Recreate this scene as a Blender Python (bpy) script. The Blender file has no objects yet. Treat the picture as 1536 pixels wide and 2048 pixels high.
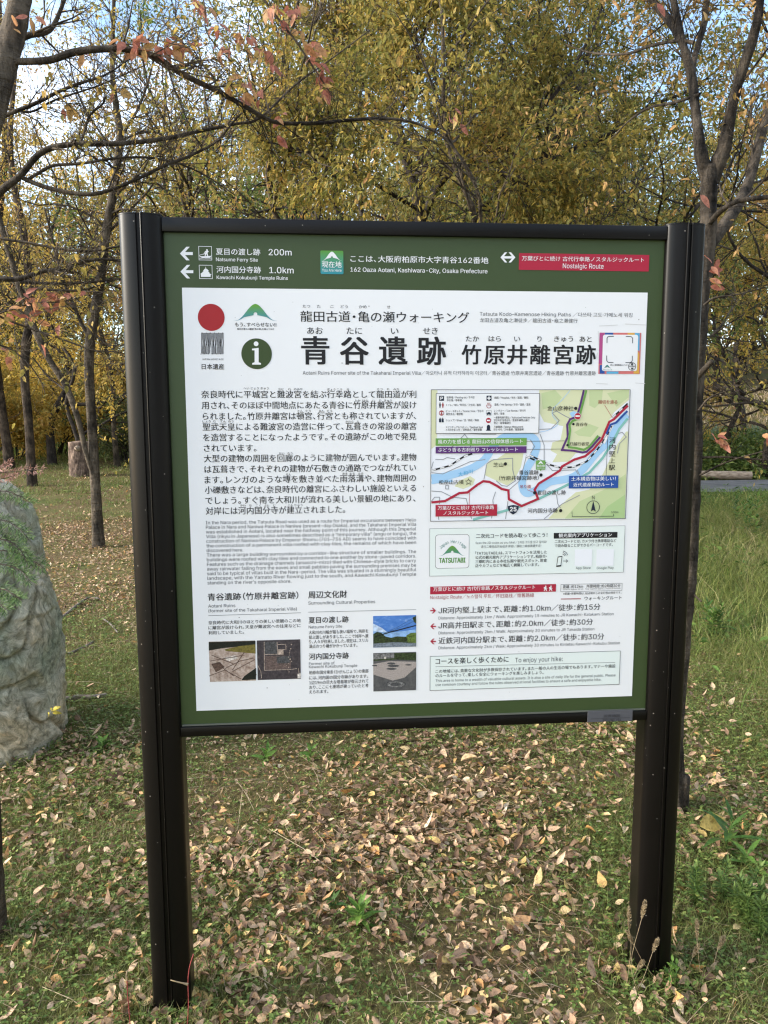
import bpy, bmesh, math, random
import numpy as np
from mathutils import Vector, Matrix, noise as mnoise

S = bpy.context.scene
C = S.collection
R = math.radians
PI = math.pi

# ------------------------------------------------------------------ camera
CAM = np.array([-0.2443, -1.8539, 1.509])
AX = np.array([0.99642, -0.08450, -0.00264])      # right
AU = np.array([0.01323, 0.12502, 0.99207])        # up
AF = np.array([0.08350, 0.98855, -0.12569])       # forward
FPX = 1549.0
cam_d = bpy.data.cameras.new('camera')
cam_d.sensor_fit = 'VERTICAL'
cam_d.sensor_height = 34.6
cam_d.lens = 34.6 * FPX / 2048.0
cam_d.clip_start = 0.05
cam_d.clip_end = 2000
cam = bpy.data.objects.new('camera', cam_d)
C.objects.link(cam)
m = Matrix.Identity(4)
for i in range(3):
    m[i][0] = AX[i]; m[i][1] = AU[i]; m[i][2] = -AF[i]; m[i][3] = CAM[i]
cam.matrix_world = m
S.camera = cam

# ------------------------------------------------------------------ sky, sun, exposure
SUN_EL, SUN_AZ = 22.0, -92.0      # azimuth clockwise from +Y (negative: to the left)
world = bpy.data.worlds.new('World')
S.world = world
world.use_nodes = True
nt = world.node_tree
nt.nodes.clear()
out = nt.nodes.new('ShaderNodeOutputWorld')
bg = nt.nodes.new('ShaderNodeBackground')
sky = nt.nodes.new('ShaderNodeTexSky')
sky.sky_type = 'NISHITA'
sky.sun_disc = False
sky.sun_elevation = R(SUN_EL)
sky.sun_rotation = R(SUN_AZ)
sky.air_density = 1.0
sky.dust_density = 0.6
tc = nt.nodes.new('ShaderNodeTexCoord')
mp = nt.nodes.new('ShaderNodeMapping')
mp.inputs['Scale'].default_value = (1.0, 1.0, 2.2)
mp.inputs['Location'].default_value = (0.35, 0.2, 0.1)
nz = nt.nodes.new('ShaderNodeTexNoise')
nz.inputs['Scale'].default_value = 1.7
nz.inputs['Detail'].default_value = 7
nz.inputs['Roughness'].default_value = 0.6
rp = nt.nodes.new('ShaderNodeValToRGB')
rp.color_ramp.elements[0].position = 0.44
rp.color_ramp.elements[0].color = (0, 0, 0, 1)
rp.color_ramp.elements[1].position = 0.62
rp.color_ramp.elements[1].color = (1, 1, 1, 1)
mx = nt.nodes.new('ShaderNodeMix')
mx.data_type = 'RGBA'
mx.inputs['B'].default_value = (5.2, 5.6, 6.3, 1)
nt.links.new(tc.outputs['Generated'], mp.inputs['Vector'])
nt.links.new(mp.outputs['Vector'], nz.inputs['Vector'])
nt.links.new(nz.outputs['Fac'], rp.inputs['Fac'])
nt.links.new(rp.outputs['Color'], mx.inputs['Factor'])
nt.links.new(sky.outputs['Color'], mx.inputs['A'])
nt.links.new(mx.outputs['Result'], bg.inputs['Color'])
bg.inputs['Strength'].default_value = 0.15
nt.links.new(bg.outputs['Background'], out.inputs['Surface'])

sun_d = bpy.data.lights.new('sun', 'SUN')
sun_d.energy = 2.4
sun_d.angle = R(19)
sun_d.color = (1.0, 0.94, 0.85)
sun = bpy.data.objects.new('sun', sun_d)
C.objects.link(sun)
sd = Vector((math.sin(R(SUN_AZ)) * math.cos(R(SUN_EL)), math.cos(R(SUN_AZ)) * math.cos(R(SUN_EL)), math.sin(R(SUN_EL))))
sun.rotation_euler = sd.to_track_quat('Z', 'Y').to_euler()

S.view_settings.view_transform = 'Standard'
S.view_settings.look = 'None'
S.view_settings.gamma = 1
S.view_settings.exposure = 1.65
S.cycles.max_bounces = 8
S.cycles.transparent_max_bounces = 8
S.cycles.use_denoising = True
S.cycles.denoising_prefilter = 'ACCURATE'
S.cycles.filter_width = 1.25

# ------------------------------------------------------------------ pixel helpers (photo pixels -> place)
def ray(px, py):
    return AX * ((px - 768) / FPX) - AU * ((py - 1024) / FPX) + AF

def at(px, py, Y):
    d = ray(px, py)
    s = (Y - CAM[1]) / d[1]
    return CAM + d * s

# ------------------------------------------------------------------ terrain
_rs = np.random.RandomState(5)
_LAT = _rs.rand(64, 64)

def vnoise(x, y):
    xi = np.floor(x).astype(int); yi = np.floor(y).astype(int)
    fx = x - xi; fy = y - yi
    fx = fx * fx * (3 - 2 * fx); fy = fy * fy * (3 - 2 * fy)
    a = _LAT[xi % 64, yi % 64]; b = _LAT[(xi + 1) % 64, yi % 64]
    c = _LAT[xi % 64, (yi + 1) % 64]; d = _LAT[(xi + 1) % 64, (yi + 1) % 64]
    return (a * (1 - fx) + b * fx) * (1 - fy) + (c * (1 - fx) + d * fx) * fy

def fbm(x, y, o=4):
    s = 0; a = 0.5
    for k in range(o):
        s = s + a * vnoise(x * 2 ** k + 17.3 * k, y * 2 ** k + 9.1 * k); a *= 0.5
    return s

def sstep(a, b, x):
    t = np.clip((x - a) / (b - a), 0, 1)
    return t * t * (3 - 2 * t)

def gz(x, y):
    x = np.asarray(x, float); y = np.asarray(y, float)
    z = 0.012 * np.clip(x, -2, 2) + 0.025 * np.clip(y, 0, 60)
    z = z + 2.6 * sstep(21, 40, y) + 1.5 * sstep(15, 24, y) * sstep(3, 7, x)
    far = sstep(0.6, 3, np.hypot(x, y))
    z = z + far * 0.10 * (fbm(x * 0.35 + 3, y * 0.35 + 8, 3) - 0.44)
    z = z + 0.02 * (fbm(x * 2.3, y * 2.3, 2) - 0.37)
    # path bench, to the right
    pm = sstep(2.0, 3.0, x) * sstep(9.0, 9.6, y) * (1 - sstep(12.2, 12.9, y))
    return z * (1 - pm) + pm * 0.27

def ground_at(px, py):
    d = ray(px, py)
    lo, hi = 0.5, 120.0
    s = lo
    while s < hi:
        p = CAM + d * s
        if p[2] < float(gz(p[0], p[1])):
            break
        s += 0.03
    return CAM + d * s

# ------------------------------------------------------------------ object helpers
def link(o, parent=None):
    C.objects.link(o)
    if parent is not None:
        o.parent = parent
    return o

def thing(name, label, cat, loc=(0, 0, 0), group=None):
    o = bpy.data.objects.new(name, None)
    o.empty_display_size = 0.1
    o.location = loc
    o['label'] = label; o['category'] = cat
    if group: o['group'] = group
    return link(o)

def tag(o, label, cat, group=None, kind=None):
    o['label'] = label; o['category'] = cat
    if group: o['group'] = group
    if kind: o['kind'] = kind
    return o

def np_mesh(name, V, Q, mats, parent=None, smooth=False, origin=(0, 0, 0), midx=None):
    """V (N,3) world coordinates, Q (M,4) quads; the object sits at origin"""
    me = bpy.data.meshes.new(name)
    V = np.asarray(V, np.float32) - np.asarray(origin, np.float32)
    Q = np.asarray(Q, np.int32)
    me.vertices.add(len(V)); me.vertices.foreach_set('co', V.ravel())
    me.loops.add(Q.size); me.loops.foreach_set('vertex_index', Q.ravel())
    me.polygons.add(len(Q))
    me.polygons.foreach_set('loop_start', np.arange(0, Q.size, 4, dtype=np.int32))
    if smooth:
        me.polygons.foreach_set('use_smooth', np.ones(len(Q), bool))
    for mm in (mats if isinstance(mats, (list, tuple)) else [mats]):
        me.materials.append(mm)
    if midx is not None:
        me.polygons.foreach_set('material_index', np.asarray(midx, np.int32))
    me.update(calc_edges=True)
    o = bpy.data.objects.new(name, me)
    if parent is None:
        o.location = origin
    else:
        o.location = Vector(origin) - parent.location
    return link(o, parent)

def bm_obj(name, bm, mats, parent=None, origin=(0, 0, 0), sharp=None):
    me = bpy.data.meshes.new(name)
    bmesh.ops.translate(bm, verts=bm.verts, vec=-Vector(origin))
    bm.to_mesh(me); bm.free()
    for mm in (mats if isinstance(mats, (list, tuple)) else [mats]):
        me.materials.append(mm)
    if sharp is not None:
        me.polygons.foreach_set('use_smooth', np.ones(len(me.polygons), bool))
        me.set_sharp_from_angle(angle=R(sharp))
    o = bpy.data.objects.new(name, me)
    o.location = origin if parent is None else Vector(origin) - parent.location
    return link(o, parent)

# ------------------------------------------------------------------ materials
def mat(name, col=(0.5, 0.5, 0.5), rough=0.6, metal=0.0, spec=0.5):
    mt = bpy.data.materials.new(name)
    mt.use_nodes = True
    b = mt.node_tree.nodes['Principled BSDF']
    b.inputs['Base Color'].default_value = (*col, 1)
    b.inputs['Roughness'].default_value = rough
    b.inputs['Metallic'].default_value = metal
    b.inputs['Specular IOR Level'].default_value = spec
    return mt

def N(mt, kind, **kw):
    n = mt.node_tree.nodes.new(kind)
    for k, v in kw.items():
        if k in n.inputs: n.inputs[k].default_value = v
        else: setattr(n, k, v)
    return n

def L(mt, a, b): mt.node_tree.links.new(a, b)

def ramp(mt, stops):
    n = mt.node_tree.nodes.new('ShaderNodeValToRGB')
    cr = n.color_ramp
    while len(cr.elements) < len(stops): cr.elements.new(0.5)
    for e, (p, c) in zip(cr.elements, stops):
        e.position = p; e.color = (*c, 1)
    return n

def noise_mat(name, stops, scale, rough=0.8, detail=8, bump=0.0, bscale=None, bdist=0.01, stretch=None, spec=0.3, obj=True, nrough=0.6):
    mt = mat(name, rough=rough, spec=spec)
    b = mt.node_tree.nodes['Principled BSDF']
    t = N(mt, 'ShaderNodeTexCoord')
    src = t.outputs['Object']
    if stretch:
        mpp = N(mt, 'ShaderNodeMapping'); mpp.inputs['Scale'].default_value = stretch
        L(mt, src, mpp.inputs['Vector']); src = mpp.outputs['Vector']
    n = N(mt, 'ShaderNodeTexNoise', Scale=scale, Detail=detail, Roughness=nrough)
    L(mt, src, n.inputs['Vector'])
    r = ramp(mt, stops)
    L(mt, n.outputs['Fac'], r.inputs['Fac']); L(mt, r.outputs['Color'], b.inputs['Base Color'])
    if bump:
        n2 = N(mt, 'ShaderNodeTexNoise', Scale=bscale or scale * 3, Detail=8.0, Roughness=0.65)
        L(mt, src, n2.inputs['Vector'])
        bp = N(mt, 'ShaderNodeBump', Strength=bump, Distance=bdist)
        L(mt, n2.outputs['Fac'], bp.inputs['Height']); L(mt, bp.outputs['Normal'], b.inputs['Normal'])
    return mt

def leaf_mat(name, stops, transl=0.35, rough=0.55, patch=0.0, spec=0.3, blotch=90.0):
    """colour differs from leaf to leaf (and a little from patch to patch)"""
    mt = bpy.data.materials.new(name); mt.use_nodes = True
    t = mt.node_tree; t.nodes.clear()
    o = t.nodes.new('ShaderNodeOutputMaterial')
    p = t.nodes.new('ShaderNodeBsdfPrincipled')
    tr = t.nodes.new('ShaderNodeBsdfTranslucent')
    mi = t.nodes.new('ShaderNodeMixShader'); mi.inputs[0].default_value = transl
    g = t.nodes.new('ShaderNodeNewGeometry')
    r = ramp(mt, stops)
    if patch:
        tcn = t.nodes.new('ShaderNodeTexCoord')
        nn = t.nodes.new('ShaderNodeTexNoise'); nn.inputs['Scale'].default_value = 0.9; nn.inputs['Detail'].default_value = 3
        t.links.new(tcn.outputs['Object'], nn.inputs['Vector'])
        mr = t.nodes.new('ShaderNodeMapRange')
        mr.inputs['From Min'].default_value = 0.3; mr.inputs['From Max'].default_value = 0.7
        t.links.new(nn.outputs['Fac'], mr.inputs['Value'])
        mm = t.nodes.new('ShaderNodeMix'); mm.data_type = 'FLOAT'; mm.inputs['Factor'].default_value = patch
        t.links.new(g.outputs['Random Per Island'], mm.inputs['A'])
        t.links.new(mr.outputs['Result'], mm.inputs['B'])
        t.links.new(mm.outputs['Result'], r.inputs['Fac'])
    else:
        t.links.new(g.outputs['Random Per Island'], r.inputs['Fac'])
    p.inputs['Roughness'].default_value = rough
    p.inputs['Specular IOR Level'].default_value = spec
    tb_ = t.nodes.new('ShaderNodeTexCoord')
    nb = t.nodes.new('ShaderNodeTexNoise'); nb.inputs['Scale'].default_value = blotch; nb.inputs['Detail'].default_value = 3; nb.inputs['Roughness'].default_value = 0.7
    t.links.new(tb_.outputs['Object'], nb.inputs['Vector'])
    rb = ramp(mt, [(0.32, (0.55, 0.5, 0.45)), (0.5, (0.98, 0.98, 0.98)), (0.68, (1.3, 1.25, 1.1))])
    t.links.new(nb.outputs['Fac'], rb.inputs['Fac'])
    mb = t.nodes.new('ShaderNodeMix'); mb.data_type = 'RGBA'; mb.blend_type = 'MULTIPLY'; mb.inputs['Factor'].default_value = 1
    t.links.new(r.outputs['Color'], mb.inputs['A']); t.links.new(rb.outputs['Color'], mb.inputs['B'])
    t.links.new(mb.outputs['Result'], p.inputs['Base Color'])
    t.links.new(mb.outputs['Result'], tr.inputs['Color'])
    t.links.new(p.outputs['BSDF'], mi.inputs[1]); t.links.new(tr.outputs['BSDF'], mi.inputs[2])
    t.links.new(mi.outputs['Shader'], o.inputs['Surface'])
    return mt

def bark_mat(name, dark, light, ring=0.0):
    mt = mat(name, rough=0.85, spec=0.2)
    b = mt.node_tree.nodes['Principled BSDF']
    t = N(mt, 'ShaderNodeTexCoord')
    mpp = N(mt, 'ShaderNodeMapping'); mpp.inputs['Scale'].default_value = (1, 1, 0.25)
    L(mt, t.outputs['Object'], mpp.inputs['Vector'])
    n = N(mt, 'ShaderNodeTexNoise', Scale=38.0, Detail=8.0, Roughness=0.7)
    L(mt, mpp.outputs['Vector'], n.inputs['Vector'])
    n3 = N(mt, 'ShaderNodeTexNoise', Scale=5.0, Detail=4.0, Roughness=0.6)
    L(mt, t.outputs['Object'], n3.inputs['Vector'])
    mm = N(mt, 'ShaderNodeMath', operation='ADD'); 
    L(mt, n.outputs['Fac'], mm.inputs[0]); L(mt, n3.outputs['Fac'], mm.inputs[1])
    md = N(mt, 'ShaderNodeMath', operation='MULTIPLY'); md.inputs[1].default_value = 0.5
    L(mt, mm.outputs[0], md.inputs[0])
    mid = tuple((a + c) / 2.6 for a, c in zip(dark, light))
    r = ramp(mt, [(0.40, dark), (0.5, mid), (0.60, light)])
    L(mt, md.outputs[0], r.inputs['Fac']); L(mt, r.outputs['Color'], b.inputs['Base Color'])
    h = n.outputs['Fac']
    if ring:
        mp2 = N(mt, 'ShaderNodeMapping'); mp2.inputs['Scale'].default_value = (6, 6, 60)
        L(mt, t.outputs['Object'], mp2.inputs['Vector'])
        n4 = N(mt, 'ShaderNodeTexNoise', Scale=1.0, Detail=4.0)
        L(mt, mp2.outputs['Vector'], n4.inputs['Vector'])
        ad = N(mt, 'ShaderNodeMath', operation='MULTIPLY_ADD'); ad.inputs[1].default_value = ring
        L(mt, n4.outputs['Fac'], ad.inputs[0]); L(mt, h, ad.inputs[2]); h = ad.outputs[0]
    bp = N(mt, 'ShaderNodeBump', Strength=1.0, Distance=0.02)
    L(mt, h, bp.inputs['Height']); L(mt, bp.outputs['Normal'], b.inputs['Normal'])
    return mt

M = {}
M['bark_gray'] = bark_mat('gray_bark', (0.02, 0.0155, 0.011), (0.15, 0.118, 0.083), 0.8)
M['bark_cherry'] = bark_mat('flaking_cherry_bark', (0.008, 0.0062, 0.0047), (0.135, 0.107, 0.078), 0.5)
M['bark_dark'] = bark_mat('dark_bark', (0.016, 0.013, 0.011), (0.085, 0.068, 0.055))
M['bark_brown'] = bark_mat('brown_bark', (0.012, 0.0085, 0.006), (0.115, 0.082, 0.056), 0.4)
M['leaf_gold'] = leaf_mat('golden_leaf', [(0.0, (0.30, 0.27, 0.06)), (0.4, (0.55, 0.41, 0.085)), (0.8, (0.74, 0.51, 0.11)), (1.0, (0.62, 0.34, 0.11))], 0.48, patch=0.3)
M['leaf_deep'] = leaf_mat('deep_green_leaf', [(0.0, (0.06, 0.10, 0.026)), (0.5, (0.12, 0.175, 0.04)), (0.85, (0.21, 0.25, 0.06)), (1.0, (0.34, 0.28, 0.08))], 0.45, patch=0.35)
M['leaf_olive'] = leaf_mat('olive_yellow_leaf', [(0.0, (0.10, 0.125, 0.03)), (0.3, (0.215, 0.205, 0.052)), (0.6, (0.36, 0.285, 0.07)), (0.80, (0.49, 0.345, 0.085)), (0.90, (0.49, 0.27, 0.10)), (1.0, (0.36, 0.19, 0.085))], 0.52, patch=0.35)
M['leaf_yellow'] = leaf_mat('yellow_leaf', [(0.0, (0.19, 0.19, 0.05)), (0.4, (0.40, 0.31, 0.075)), (0.8, (0.56, 0.38, 0.095)), (1.0, (0.52, 0.27, 0.10))], 0.45, patch=0.3)
M['leaf_green'] = leaf_mat('dull_green_leaf', [(0.0, (0.06, 0.085, 0.03)), (0.5, (0.13, 0.16, 0.05)), (0.85, (0.22, 0.22, 0.075)), (1.0, (0.34, 0.25, 0.09))], 0.42, patch=0.45)
M['leaf_orange'] = leaf_mat('orange_brown_leaf', [(0.0, (0.20, 0.16, 0.06)), (0.45, (0.40, 0.25, 0.08)), (0.8, (0.48, 0.28, 0.11)), (1.0, (0.34, 0.17, 0.09))], 0.4, patch=0.3)
M['leaf_red'] = leaf_mat('coral_red_leaf', [(0.0, (0.38, 0.13, 0.085)), (0.4, (0.50, 0.20, 0.13)), (0.68, (0.55, 0.29, 0.12)), (1.0, (0.46, 0.33, 0.09))], 0.35, spec=0.4)
M['grass'] = leaf_mat('short_grass_blade', [(0.0, (0.08, 0.115, 0.026)), (0.45, (0.155, 0.195, 0.045)), (0.72, (0.25, 0.265, 0.08)), (0.84, (0.4, 0.34, 0.17)), (1.0, (0.55, 0.43, 0.27))], 0.3, patch=0.25)
M['herb'] = leaf_mat('small_herb_leaf', [(0.0, (0.07, 0.125, 0.026)), (0.6, (0.15, 0.215, 0.048)), (1.0, (0.28, 0.32, 0.09))], 0.3)
M['litter'] = leaf_mat('fallen_leaf', [(0.0, (0.14, 0.082, 0.045)), (0.2, (0.31, 0.19, 0.115)), (0.46, (0.50, 0.33, 0.205)), (0.70, (0.64, 0.46, 0.30)), (0.80, (0.60, 0.45, 0.17)), (0.89, (0.56, 0.28, 0.10)), (1.0, (0.74, 0.61, 0.43))], 0.18, rough=0.6)
M['straw'] = leaf_mat('dry_straw', [(0.0, (0.22, 0.16, 0.09)), (0.6, (0.42, 0.32, 0.20)), (1.0, (0.55, 0.45, 0.32))], 0.2)

# ------------------------------------------------------------------ geometry accumulators
class Tubes:
    def __init__(self): self.V = []; self.Q = []; self.n = 0
    def add(self, pts, rad, sides=6, jitter=0.0, rng=None):
        pts = np.asarray(pts, float); rad = np.asarray(rad, float)
        k = len(pts)
        tg = np.gradient(pts, axis=0)
        tg /= (np.linalg.norm(tg, axis=1)[:, None] + 1e-9)
        u = np.cross(tg[0], [0.31, 0.77, 0.55]); u /= np.linalg.norm(u) + 1e-9
        ang = np.arange(sides) * 2 * PI / sides
        ca, sa = np.cos(ang), np.sin(ang)
        for i in range(k):
            u = u - tg[i] * np.dot(u, tg[i]); u /= np.linalg.norm(u) + 1e-9
            w = np.cross(tg[i], u)
            rr = np.full(sides, rad[i])
            if jitter and rng is not None: rr = rr * (1 + rng.uniform(-jitter, jitter, sides))
            self.V.append(pts[i] + (rr * ca)[:, None] * u + (rr * sa)[:, None] * w)
        base = self.n
        idx = np.arange(sides)
        for i in range(k - 1):
            a = base + i * sides + idx; b = base + i * sides + (idx + 1) % sides
            self.Q.append(np.stack([a, b, b + sides, a + sides], 1))
        self.n += k * sides
        # closed end (tip)
        tip = self.n
        self.V.append((pts[-1] + tg[-1] * rad[-1] * 0.6)[None, :]); self.n += 1
        a = base + (k - 1) * sides
        for j in range(0, sides - 1, 2):
            self.Q.append(np.array([[a + j, a + j + 1, a + (j + 2) % sides, tip]]))
    def build(self, name, mt, parent=None, origin=(0, 0, 0)):
        return np_mesh(name, np.concatenate(self.V), np.concatenate(self.Q), mt, parent, True, origin)

def smooth_path(pts, n=4):
    """Catmull-Rom through rows (x,y,z,r)"""
    P = np.asarray(pts, float)
    P = np.vstack([2 * P[0] - P[1], P, 2 * P[-1] - P[-2]])
    o = []
    for i in range(1, len(P) - 2):
        for t in np.arange(n) / n:
            o.append(0.5 * ((2 * P[i]) + (-P[i - 1] + P[i + 1]) * t + (2 * P[i - 1] - 5 * P[i] + 4 * P[i + 1] - P[i + 2]) * t * t + (-P[i - 1] + 3 * P[i] - 3 * P[i + 1] + P[i + 2]) * t ** 3))
    o.append(P[-2])
    o = np.array(o)
    o[:, 3] = np.maximum(o[:, 3], 0.0006)
    return o

def leaves_mesh(pos, dirs, nrm, length, width, fold=0.25, curl=0.15, fine=False):
    """many leaves at once: pos (n,3) base of blade, dirs along, nrm up; returns V,Q"""
    n = len(pos)
    d = dirs / (np.linalg.norm(dirs, axis=1)[:, None] + 1e-9)
    s = np.cross(d, nrm); s /= (np.linalg.norm(s, axis=1)[:, None] + 1e-9)
    u = np.cross(s, d)
    length = np.broadcast_to(length, (n,)); width = np.broadcast_to(width, (n,))
    fold = np.broadcast_to(fold, (n,)); curl = np.broadcast_to(curl, (n,))
    if not fine:
        tpl = [(0, 0, 0), (0.3, 0.5, 1), (0.68, 0.4, 1), (1, 0, 0), (0.68, -0.4, 1), (0.3, -0.5, 1)]
        quads = [(0, 1, 2, 3), (0, 3, 4, 5)]
    else:
        st = [(0.0, 0.03), (0.16, 0.34), (0.36, 0.5), (0.6, 0.46), (0.82, 0.25), (1.0, 0.02)]
        tpl = []
        for t, w in st: tpl += [(t, w, 1), (t, 0, 0), (t, -w, 1)]
        quads = []
        for i in range(len(st) - 1):
            a = 3 * i
            quads += [(a, a + 1, a + 4, a + 3), (a + 1, a + 2, a + 5, a + 4)]
    k = len(tpl)
    V = np.zeros((n, k, 3))
    for j, (t, w, f) in enumerate(tpl):
        V[:, j] = pos + d * (t * length)[:, None] + s * (w * width)[:, None] + u * ((abs(w) * fold * width) - curl * length * t * t)[:, None]
    Q = (np.arange(n)[:, None, None] * k + np.array(quads)[None]).reshape(-1, 4)
    return V.reshape(-1, 3), Q

def blades_mesh(pos, lean, height, width, rng, segs=2):
    """grass blades: pos (n,3), lean (n,2) horizontal offset of the tip"""
    n = len(pos)
    a = rng.uniform(0, 2 * PI, n)
    s = np.stack([np.cos(a), np.sin(a), np.zeros(n)], 1)
    V = np.zeros((n, 2 * (segs + 1), 3))
    for i in range(segs + 1):
        t = i / segs
        c = pos.copy()
        c[:, :2] += lean * (t ** 1.7)[None] if np.ndim(t) else lean * t ** 1.7
        c[:, 2] += height * (t - 0.25 * t * t)
        w = width * (1 - 0.92 * t) * 0.5
        V[:, 2 * i] = c - s * w[:, None]; V[:, 2 * i + 1] = c + s * w[:, None]
    q = []
    for i in range(segs): q.append((2 * i, 2 * i + 1, 2 * i + 3, 2 * i + 2))
    Q = (np.arange(n)[:, None, None] * (2 * segs + 2) + np.array(q)[None]).reshape(-1, 4)
    return V.reshape(-1, 3), Q

# ================================================================== GROUND
def ground_sheet():
    ys = np.concatenate([np.arange(-4, 8, 0.12), np.arange(8, 30, 0.4), np.arange(30, 60, 2), np.array([60, 80, 120, 200, 400])])
    xs = np.concatenate([[-400, -150, -80, -50], np.arange(-34, -8, 1.0), np.arange(-8, 8, 0.14), np.arange(8, 35, 1.0), [50, 80, 150, 400]])
    X, Y = np.meshgrid(xs, ys)
    Z = gz(X, Y)
    V = np.stack([X, Y, Z], -1).reshape(-1, 3)
    nx, ny = len(xs), len(ys)
    i = np.arange(nx - 1)[None] + nx * np.arange(ny - 1)[:, None]
    Q = np.stack([i, i + 1, i + nx + 1, i + nx], -1).reshape(-1, 4)
    mt = mat('ground_soil_and_turf', rough=0.95, spec=0.1)
    b = mt.node_tree.nodes['Principled BSDF']
    t = N(mt, 'ShaderNodeTexCoord')
    n1 = N(mt, 'ShaderNodeTexNoise', Scale=1.3, Detail=6.0, Roughness=0.65)
    n2 = N(mt, 'ShaderNodeTexNoise', Scale=45.0, Detail=6.0, Roughness=0.7)
    L(mt, t.outputs['Object'], n1.inputs['Vector']); L(mt, t.outputs['Object'], n2.inputs['Vector'])
    r1 = ramp(mt, [(0.3, (0.13, 0.095, 0.06)), (0.5, (0.12, 0.105, 0.05)), (0.68, (0.085, 0.11, 0.035))])
    r2 = ramp(mt, [(0.3, (0.35, 0.35, 0.35)), (0.7, (1.9, 1.7, 1.4))])
    L(mt, n1.outputs['Fac'], r1.inputs['Fac']); L(mt, n2.outputs['Fac'], r2.inputs['Fac'])
    mxx = N(mt, 'ShaderNodeMix', data_type='RGBA', blend_type='MULTIPLY'); mxx.inputs['Factor'].default_value = 1
    L(mt, r1.outputs['Color'], mxx.inputs['A']); L(mt, r2.outputs['Color'], mxx.inputs['B'])
    L(mt, mxx.outputs['Result'], b.inputs['Base Color'])
    bp = N(mt, 'ShaderNodeBump', Strength=0.8, Distance=0.02)
    L(mt, n2.outputs['Fac'], bp.inputs['Height']); L(mt, bp.outputs['Normal'], b.inputs['Normal'])
    o = np_mesh('ground', V, Q, mt, smooth=True)
    o['kind'] = 'structure'
ground_sheet()

def path_strip():
    xs = np.linspace(3.1, 40, 60)
    rows = []
    rr = np.random.RandomState(3)
    for x in xs:
        e = rr.uniform(-0.06, 0.06, 2)
        y0 = 9.75 - 0.01 * (x - 3) + e[0]; y1 = 11.75 - 0.01 * (x - 3) + e[1]
        if x < 3.6: y0 += 0.5; y1 -= 0.4
        for t in np.linspace(0, 1, 6):
            y = y0 + (y1 - y0) * t
            rows.append((x, y, float(gz(x, y)) + 0.02 + 0.02 * math.sin(t * PI)))
    V = np.array(rows)
    Q = [(i * 6 + j, (i + 1) * 6 + j, (i + 1) * 6 + j + 1, i * 6 + j + 1) for i in range(len(xs) - 1) for j in range(5)]
    mt = noise_mat('worn_asphalt', [(0.3, (0.07, 0.072, 0.075)), (0.6, (0.14, 0.143, 0.148)), (0.75, (0.22, 0.2, 0.18))], 3.0, 0.9, bump=0.4, bscale=120)
    o = np_mesh('path', V, Q, mt, smooth=True); o['kind'] = 'structure'
path_strip()

def spots(rng, n, dmin, dmax, half=36, power=2.0):
    """points on the ground in a fan in front of the camera, even per area"""
    d = np.sqrt(rng.uniform(dmin ** 2, dmax ** 2, n)) if power == 2.0 else rng.uniform(dmin, dmax, n)
    a = np.radians(rng.uniform(-half, half, n)) + 0.084
    x = CAM[0] + d * np.sin(a); y = CAM[1] + d * np.cos(a)
    return x, y, d

def on_path(x, y): return (x > 3.0) & (y > 9.7) & (y < 11.8)

def greenness(x, y):
    g = fbm(x * 0.9 + 4, y * 0.9 + 1, 4)
    g = (g - 0.46) * 2.8 + 0.62
    g = g + 0.28 * sstep(0.9, 2.4, x) * sstep(-0.4, 0.6, y) - 0.25 * (1 - sstep(-0.9, 0.5, y))
    g = g + 0.3 * sstep(6, 14, y) + 0.08 * sstep(0.1, 0.9, y) * (1 - sstep(3, 6, y)) - 0.26 * sstep(2.0, 4, y) * (1 - sstep(8, 12, y)) * (1 - sstep(0, 1.5, x))
    g = g + 0.35 * np.exp(-((x - 0.45) ** 2 + (y - 0.55) ** 2) / 0.35)
    return np.clip(g, 0, 1)

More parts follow.
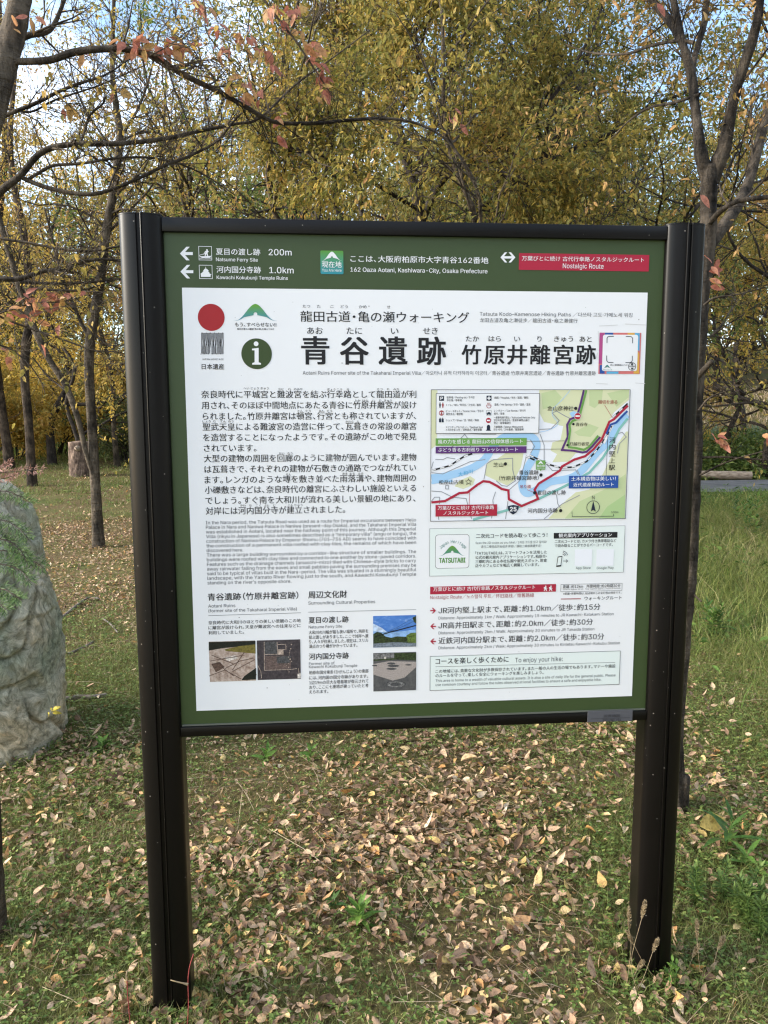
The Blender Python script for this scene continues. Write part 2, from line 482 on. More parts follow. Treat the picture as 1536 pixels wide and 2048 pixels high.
def ground_cover():
    rng = np.random.RandomState(11)
    # ---- grass
    Vs, Qs, n0 = [], [], 0
    for (n, d0, d1, h0, h1, w) in ((270000, 1.3, 5.0, 0.012, 0.055, 0.0027), (190000, 5.0, 11, 0.018, 0.06, 0.005), (130000, 11, 30, 0.03, 0.08, 0.012)):
        x, y, d = spots(rng, n, d0, d1)
        g = greenness(x, y)
        keep = (rng.rand(n) < 0.12 + 0.88 * g ** 1.3) & ~on_path(x, y)
        x, y, g = x[keep], y[keep], g[keep]
        k = len(x)
        h = rng.uniform(h0, h1, k) * (0.6 + 0.8 * g)
        tall = sstep(1.6, 2.6, x) * sstep(1.0, 2.5, y) * (1 - sstep(7.5, 9.3, y))
        h = h * (1 + 4.2 * tall * rng.rand(k) ** 1.5)
        lean = rng.normal(0, 0.55, (k, 2)) * h[:, None]
        V, Q = blades_mesh(np.stack([x, y, gz(x, y) - 0.004], 1), lean, h, np.full(k, w) * rng.uniform(0.7, 1.3, k), rng)
        Vs.append(V); Qs.append(Q + n0); n0 += len(V)
    n = 1800
    sx = rng.choice([-0.635, 0.635], n); a = rng.uniform(0, 2 * PI, n); rr_ = rng.uniform(0.045, 0.13, n)
    x = sx + rr_ * np.cos(a) * 1.15; y = 0.018 + rr_ * np.sin(a); k_ = (np.abs(x - sx) > 0.052) | (y < -0.034) | (y > 0.062); x, y = x[k_], y[k_]
    h = rng.uniform(0.02, 0.09, len(x))
    V, Q = blades_mesh(np.stack([x, y, gz(x, y) - 0.004], 1), rng.normal(0, 0.4, (len(x), 2)) * h[:, None], h, rng.uniform(0.002, 0.004, len(x)), rng)
    Vs.append(V); Qs.append(Q + n0); n0 += len(V)
    o = np_mesh('grass', np.concatenate(Vs), np.concatenate(Qs), M['grass'])
    tag(o, 'short green grass growing through fallen leaves', 'grass', kind='stuff')
    # ---- small herbs (clover-like leaflets)
    Vs, Qs, n0 = [], [], 0
    for (n, d0, d1, s) in ((75000, 1.3, 5.0, 1.0), (50000, 5.0, 11, 1.6), (20000, 11, 26, 3.2)):
        x, y, d = spots(rng, n, d0, d1)
        g = greenness(x, y) * (0.35 + 0.9 * fbm(x * 2.1 + 40, y * 2.1 + 3, 2))
        keep = (rng.rand(n) < g) & ~on_path(x, y)
        x, y = x[keep], y[keep]; k = len(x)
        a = rng.uniform(0, 2 * PI, k)
        h = rng.uniform(0.008, 0.045, k) * (0.7 + 0.3 * s)
        for q in range(3):
            aa = a + q * 2.1 + rng.uniform(-0.3, 0.3, k)
            dr = np.stack([np.cos(aa), np.sin(aa), rng.uniform(-0.2, 0.5, k)], 1)
            nr = np.stack([rng.normal(0, 0.25, k), rng.normal(0, 0.25, k), np.ones(k)], 1)
            ln = rng.uniform(0.005, 0.017, k) * s
            V, Q = leaves_mesh(np.stack([x, y, gz(x, y) + h], 1), dr, nr, ln, ln * rng.uniform(0.35, 0.7, k), 0.2, 0.1)
            Vs.append(V); Qs.append(Q + n0); n0 += len(V)
    o = np_mesh('ground_herbs', np.concatenate(Vs), np.concatenate(Qs), M['herb'])
    tag(o, 'low clover and small weeds among the fallen leaves', 'weeds', kind='stuff')
    # ---- fallen leaves
    Vs, Qs, n0 = [], [], 0
    for (n, d0, d1, s, fine) in ((40000, 1.3, 4.6, 0.95, True), (66000, 4.6, 10.5, 0.85, False), (42000, 10.5, 27, 1.25, False)):
        x, y, d = spots(rng, n, d0, d1)
        g = greenness(x, y)
        lf = fbm(x * 1.7 + 9, y * 1.7 + 30, 3)
        tall = sstep(1.6, 2.6, x) * sstep(1.0, 2.5, y)
        keep = rng.rand(n) < np.clip(0.86 - 0.85 * g + 2.4 * (lf - 0.44), 0.06, 1) * (1 - 0.75 * tall) * (1 - 0.55 * sstep(9, 16, y))
        x, y, g = x[keep], y[keep], g[keep]; k = len(x)
        a = rng.uniform(0, 2 * PI, k)
        dr = np.stack([np.cos(a), np.sin(a), rng.normal(0, 0.28, k)], 1)
        nr = np.stack([rng.normal(0, 0.5, k), rng.normal(0, 0.5, k), np.ones(k)], 1)
        big = rng.rand(k)
        ln = (0.016 + 0.03 * rng.rand(k) ** 1.4 + 0.034 * (big > 0.985)) * s
        z = gz(x, y) + rng.uniform(0.002, 0.022, k) + 0.02 * g * rng.rand(k)
        V, Q = leaves_mesh(np.stack([x, y, z], 1), dr, nr, ln, ln * rng.uniform(0.38, 0.62, k), rng.uniform(-0.5, 1.1, k), rng.normal(0.05, 0.42, k), fine)
        Vs.append(V); Qs.append(Q + n0); n0 += len(V)
    n = 260
    sx = rng.choice([-0.635, 0.635], n); a = rng.uniform(0, 2 * PI, n); rr_ = rng.uniform(0.05, 0.17, n)
    x = sx + rr_ * np.cos(a) * 1.1; y = 0.018 + rr_ * np.sin(a); k_ = (np.abs(x - sx) > 0.055) | (y < -0.04) | (y > 0.07); x, y = x[k_], y[k_]; k = len(x)
    a = rng.uniform(0, 2 * PI, k); ln = rng.uniform(0.02, 0.045, k)
    V, Q = leaves_mesh(np.stack([x, y, gz(x, y) + rng.uniform(0.004, 0.03, k)], 1), np.stack([np.cos(a), np.sin(a), rng.normal(0.1, 0.4, k)], 1), np.stack([rng.normal(0, 0.7, k), rng.normal(0, 0.7, k), np.ones(k)], 1), ln, ln * rng.uniform(0.38, 0.6, k), rng.uniform(-0.5, 1, k), rng.normal(0, 0.4, k), True)
    Vs.append(V); Qs.append(Q + n0); n0 += len(V)
    o = np_mesh('fallen_leaves', np.concatenate(Vs), np.concatenate(Qs), M['litter'])
    tag(o, 'tan and yellow fallen leaves scattered over the grass', 'fallen leaves', kind='stuff')
    # ---- crumbled bits of leaf and stalk
    n = 90000
    x, y, d = spots(rng, n, 1.3, 7.0)
    k = rng.rand(n) < 1.1 - 0.8 * greenness(x, y); x, y = x[k], y[k]; k = len(x)
    a = rng.uniform(0, 2 * PI, k)
    ln = rng.uniform(0.006, 0.024, k)
    V, Q = leaves_mesh(np.stack([x, y, gz(x, y) + rng.uniform(0.0, 0.012, k)], 1), np.stack([np.cos(a), np.sin(a), rng.normal(0, 0.35, k)], 1), np.stack([rng.normal(0, 0.5, k), rng.normal(0, 0.5, k), np.ones(k)], 1), ln, ln * rng.uniform(0.1, 0.6, k), 0.3, 0.1)
    o = np_mesh('leaf_crumbs', V, Q, M['litter'])
    tag(o, 'crumbled brown bits of leaf and stalk between the grass', 'leaf litter', kind='stuff')
    # ---- dry stalks lying about
    tb = Tubes()
    x, y, d = spots(rng, 4200, 1.4, 5.5)
    for i in range(len(x)):
        if rng.rand() > 1.0 - 0.6 * float(greenness(x[i], y[i])) + 0.1: continue
        a = rng.uniform(0, 2 * PI); l = rng.uniform(0.04, 0.2) * (1.6 if rng.rand() < 0.12 else 1)
        p0 = np.array([x[i], y[i], float(gz(x[i], y[i])) + 0.006])
        rise = abs(rng.normal(0, 0.22))
        p1 = p0 + np.array([math.cos(a), math.sin(a), rise]) * l * 0.5 + rng.normal(0, 0.006, 3)
        p2 = p0 + np.array([math.cos(a), math.sin(a), rise * 0.8]) * l
        r = rng.uniform(0.0005, 0.0013)
        tb.add([p0, p1, p2], [r, r, r * 0.6], 3)
    o = tb.build('dry_stalks', M['straw'])
    tag(o, 'pale dry grass stalks strewn over the leaf litter', 'dry grass', kind='stuff')
ground_cover()

# ================================================================== THE BOARD
HP = 1.2925                                     # height of the middle of the white sheet
board = thing('information_board', 'dark metal information board with green panel and white printed sheet on two posts', 'information board', (0, 0, 0))
M['bronze'] = noise_mat('dark_bronze_metal', [(0.3, (0.0024, 0.0019, 0.0017)), (0.7, (0.0038, 0.0029, 0.0026))], 6.0, 0.36, spec=0.24, bump=0.03, bscale=400, bdist=0.001)
def dusty(mt):
    """tiny specks of dirt on the paint"""
    b = mt.node_tree.nodes['Principled BSDF']
    t = N(mt, 'ShaderNodeTexCoord')
    v = N(mt, 'ShaderNodeTexVoronoi', Scale=34.0); v.feature = 'F1'
    L(mt, t.outputs['Object'], v.inputs['Vector'])
    c = N(mt, 'ShaderNodeMath', operation='LESS_THAN'); c.inputs[1].default_value = 0.055
    L(mt, v.outputs['Distance'], c.inputs[0])
    mm = N(mt, 'ShaderNodeMix', data_type='RGBA'); mm.inputs['B'].default_value = (0.16, 0.145, 0.125, 1)
    old = b.inputs['Base Color'].links[0].from_socket
    L(mt, c.outputs[0], mm.inputs['Factor']); L(mt, old, mm.inputs['A'])
    L(mt, mm.outputs['Result'], b.inputs['Base Color'])
dusty(M['bronze'])

def post_profile(side):
    w = 0.096; xo = 0.683
    pts = []
    def yb(t): return -0.006 - 0.021 * max(0.0, 1 - abs(t) ** 2.2) ** 0.62
    ts = list(np.linspace(-1, -0.17, 14))
    for t in ts: pts.append((t, yb(t)))
    y0 = yb(0.0)
    # slot with a raised bead on its inner side
    pts += [(-0.145, y0 + 0.0015), (-0.135, y0 + 0.006), (0.03, y0 + 0.006), (0.04, y0 + 0.002), (0.055, y0 - 0.0012), (0.08, y0 - 0.0022), (0.105, y0 - 0.0012), (0.12, y0 + 0.0012)]
    for t in np.linspace(0.14, 1, 14): pts.append((t, yb(t)))
    pts += [(1.0, 0.004), (0.985, 0.006), (0.985, 0.052), (0.95, 0.056), (-0.95, 0.056), (-0.985, 0.052), (-0.985, 0.006), (-1.0, 0.004)]
    # t=-1 outer, +1 inner
    return [(side * (xo - w / 2 - t * w / 2), y) for t, y in pts]

for side in (-1, 1):
    bm = bmesh.new()
    pr = post_profile(side)
    lo = [bm.verts.new((x, y, -0.06)) for x, y in pr]
    hi = [bm.verts.new((x, y, 1.951)) for x, y in pr]
    k = len(pr)
    for i in range(k):
        bm.faces.new((lo[i], lo[(i + 1) % k], hi[(i + 1) % k], hi[i]))
    bm.faces.new(hi)
    bmesh.ops.recalc_face_normals(bm, faces=bm.faces)
    p = bm_obj('post', bm, M['bronze'], board, (side * 0.635, 0, 0), sharp=32)
    # thin cap plate
    bm = bmesh.new()
    pr2 = [(side * 0.635 + (x - side * 0.635) * 1.006, y * 1.01) for x, y in pr]
    a = [bm.verts.new((x, y, 1.9515)) for x, y in pr2]; b_ = [bm.verts.new((x, y, 1.9545)) for x, y in pr2]
    for i in range(k): bm.faces.new((a[i], a[(i + 1) % k], b_[(i + 1) % k], b_[i]))
    bm.faces.new(b_); bm.faces.new(a)
    bmesh.ops.recalc_face_normals(bm, faces=bm.faces)
    me_o = bm_obj('end_cap', bm, M['bronze'], None, (side * 0.635, 0, 1.9515))
    me_o.parent = p; me_o.location = (0, 0, 1.9515)

def box_bm(x0, x1, y0, y1, z0, z1, bev=0.0):
    bm = bmesh.new()
    bmesh.ops.create_cube(bm, size=1)
    for v in bm.verts:
        v.co = ((x0 + x1) / 2 + v.co.x * (x1 - x0), (y0 + y1) / 2 + v.co.y * (y1 - y0), (z0 + z1) / 2 + v.co.z * (z1 - z0))
    if bev: bmesh.ops.bevel(bm, geom=list(bm.edges), offset=bev, segments=2, affect='EDGES', profile=0.5)
    return bm
ZT, ZB = HP + 0.6255, HP - 0.5420
bm_obj('top_rail', box_bm(-0.5885, 0.5885, -0.011, 0.035, ZT, ZT + 0.031, 0.0015), M['bronze'], board, sharp=40)
rail = bm_obj('bottom_rail', box_bm(-0.5885, 0.5885, -0.009, 0.035, ZB - 0.0245, ZB, 0.0015), M['bronze'], board, sharp=40)

M['print_green'] = mat('moss_green_enamel', (0.042, 0.068, 0.021), 0.42, spec=0.4)
M['print_white'] = mat('white_printed_sheet', (0.80, 0.80, 0.80), 0.5, spec=0.3)
panel = bm_obj('board_panel', box_bm(-0.5884, 0.5884, 0.0, 0.02, ZB + 0.0002, ZT - 0.0002), M['print_green'], board)
# light strip along the foot of the panel
M['trim'] = mat('grey_edge_trim', (0.12, 0.125, 0.10), 0.4)
bm_obj('edge_trim', box_bm(-0.586, 0.586, -0.0028, -0.0002, ZB + 0.0004, ZB + 0.0042), M['trim'], board)

# ------------------------------------------------------------------ printing
INK = {
    'black': (0.012, 0.012, 0.014), 'ink_grey': (0.075, 0.08, 0.09), 'white': (0.80, 0.80, 0.80), 'red': (0.40, 0.018, 0.045),
    'disc_red': (0.36, 0.018, 0.022), 'green': (0.042, 0.068, 0.021), 'navy': (0.012, 0.02, 0.04), 'map_green': (0.15, 0.34, 0.075),
    'map_purple': (0.10, 0.03, 0.16), 'map_blue': (0.02, 0.08, 0.32), 'river': (0.36, 0.58, 0.80), 'hill': (0.66, 0.67, 0.42),
    'hill2': (0.52, 0.60, 0.32), 'hill3': (0.40, 0.55, 0.25), 'map_base': (0.80, 0.81, 0.84), 'road': (0.28, 0.29, 0.31), 'teal': (0.22, 0.48, 0.42), 'mint': (0.74, 0.80, 0.76),
    'leaf_green': (0.10, 0.27, 0.05), 'teal_green': (0.06, 0.22, 0.19), 'sky_blue': (0.10, 0.40, 0.62), 'magenta': (0.42, 0.07, 0.22), 'coral': (0.62, 0.16, 0.15), 'amber': (0.68, 0.38, 0.07),
    'speck': (0.3, 0.29, 0.27), 'tape': (0.62, 0.61, 0.60), 'plate': (0.09, 0.09, 0.10), 'plate_ink': (0.045, 0.045, 0.05), 'wine': (0.32, 0.03, 0.035),
}
_im = {}
def ink(c):
    if c not in _im: _im[c] = mat('ink_' + c, INK[c], 0.5, spec=0.3)
    return _im[c]

FULL = (0, 0, 1.0)
R1 = (340, 470, 2.9538); R2 = (820, 470, 2.9538); R3 = (390, 770, 3.3391); R5 = (390, 1160, 3.3391); R4 = (390, 1020, 3.3391)
R6 = (850, 770, 3.6571); R7 = (850, 1040, 3.6571); R8 = (850, 1160, 3.4909)

def PP(reg, x, y):
    w = at(reg[0] + x / reg[2], reg[1] + y / reg[2], 0.0)
    return w[0], w[2]

# every character is taken once from Blender's own fonts; rows of print are set from them
TIGHT = {'、': (0, .55), '。': (0, .55), '：': (0, .5), '・': (-.24, .52), '（': (-.45, .55), '）': (0, .55), '「': (-.45, .55), '」': (0, .55), '！': (0, .55)}
_gl = {}
def load_glyphs(chars, font=None, scale=1.0):
    chars = sorted(set(chars))
    def conv(rows):
        cu = bpy.data.curves.new('text', 'FONT'); cu.body = '\n'.join(rows); cu.resolution_u = 3; cu.space_line = 4.0
        if font: cu.font = font
        o = bpy.data.objects.new('text', cu); C.objects.link(o)
        dg = bpy.context.evaluated_depsgraph_get(); dg.update()
        me = bpy.data.meshes.new_from_object(o.evaluated_get(dg))
        V = np.zeros(len(me.vertices) * 3); me.vertices.foreach_get('co', V); V = V.reshape(-1, 3).astype(float)
        F = [tuple(p.vertices) for p in me.polygons]
        bpy.data.objects.remove(o); bpy.data.curves.remove(cu); bpy.data.meshes.remove(me)
        return V, F
    V, _ = conv(['H', 'H'])
    d = (V[:, 1].max() - V[:, 1].min()) - V[V[:, 1] > V[:, 1].mean()][:, 1].ptp() if hasattr(np.ndarray, 'ptp') else (V[:, 1].max() - V[:, 1].min()) - np.ptp(V[V[:, 1] > V[:, 1].mean()][:, 1])
    V, F = conv(chars)
    li = np.round((0.35 * scale - V[:, 1]) / d).astype(int)
    byl = {}
    for f in F: byl.setdefault(li[f[0]], []).append(f)
    W, _ = conv([c + '|' for c in chars] + ['|'])
    lw = np.round((0.35 * scale - W[:, 1]) / d).astype(int)
    bar = W[lw == len(chars)][:, 0].max()
    for k, c in enumerate(chars):
        m_ = lw == k
        adv = (W[m_][:, 0].max() - bar) / scale
        fs = byl.get(k, [])
        ids = sorted({i for f in fs for i in f}); mp = {i: j for j, i in enumerate(ids)}
        vv = V[ids][:, :2].copy() if ids else np.zeros((0, 2))
        if len(vv): vv[:, 1] += k * d
        _gl[c] = (vv / scale, [tuple(mp[i] for i in f) for f in fs], adv)

def glyphs(s, bold=0, res=3):
    V, F, x, n = [], [], 0.0, 0
    for c in s:
        vv, ff, adv = _gl[c]
        sh = 0.0
        if c in TIGHT: sh, adv = TIGHT[c]
        elif ord(c) > 0x3000 and c != '　': adv = max(adv, 0.9)
        if len(vv):
            V.append(vv + [x + sh, 0]); F += [tuple(n + i for i in f) for f in ff]; n += len(vv)
        x += adv
    return np.concatenate(V), F


CJK_CHARS = (
    '　、。々「」あいうえおかがきぎくぐけこさしじすせそぞたちっつてでとどなにのはひびふぶへべほぼまみむめもやゅゆょよらりるれろわをんアイウェォカガキクグケコシジスタチットドナノバビピフプポマメュョラリルレン・ー一七万三上両並中之亀二井人仏付代仰伴体保信停健元光全公内分切利刹力動化医南卫原及取古叶吊启周和'
    '商営回囲国土在地场型城域基堂堅場塔塼墳壇夏多大天奈始字存守安宫宮寺対小山岳岸川巡巨市帯常幅平幸広店府廁廊建开式彦往徒復心怀性感懷所打扫探携数敷文施日旧時普景最木本条来東松柏案條楽構橋機次歌止步武歩河泉波活流渡温満溝溫濑瀨瀬灵点物狭現瓦生産用田町画番病発皇目石码碑碼礫社神禁离租称程立竹約結続維網線线维'
    '置羅美考者聖臓舊般良芝萬落葉葺行要見観觀观解訪設話詳説読讀请谷財貴赏走起越距跡路踏車輛车辆辺近迹通造道遗遺部郷醫重金鉄間関閣间阪院離難雨電靈青頓風食飲香駅駐验高點龍龙龜가걸고궁금노니다도드라량렌루를리만메명반병비샵석세스승실쓰아어얼오온요워원유이일읽장적주지직차천추카코킹타탤터통트팟피하행화！（）／'
    '：')
LATIN_CHARS = "ABCDEFGHIJKLMNOPQRSTUVWXYZabcdefghijklmnopqrstuvwxyz0123456789 .,:;!?()/-'&·–’“”※"
load_glyphs(CJK_CHARS)
try:
    import os
    _f = bpy.data.fonts.load(os.path.join(bpy.utils.system_resource('DATAFILES', path='fonts'), 'Inter.woff2'))
    load_glyphs(LATIN_CHARS, _f, 0.70)
    # letters whose overlapping outlines do not fill cleanly are drawn from plain pieces
    def _rect(x0, x1, y0, y1): return [(x0, y0), (x1, y0), (x1, y1), (x0, y1)]
    def _half(cx, cy, rx, ry, sx, sy, n=12):
        a = [-PI / 2 + PI * k / n for k in range(n + 1)]
        return [[(cx + rx * math.cos(p), cy + ry * math.sin(p)), (cx + rx * math.cos(q), cy + ry * math.sin(q)), (cx + sx * math.cos(q), cy + sy * math.sin(q)), (cx + sx * math.cos(p), cy + sy * math.sin(p))] for p, q in zip(a[:-1], a[1:])]
    _bowl = [_rect(.086, .18, 0, .727), _rect(.18, .40, .637, .727), _rect(.18, .40, .29, .38)] + _half(.40, .5085, .2185, .2185, .1285, .1285)
    for c, polys in (('K', [_rect(.086, .18, 0, .727), [(.18, .25), (.62, .727), (.50, .727), (.18, .37)], [(.27, .347), (.52, 0), (.64, 0), (.345, .429)]]),
                     ('k', [_rect(.08, .165, 0, .727), [(.165, .2), (.51, .55), (.40, .55), (.165, .31)], [(.235, .271), (.42, 0), (.525, 0), (.30, .337)]]),
                     ('P', _bowl), ('R', _bowl + [[(.34, .29), (.51, 0), (.62, 0), (.44, .29)]]),
                     ('4', [_rect(.04, .60, .155, .24), _rect(.40, .49, 0, .155), _rect(.40, .49, .24, .727), [(.04, .24), (.14, .24), (.40, .60), (.40, .727)]]),
                     ('D', [_rect(.086, .18, 0, .727), _rect(.18, .32, .637, .727), _rect(.18, .32, 0, .09)] + _half(.32, .3635, .345, .3635, .25, .2735))):
        _gl[c] = (np.array([q for p_ in polys for q in p_], float), [tuple(range(4 * k, 4 * k + 4)) for k in range(len(polys))], _gl[c][2])
except Exception:
    load_glyphs(LATIN_CHARS)

class Print:
    """flat printing on the plane of the board, as one mesh"""
    def __init__(self): self.v = []; self.f = []; self.mi = []; self.inks = []; self.k = 0
    def _m(self, c):
        if c not in self.inks: self.inks.append(c)
        return self.inks.index(c)
    def raw(self, pts, faces, c, lay):
        n = len(self.v); mi = self._m(c); self.k += 1; y = -0.0004 * lay - 2.5e-6 * self.k
        self.v += [(p[0], y, p[1]) for p in pts]
        for f in faces: self.f.append([n + i for i in f]); self.mi.append(mi)
    def poly(self, reg, pts, c, lay=3):
        self.raw([PP(reg, *p) for p in pts], [list(range(len(pts)))], c, lay)
    def rect(self, reg, x0, y0, x1, y1, c, lay=3, rad=0):
        """x0,y0 top left and x1,y1 bottom right, upright on the board"""
        a = PP(reg, x0, y0); b = PP(reg, x1, y1)
        self.wrect(a[0], a[1], b[0], b[1], c, lay, rad)
    def wrect(self, xa, za, xb, zb, c, lay, rad=0):
        if not rad: pts = [(xa, za), (xb, za), (xb, zb), (xa, zb)]
        else:
            pts = []
            for cx, cz, a0 in ((xb - rad, za - rad, 90), (xb - rad, zb + rad, 0), (xa + rad, zb + rad, -90), (xa + rad, za - rad, -180)):
                for k in range(7):
                    a = R(a0 - k * 15); pts.append((cx + rad * math.cos(a), cz + rad * math.sin(a)))
        self.raw(pts, [list(range(len(pts)))], c, lay)
    def frame(self, reg, x0, y0, x1, y1, t, c, lay=3):
        xa, za = PP(reg, x0, y0); xb, zb = PP(reg, x1, y1)
        o = [(xa, za), (xb, za), (xb, zb), (xa, zb)]; i = [(xa + t, za - t), (xb - t, za - t), (xb - t, zb + t), (xa + t, zb + t)]
        self.raw(o + i, [(k, (k + 1) % 4, 4 + (k + 1) % 4, 4 + k) for k in range(4)], c, lay)
    def disc(self, reg, x, y, r, c, lay=3, n=40):
        cx, cz = PP(reg, x, y); ex, _ = PP(reg, x + r, y); rr = ex - cx
        self.raw([(cx + rr * math.cos(a), cz + rr * math.sin(a)) for a in np.arange(n) * 2 * PI / n], [list(range(n))], c, lay)
    def ring(self, reg, x, y, r, t, c, lay=3, n=40, a0=0, a1=360):
        cx, cz = PP(reg, x, y); ex, _ = PP(reg, x + r, y); ro = ex - cx; ex, _ = PP(reg, x + r - t, y); ri = ex - cx
        aa = np.radians(np.linspace(a0, a1, n + 1))
        pts = [(cx + ro * math.cos(a), cz + ro * math.sin(a)) for a in aa] + [(cx + ri * math.cos(a), cz + ri * math.sin(a)) for a in aa]
        self.raw(pts, [(i, i + 1, n + 2 + i, n + 1 + i) for i in range(n)], c, lay)
    def line(self, reg, pts, w, c, lay=3, smooth=False, clip=None):
        """w in region pixels"""
        P = np.array([PP(reg, *p) for p in pts])
        a = PP(reg, pts[0][0], pts[0][1]); b = PP(reg, pts[0][0] + 100, pts[0][1])
        w = w * (b[0] - a[0]) / 100
        if smooth and len(P) > 2:
            q = smooth_path(np.column_stack([P, P[:, :1] * 0, P[:, :1] * 0 + 1]), 5); P = q[:, :2]
        d = np.gradient(P, axis=0)
        d = np.zeros_like(P)
        seg = P[1:] - P[:-1]; seg /= np.linalg.norm(seg, axis=1)[:, None] + 1e-12
        off = np.zeros_like(P)
        for i in range(len(P)):
            n1 = seg[max(i - 1, 0)]; n2 = seg[min(i, len(seg) - 1)]
            a1 = np.array([-n1[1], n1[0]]); a2 = np.array([-n2[1], n2[0]])
            mid = a1 + a2; mid /= np.linalg.norm(mid) + 1e-9
            off[i] = mid * (w / 2) / max(0.5, float(mid @ a1))
        k = len(P)
        self.raw([tuple(x) for x in P + off] + [tuple(x) for x in P - off], [(i, i + 1, k + i + 1, k + i) for i in range(k - 1)], c, lay)
    def text(self, reg, s, x0, x1, yc, c='black', em=None, bold=0.0, lay=3, ky=1.0):
        V, F = glyphs(s)
        x_a, z_a = PP(reg, x0, yc); x_b, _ = PP(reg, x1, yc)
        mnx, mxx = V[:, 0].min(), V[:, 0].max()
        sx = (x_b - x_a) / (mxx - mnx)
        if em is None: sy = sx * ky
        else:
            _, zt = PP(reg, x0, yc - em / 2); _, zb = PP(reg, x0, yc + em / 2); sy = (zt - zb)
        X = x_a + (V[:, 0] - mnx) * sx
        Z = z_a + (V[:, 1] - 0.37) * sy
        # heavier weights: the same letters laid over themselves a hair's breadth apart
        if bold <= 0.0005: sh = [(0, 0)]
        elif bold < 0.01: sh = [(-0.010, 0), (0.010, 0)]
        else: sh = [(-bold, -bold * .6), (bold, -bold * .6), (-bold, bold * .6), (bold, bold * .6), (0, 0)]
        for dx, dz in sh: self.raw(list(zip(X + dx * sy, Z + dz * sy)), F, c, lay)
    def lines(self, reg, rows, c='black', em=None, bold=0.0, lay=3, ky=1.0):
        for s, x0, x1, yc in rows: self.text(reg, s, x0, x1, yc, c, em, bold, lay, ky)
    def build(self, name, parent, label=None):
        bm = bmesh.new()
        vs = [bm.verts.new(v) for v in self.v]
        for f, mi in zip(self.f, self.mi):
            try:
                fc = bm.faces.new([vs[i] for i in f]); fc.material_index = mi
            except ValueError: pass
        for fc in bm.faces:
            fc.normal_update()
            if fc.normal.y > 0: fc.normal_flip()
        me = bpy.data.meshes.new(name); bm.to_mesh(me); bm.free()
        for c in self.inks: me.materials.append(c if isinstance(c, bpy.types.Material) else ink(c))
        o = bpy.data.objects.new(name, me)
        link(o, parent)
        if parent is not None: o.matrix_parent_inverse = parent.matrix_world.inverted()
        if label: o['label'] = label
        return o

# mountain emblem: a bell shaped hill with long thin tails and a small arched opening
def hill_pts(x0, x1, yt, yb, arch=True):
    cx = (x0 + x1) / 2; w = (x1 - x0) / 2; h = yb - yt
    def topf(a): return (math.cos(min(a / 0.85, 1) * PI) + 1) / 2 * 0.82 + 0.18 * (1 - a)
    top = [(cx + t * w, yb - h * topf(abs(t))) for t in np.linspace(-1, 1, 41)]
    bot = []
    aw = 0.085
    for t in np.linspace(1, aw, 14):
        a = abs(t)
        bot.append((cx + t * w, yb - h * min(0.36 * (1 - a) ** 0.7, 0.6 * topf(a))))
    base_y = bot[-1][1]
    for k in range(9):
        a = k * PI / 8
        bot.append((cx + aw * w * math.cos(a), yb - h * 0.40 - math.sin(a) * aw * w))
    for t in np.linspace(-aw, -1, 14):
        a = abs(t)
        bot.append((cx + t * w, yb - h * min(0.36 * (1 - a) ** 0.7, 0.6 * topf(a))))
    return top, bot[:-1]

def hill(pr, reg, x0, x1, yt, yb, c, lay=3):
    top, bot = hill_pts(x0, x1, yt, yb)
    pr.poly(reg, top + bot[1:], c, lay)

def grad_ink(name, c_top, c_bot, z_top, z_bot):
    mt = mat(name, rough=0.5, spec=0.3)
    t = N(mt, 'ShaderNodeTexCoord'); sp = N(mt, 'ShaderNodeSeparateXYZ')
    L(mt, t.outputs['Object'], sp.inputs[0])
    mr = N(mt, 'ShaderNodeMapRange'); mr.inputs['From Min'].default_value = z_bot; mr.inputs['From Max'].default_value = z_top
    L(mt, sp.outputs['Z'], mr.inputs['Value'])
    r = ramp(mt, [(0, c_bot), (1, c_top)])
    L(mt, mr.outputs['Result'], r.inputs['Fac']); L(mt, r.outputs['Color'], mt.node_tree.nodes['Principled BSDF'].inputs['Base Color'])
    return mt

bpy.context.view_layer.update()
# white sheet
sheet = Print()
sheet.wrect(-0.55, HP + 0.504, 0.55, HP - 0.504, M['print_white'], 1.5)
sheet = sheet.build('poster', board)

# --- dirt specks and old tape marks on the sheet
p = Print(); rr = random.Random(8)
for k in range(46):
    p.disc(FULL, rr.uniform(372, 1285), rr.uniform(588, 1400), rr.choice((0.5, 0.6, 0.7, 1.2)), 'speck', 2.2, 8)
for a in ([(1198, 652), (1235, 650)], [(1250, 648), (1292, 650)], [(1196, 662), (1198, 700)], [(1195, 705), (1193, 715)], [(1192, 767), (1215, 768)], [(1270, 766), (1290, 767)]): p.line(FULL, a, 1.2, 'tape', 2.2)
p.build('dirt_marks', sheet)['kind'] = 'stuff'
# --- header on the green panel
def arrow_left(pr, reg, x0, x1, y0, y1, c, lay=2, flip=False):
    cy = (y0 + y1) / 2; h = (y1 - y0) / 2; w = x1 - x0; t = h * 0.22
    f = (lambda x: x1 - (x - x0)) if flip else (lambda x: x)
    pts = [(x0, cy), (x0 + w * 0.50, y0), (x0 + w * 0.76, y0), (x0 + w * 0.40, cy - t), (x1, cy - t), (x1, cy + t), (x0 + w * 0.40, cy + t), (x0 + w * 0.76, y1), (x0 + w * 0.50, y1)]
    pr.poly(reg, [(f(x), y) for x, y in pts], c, lay)

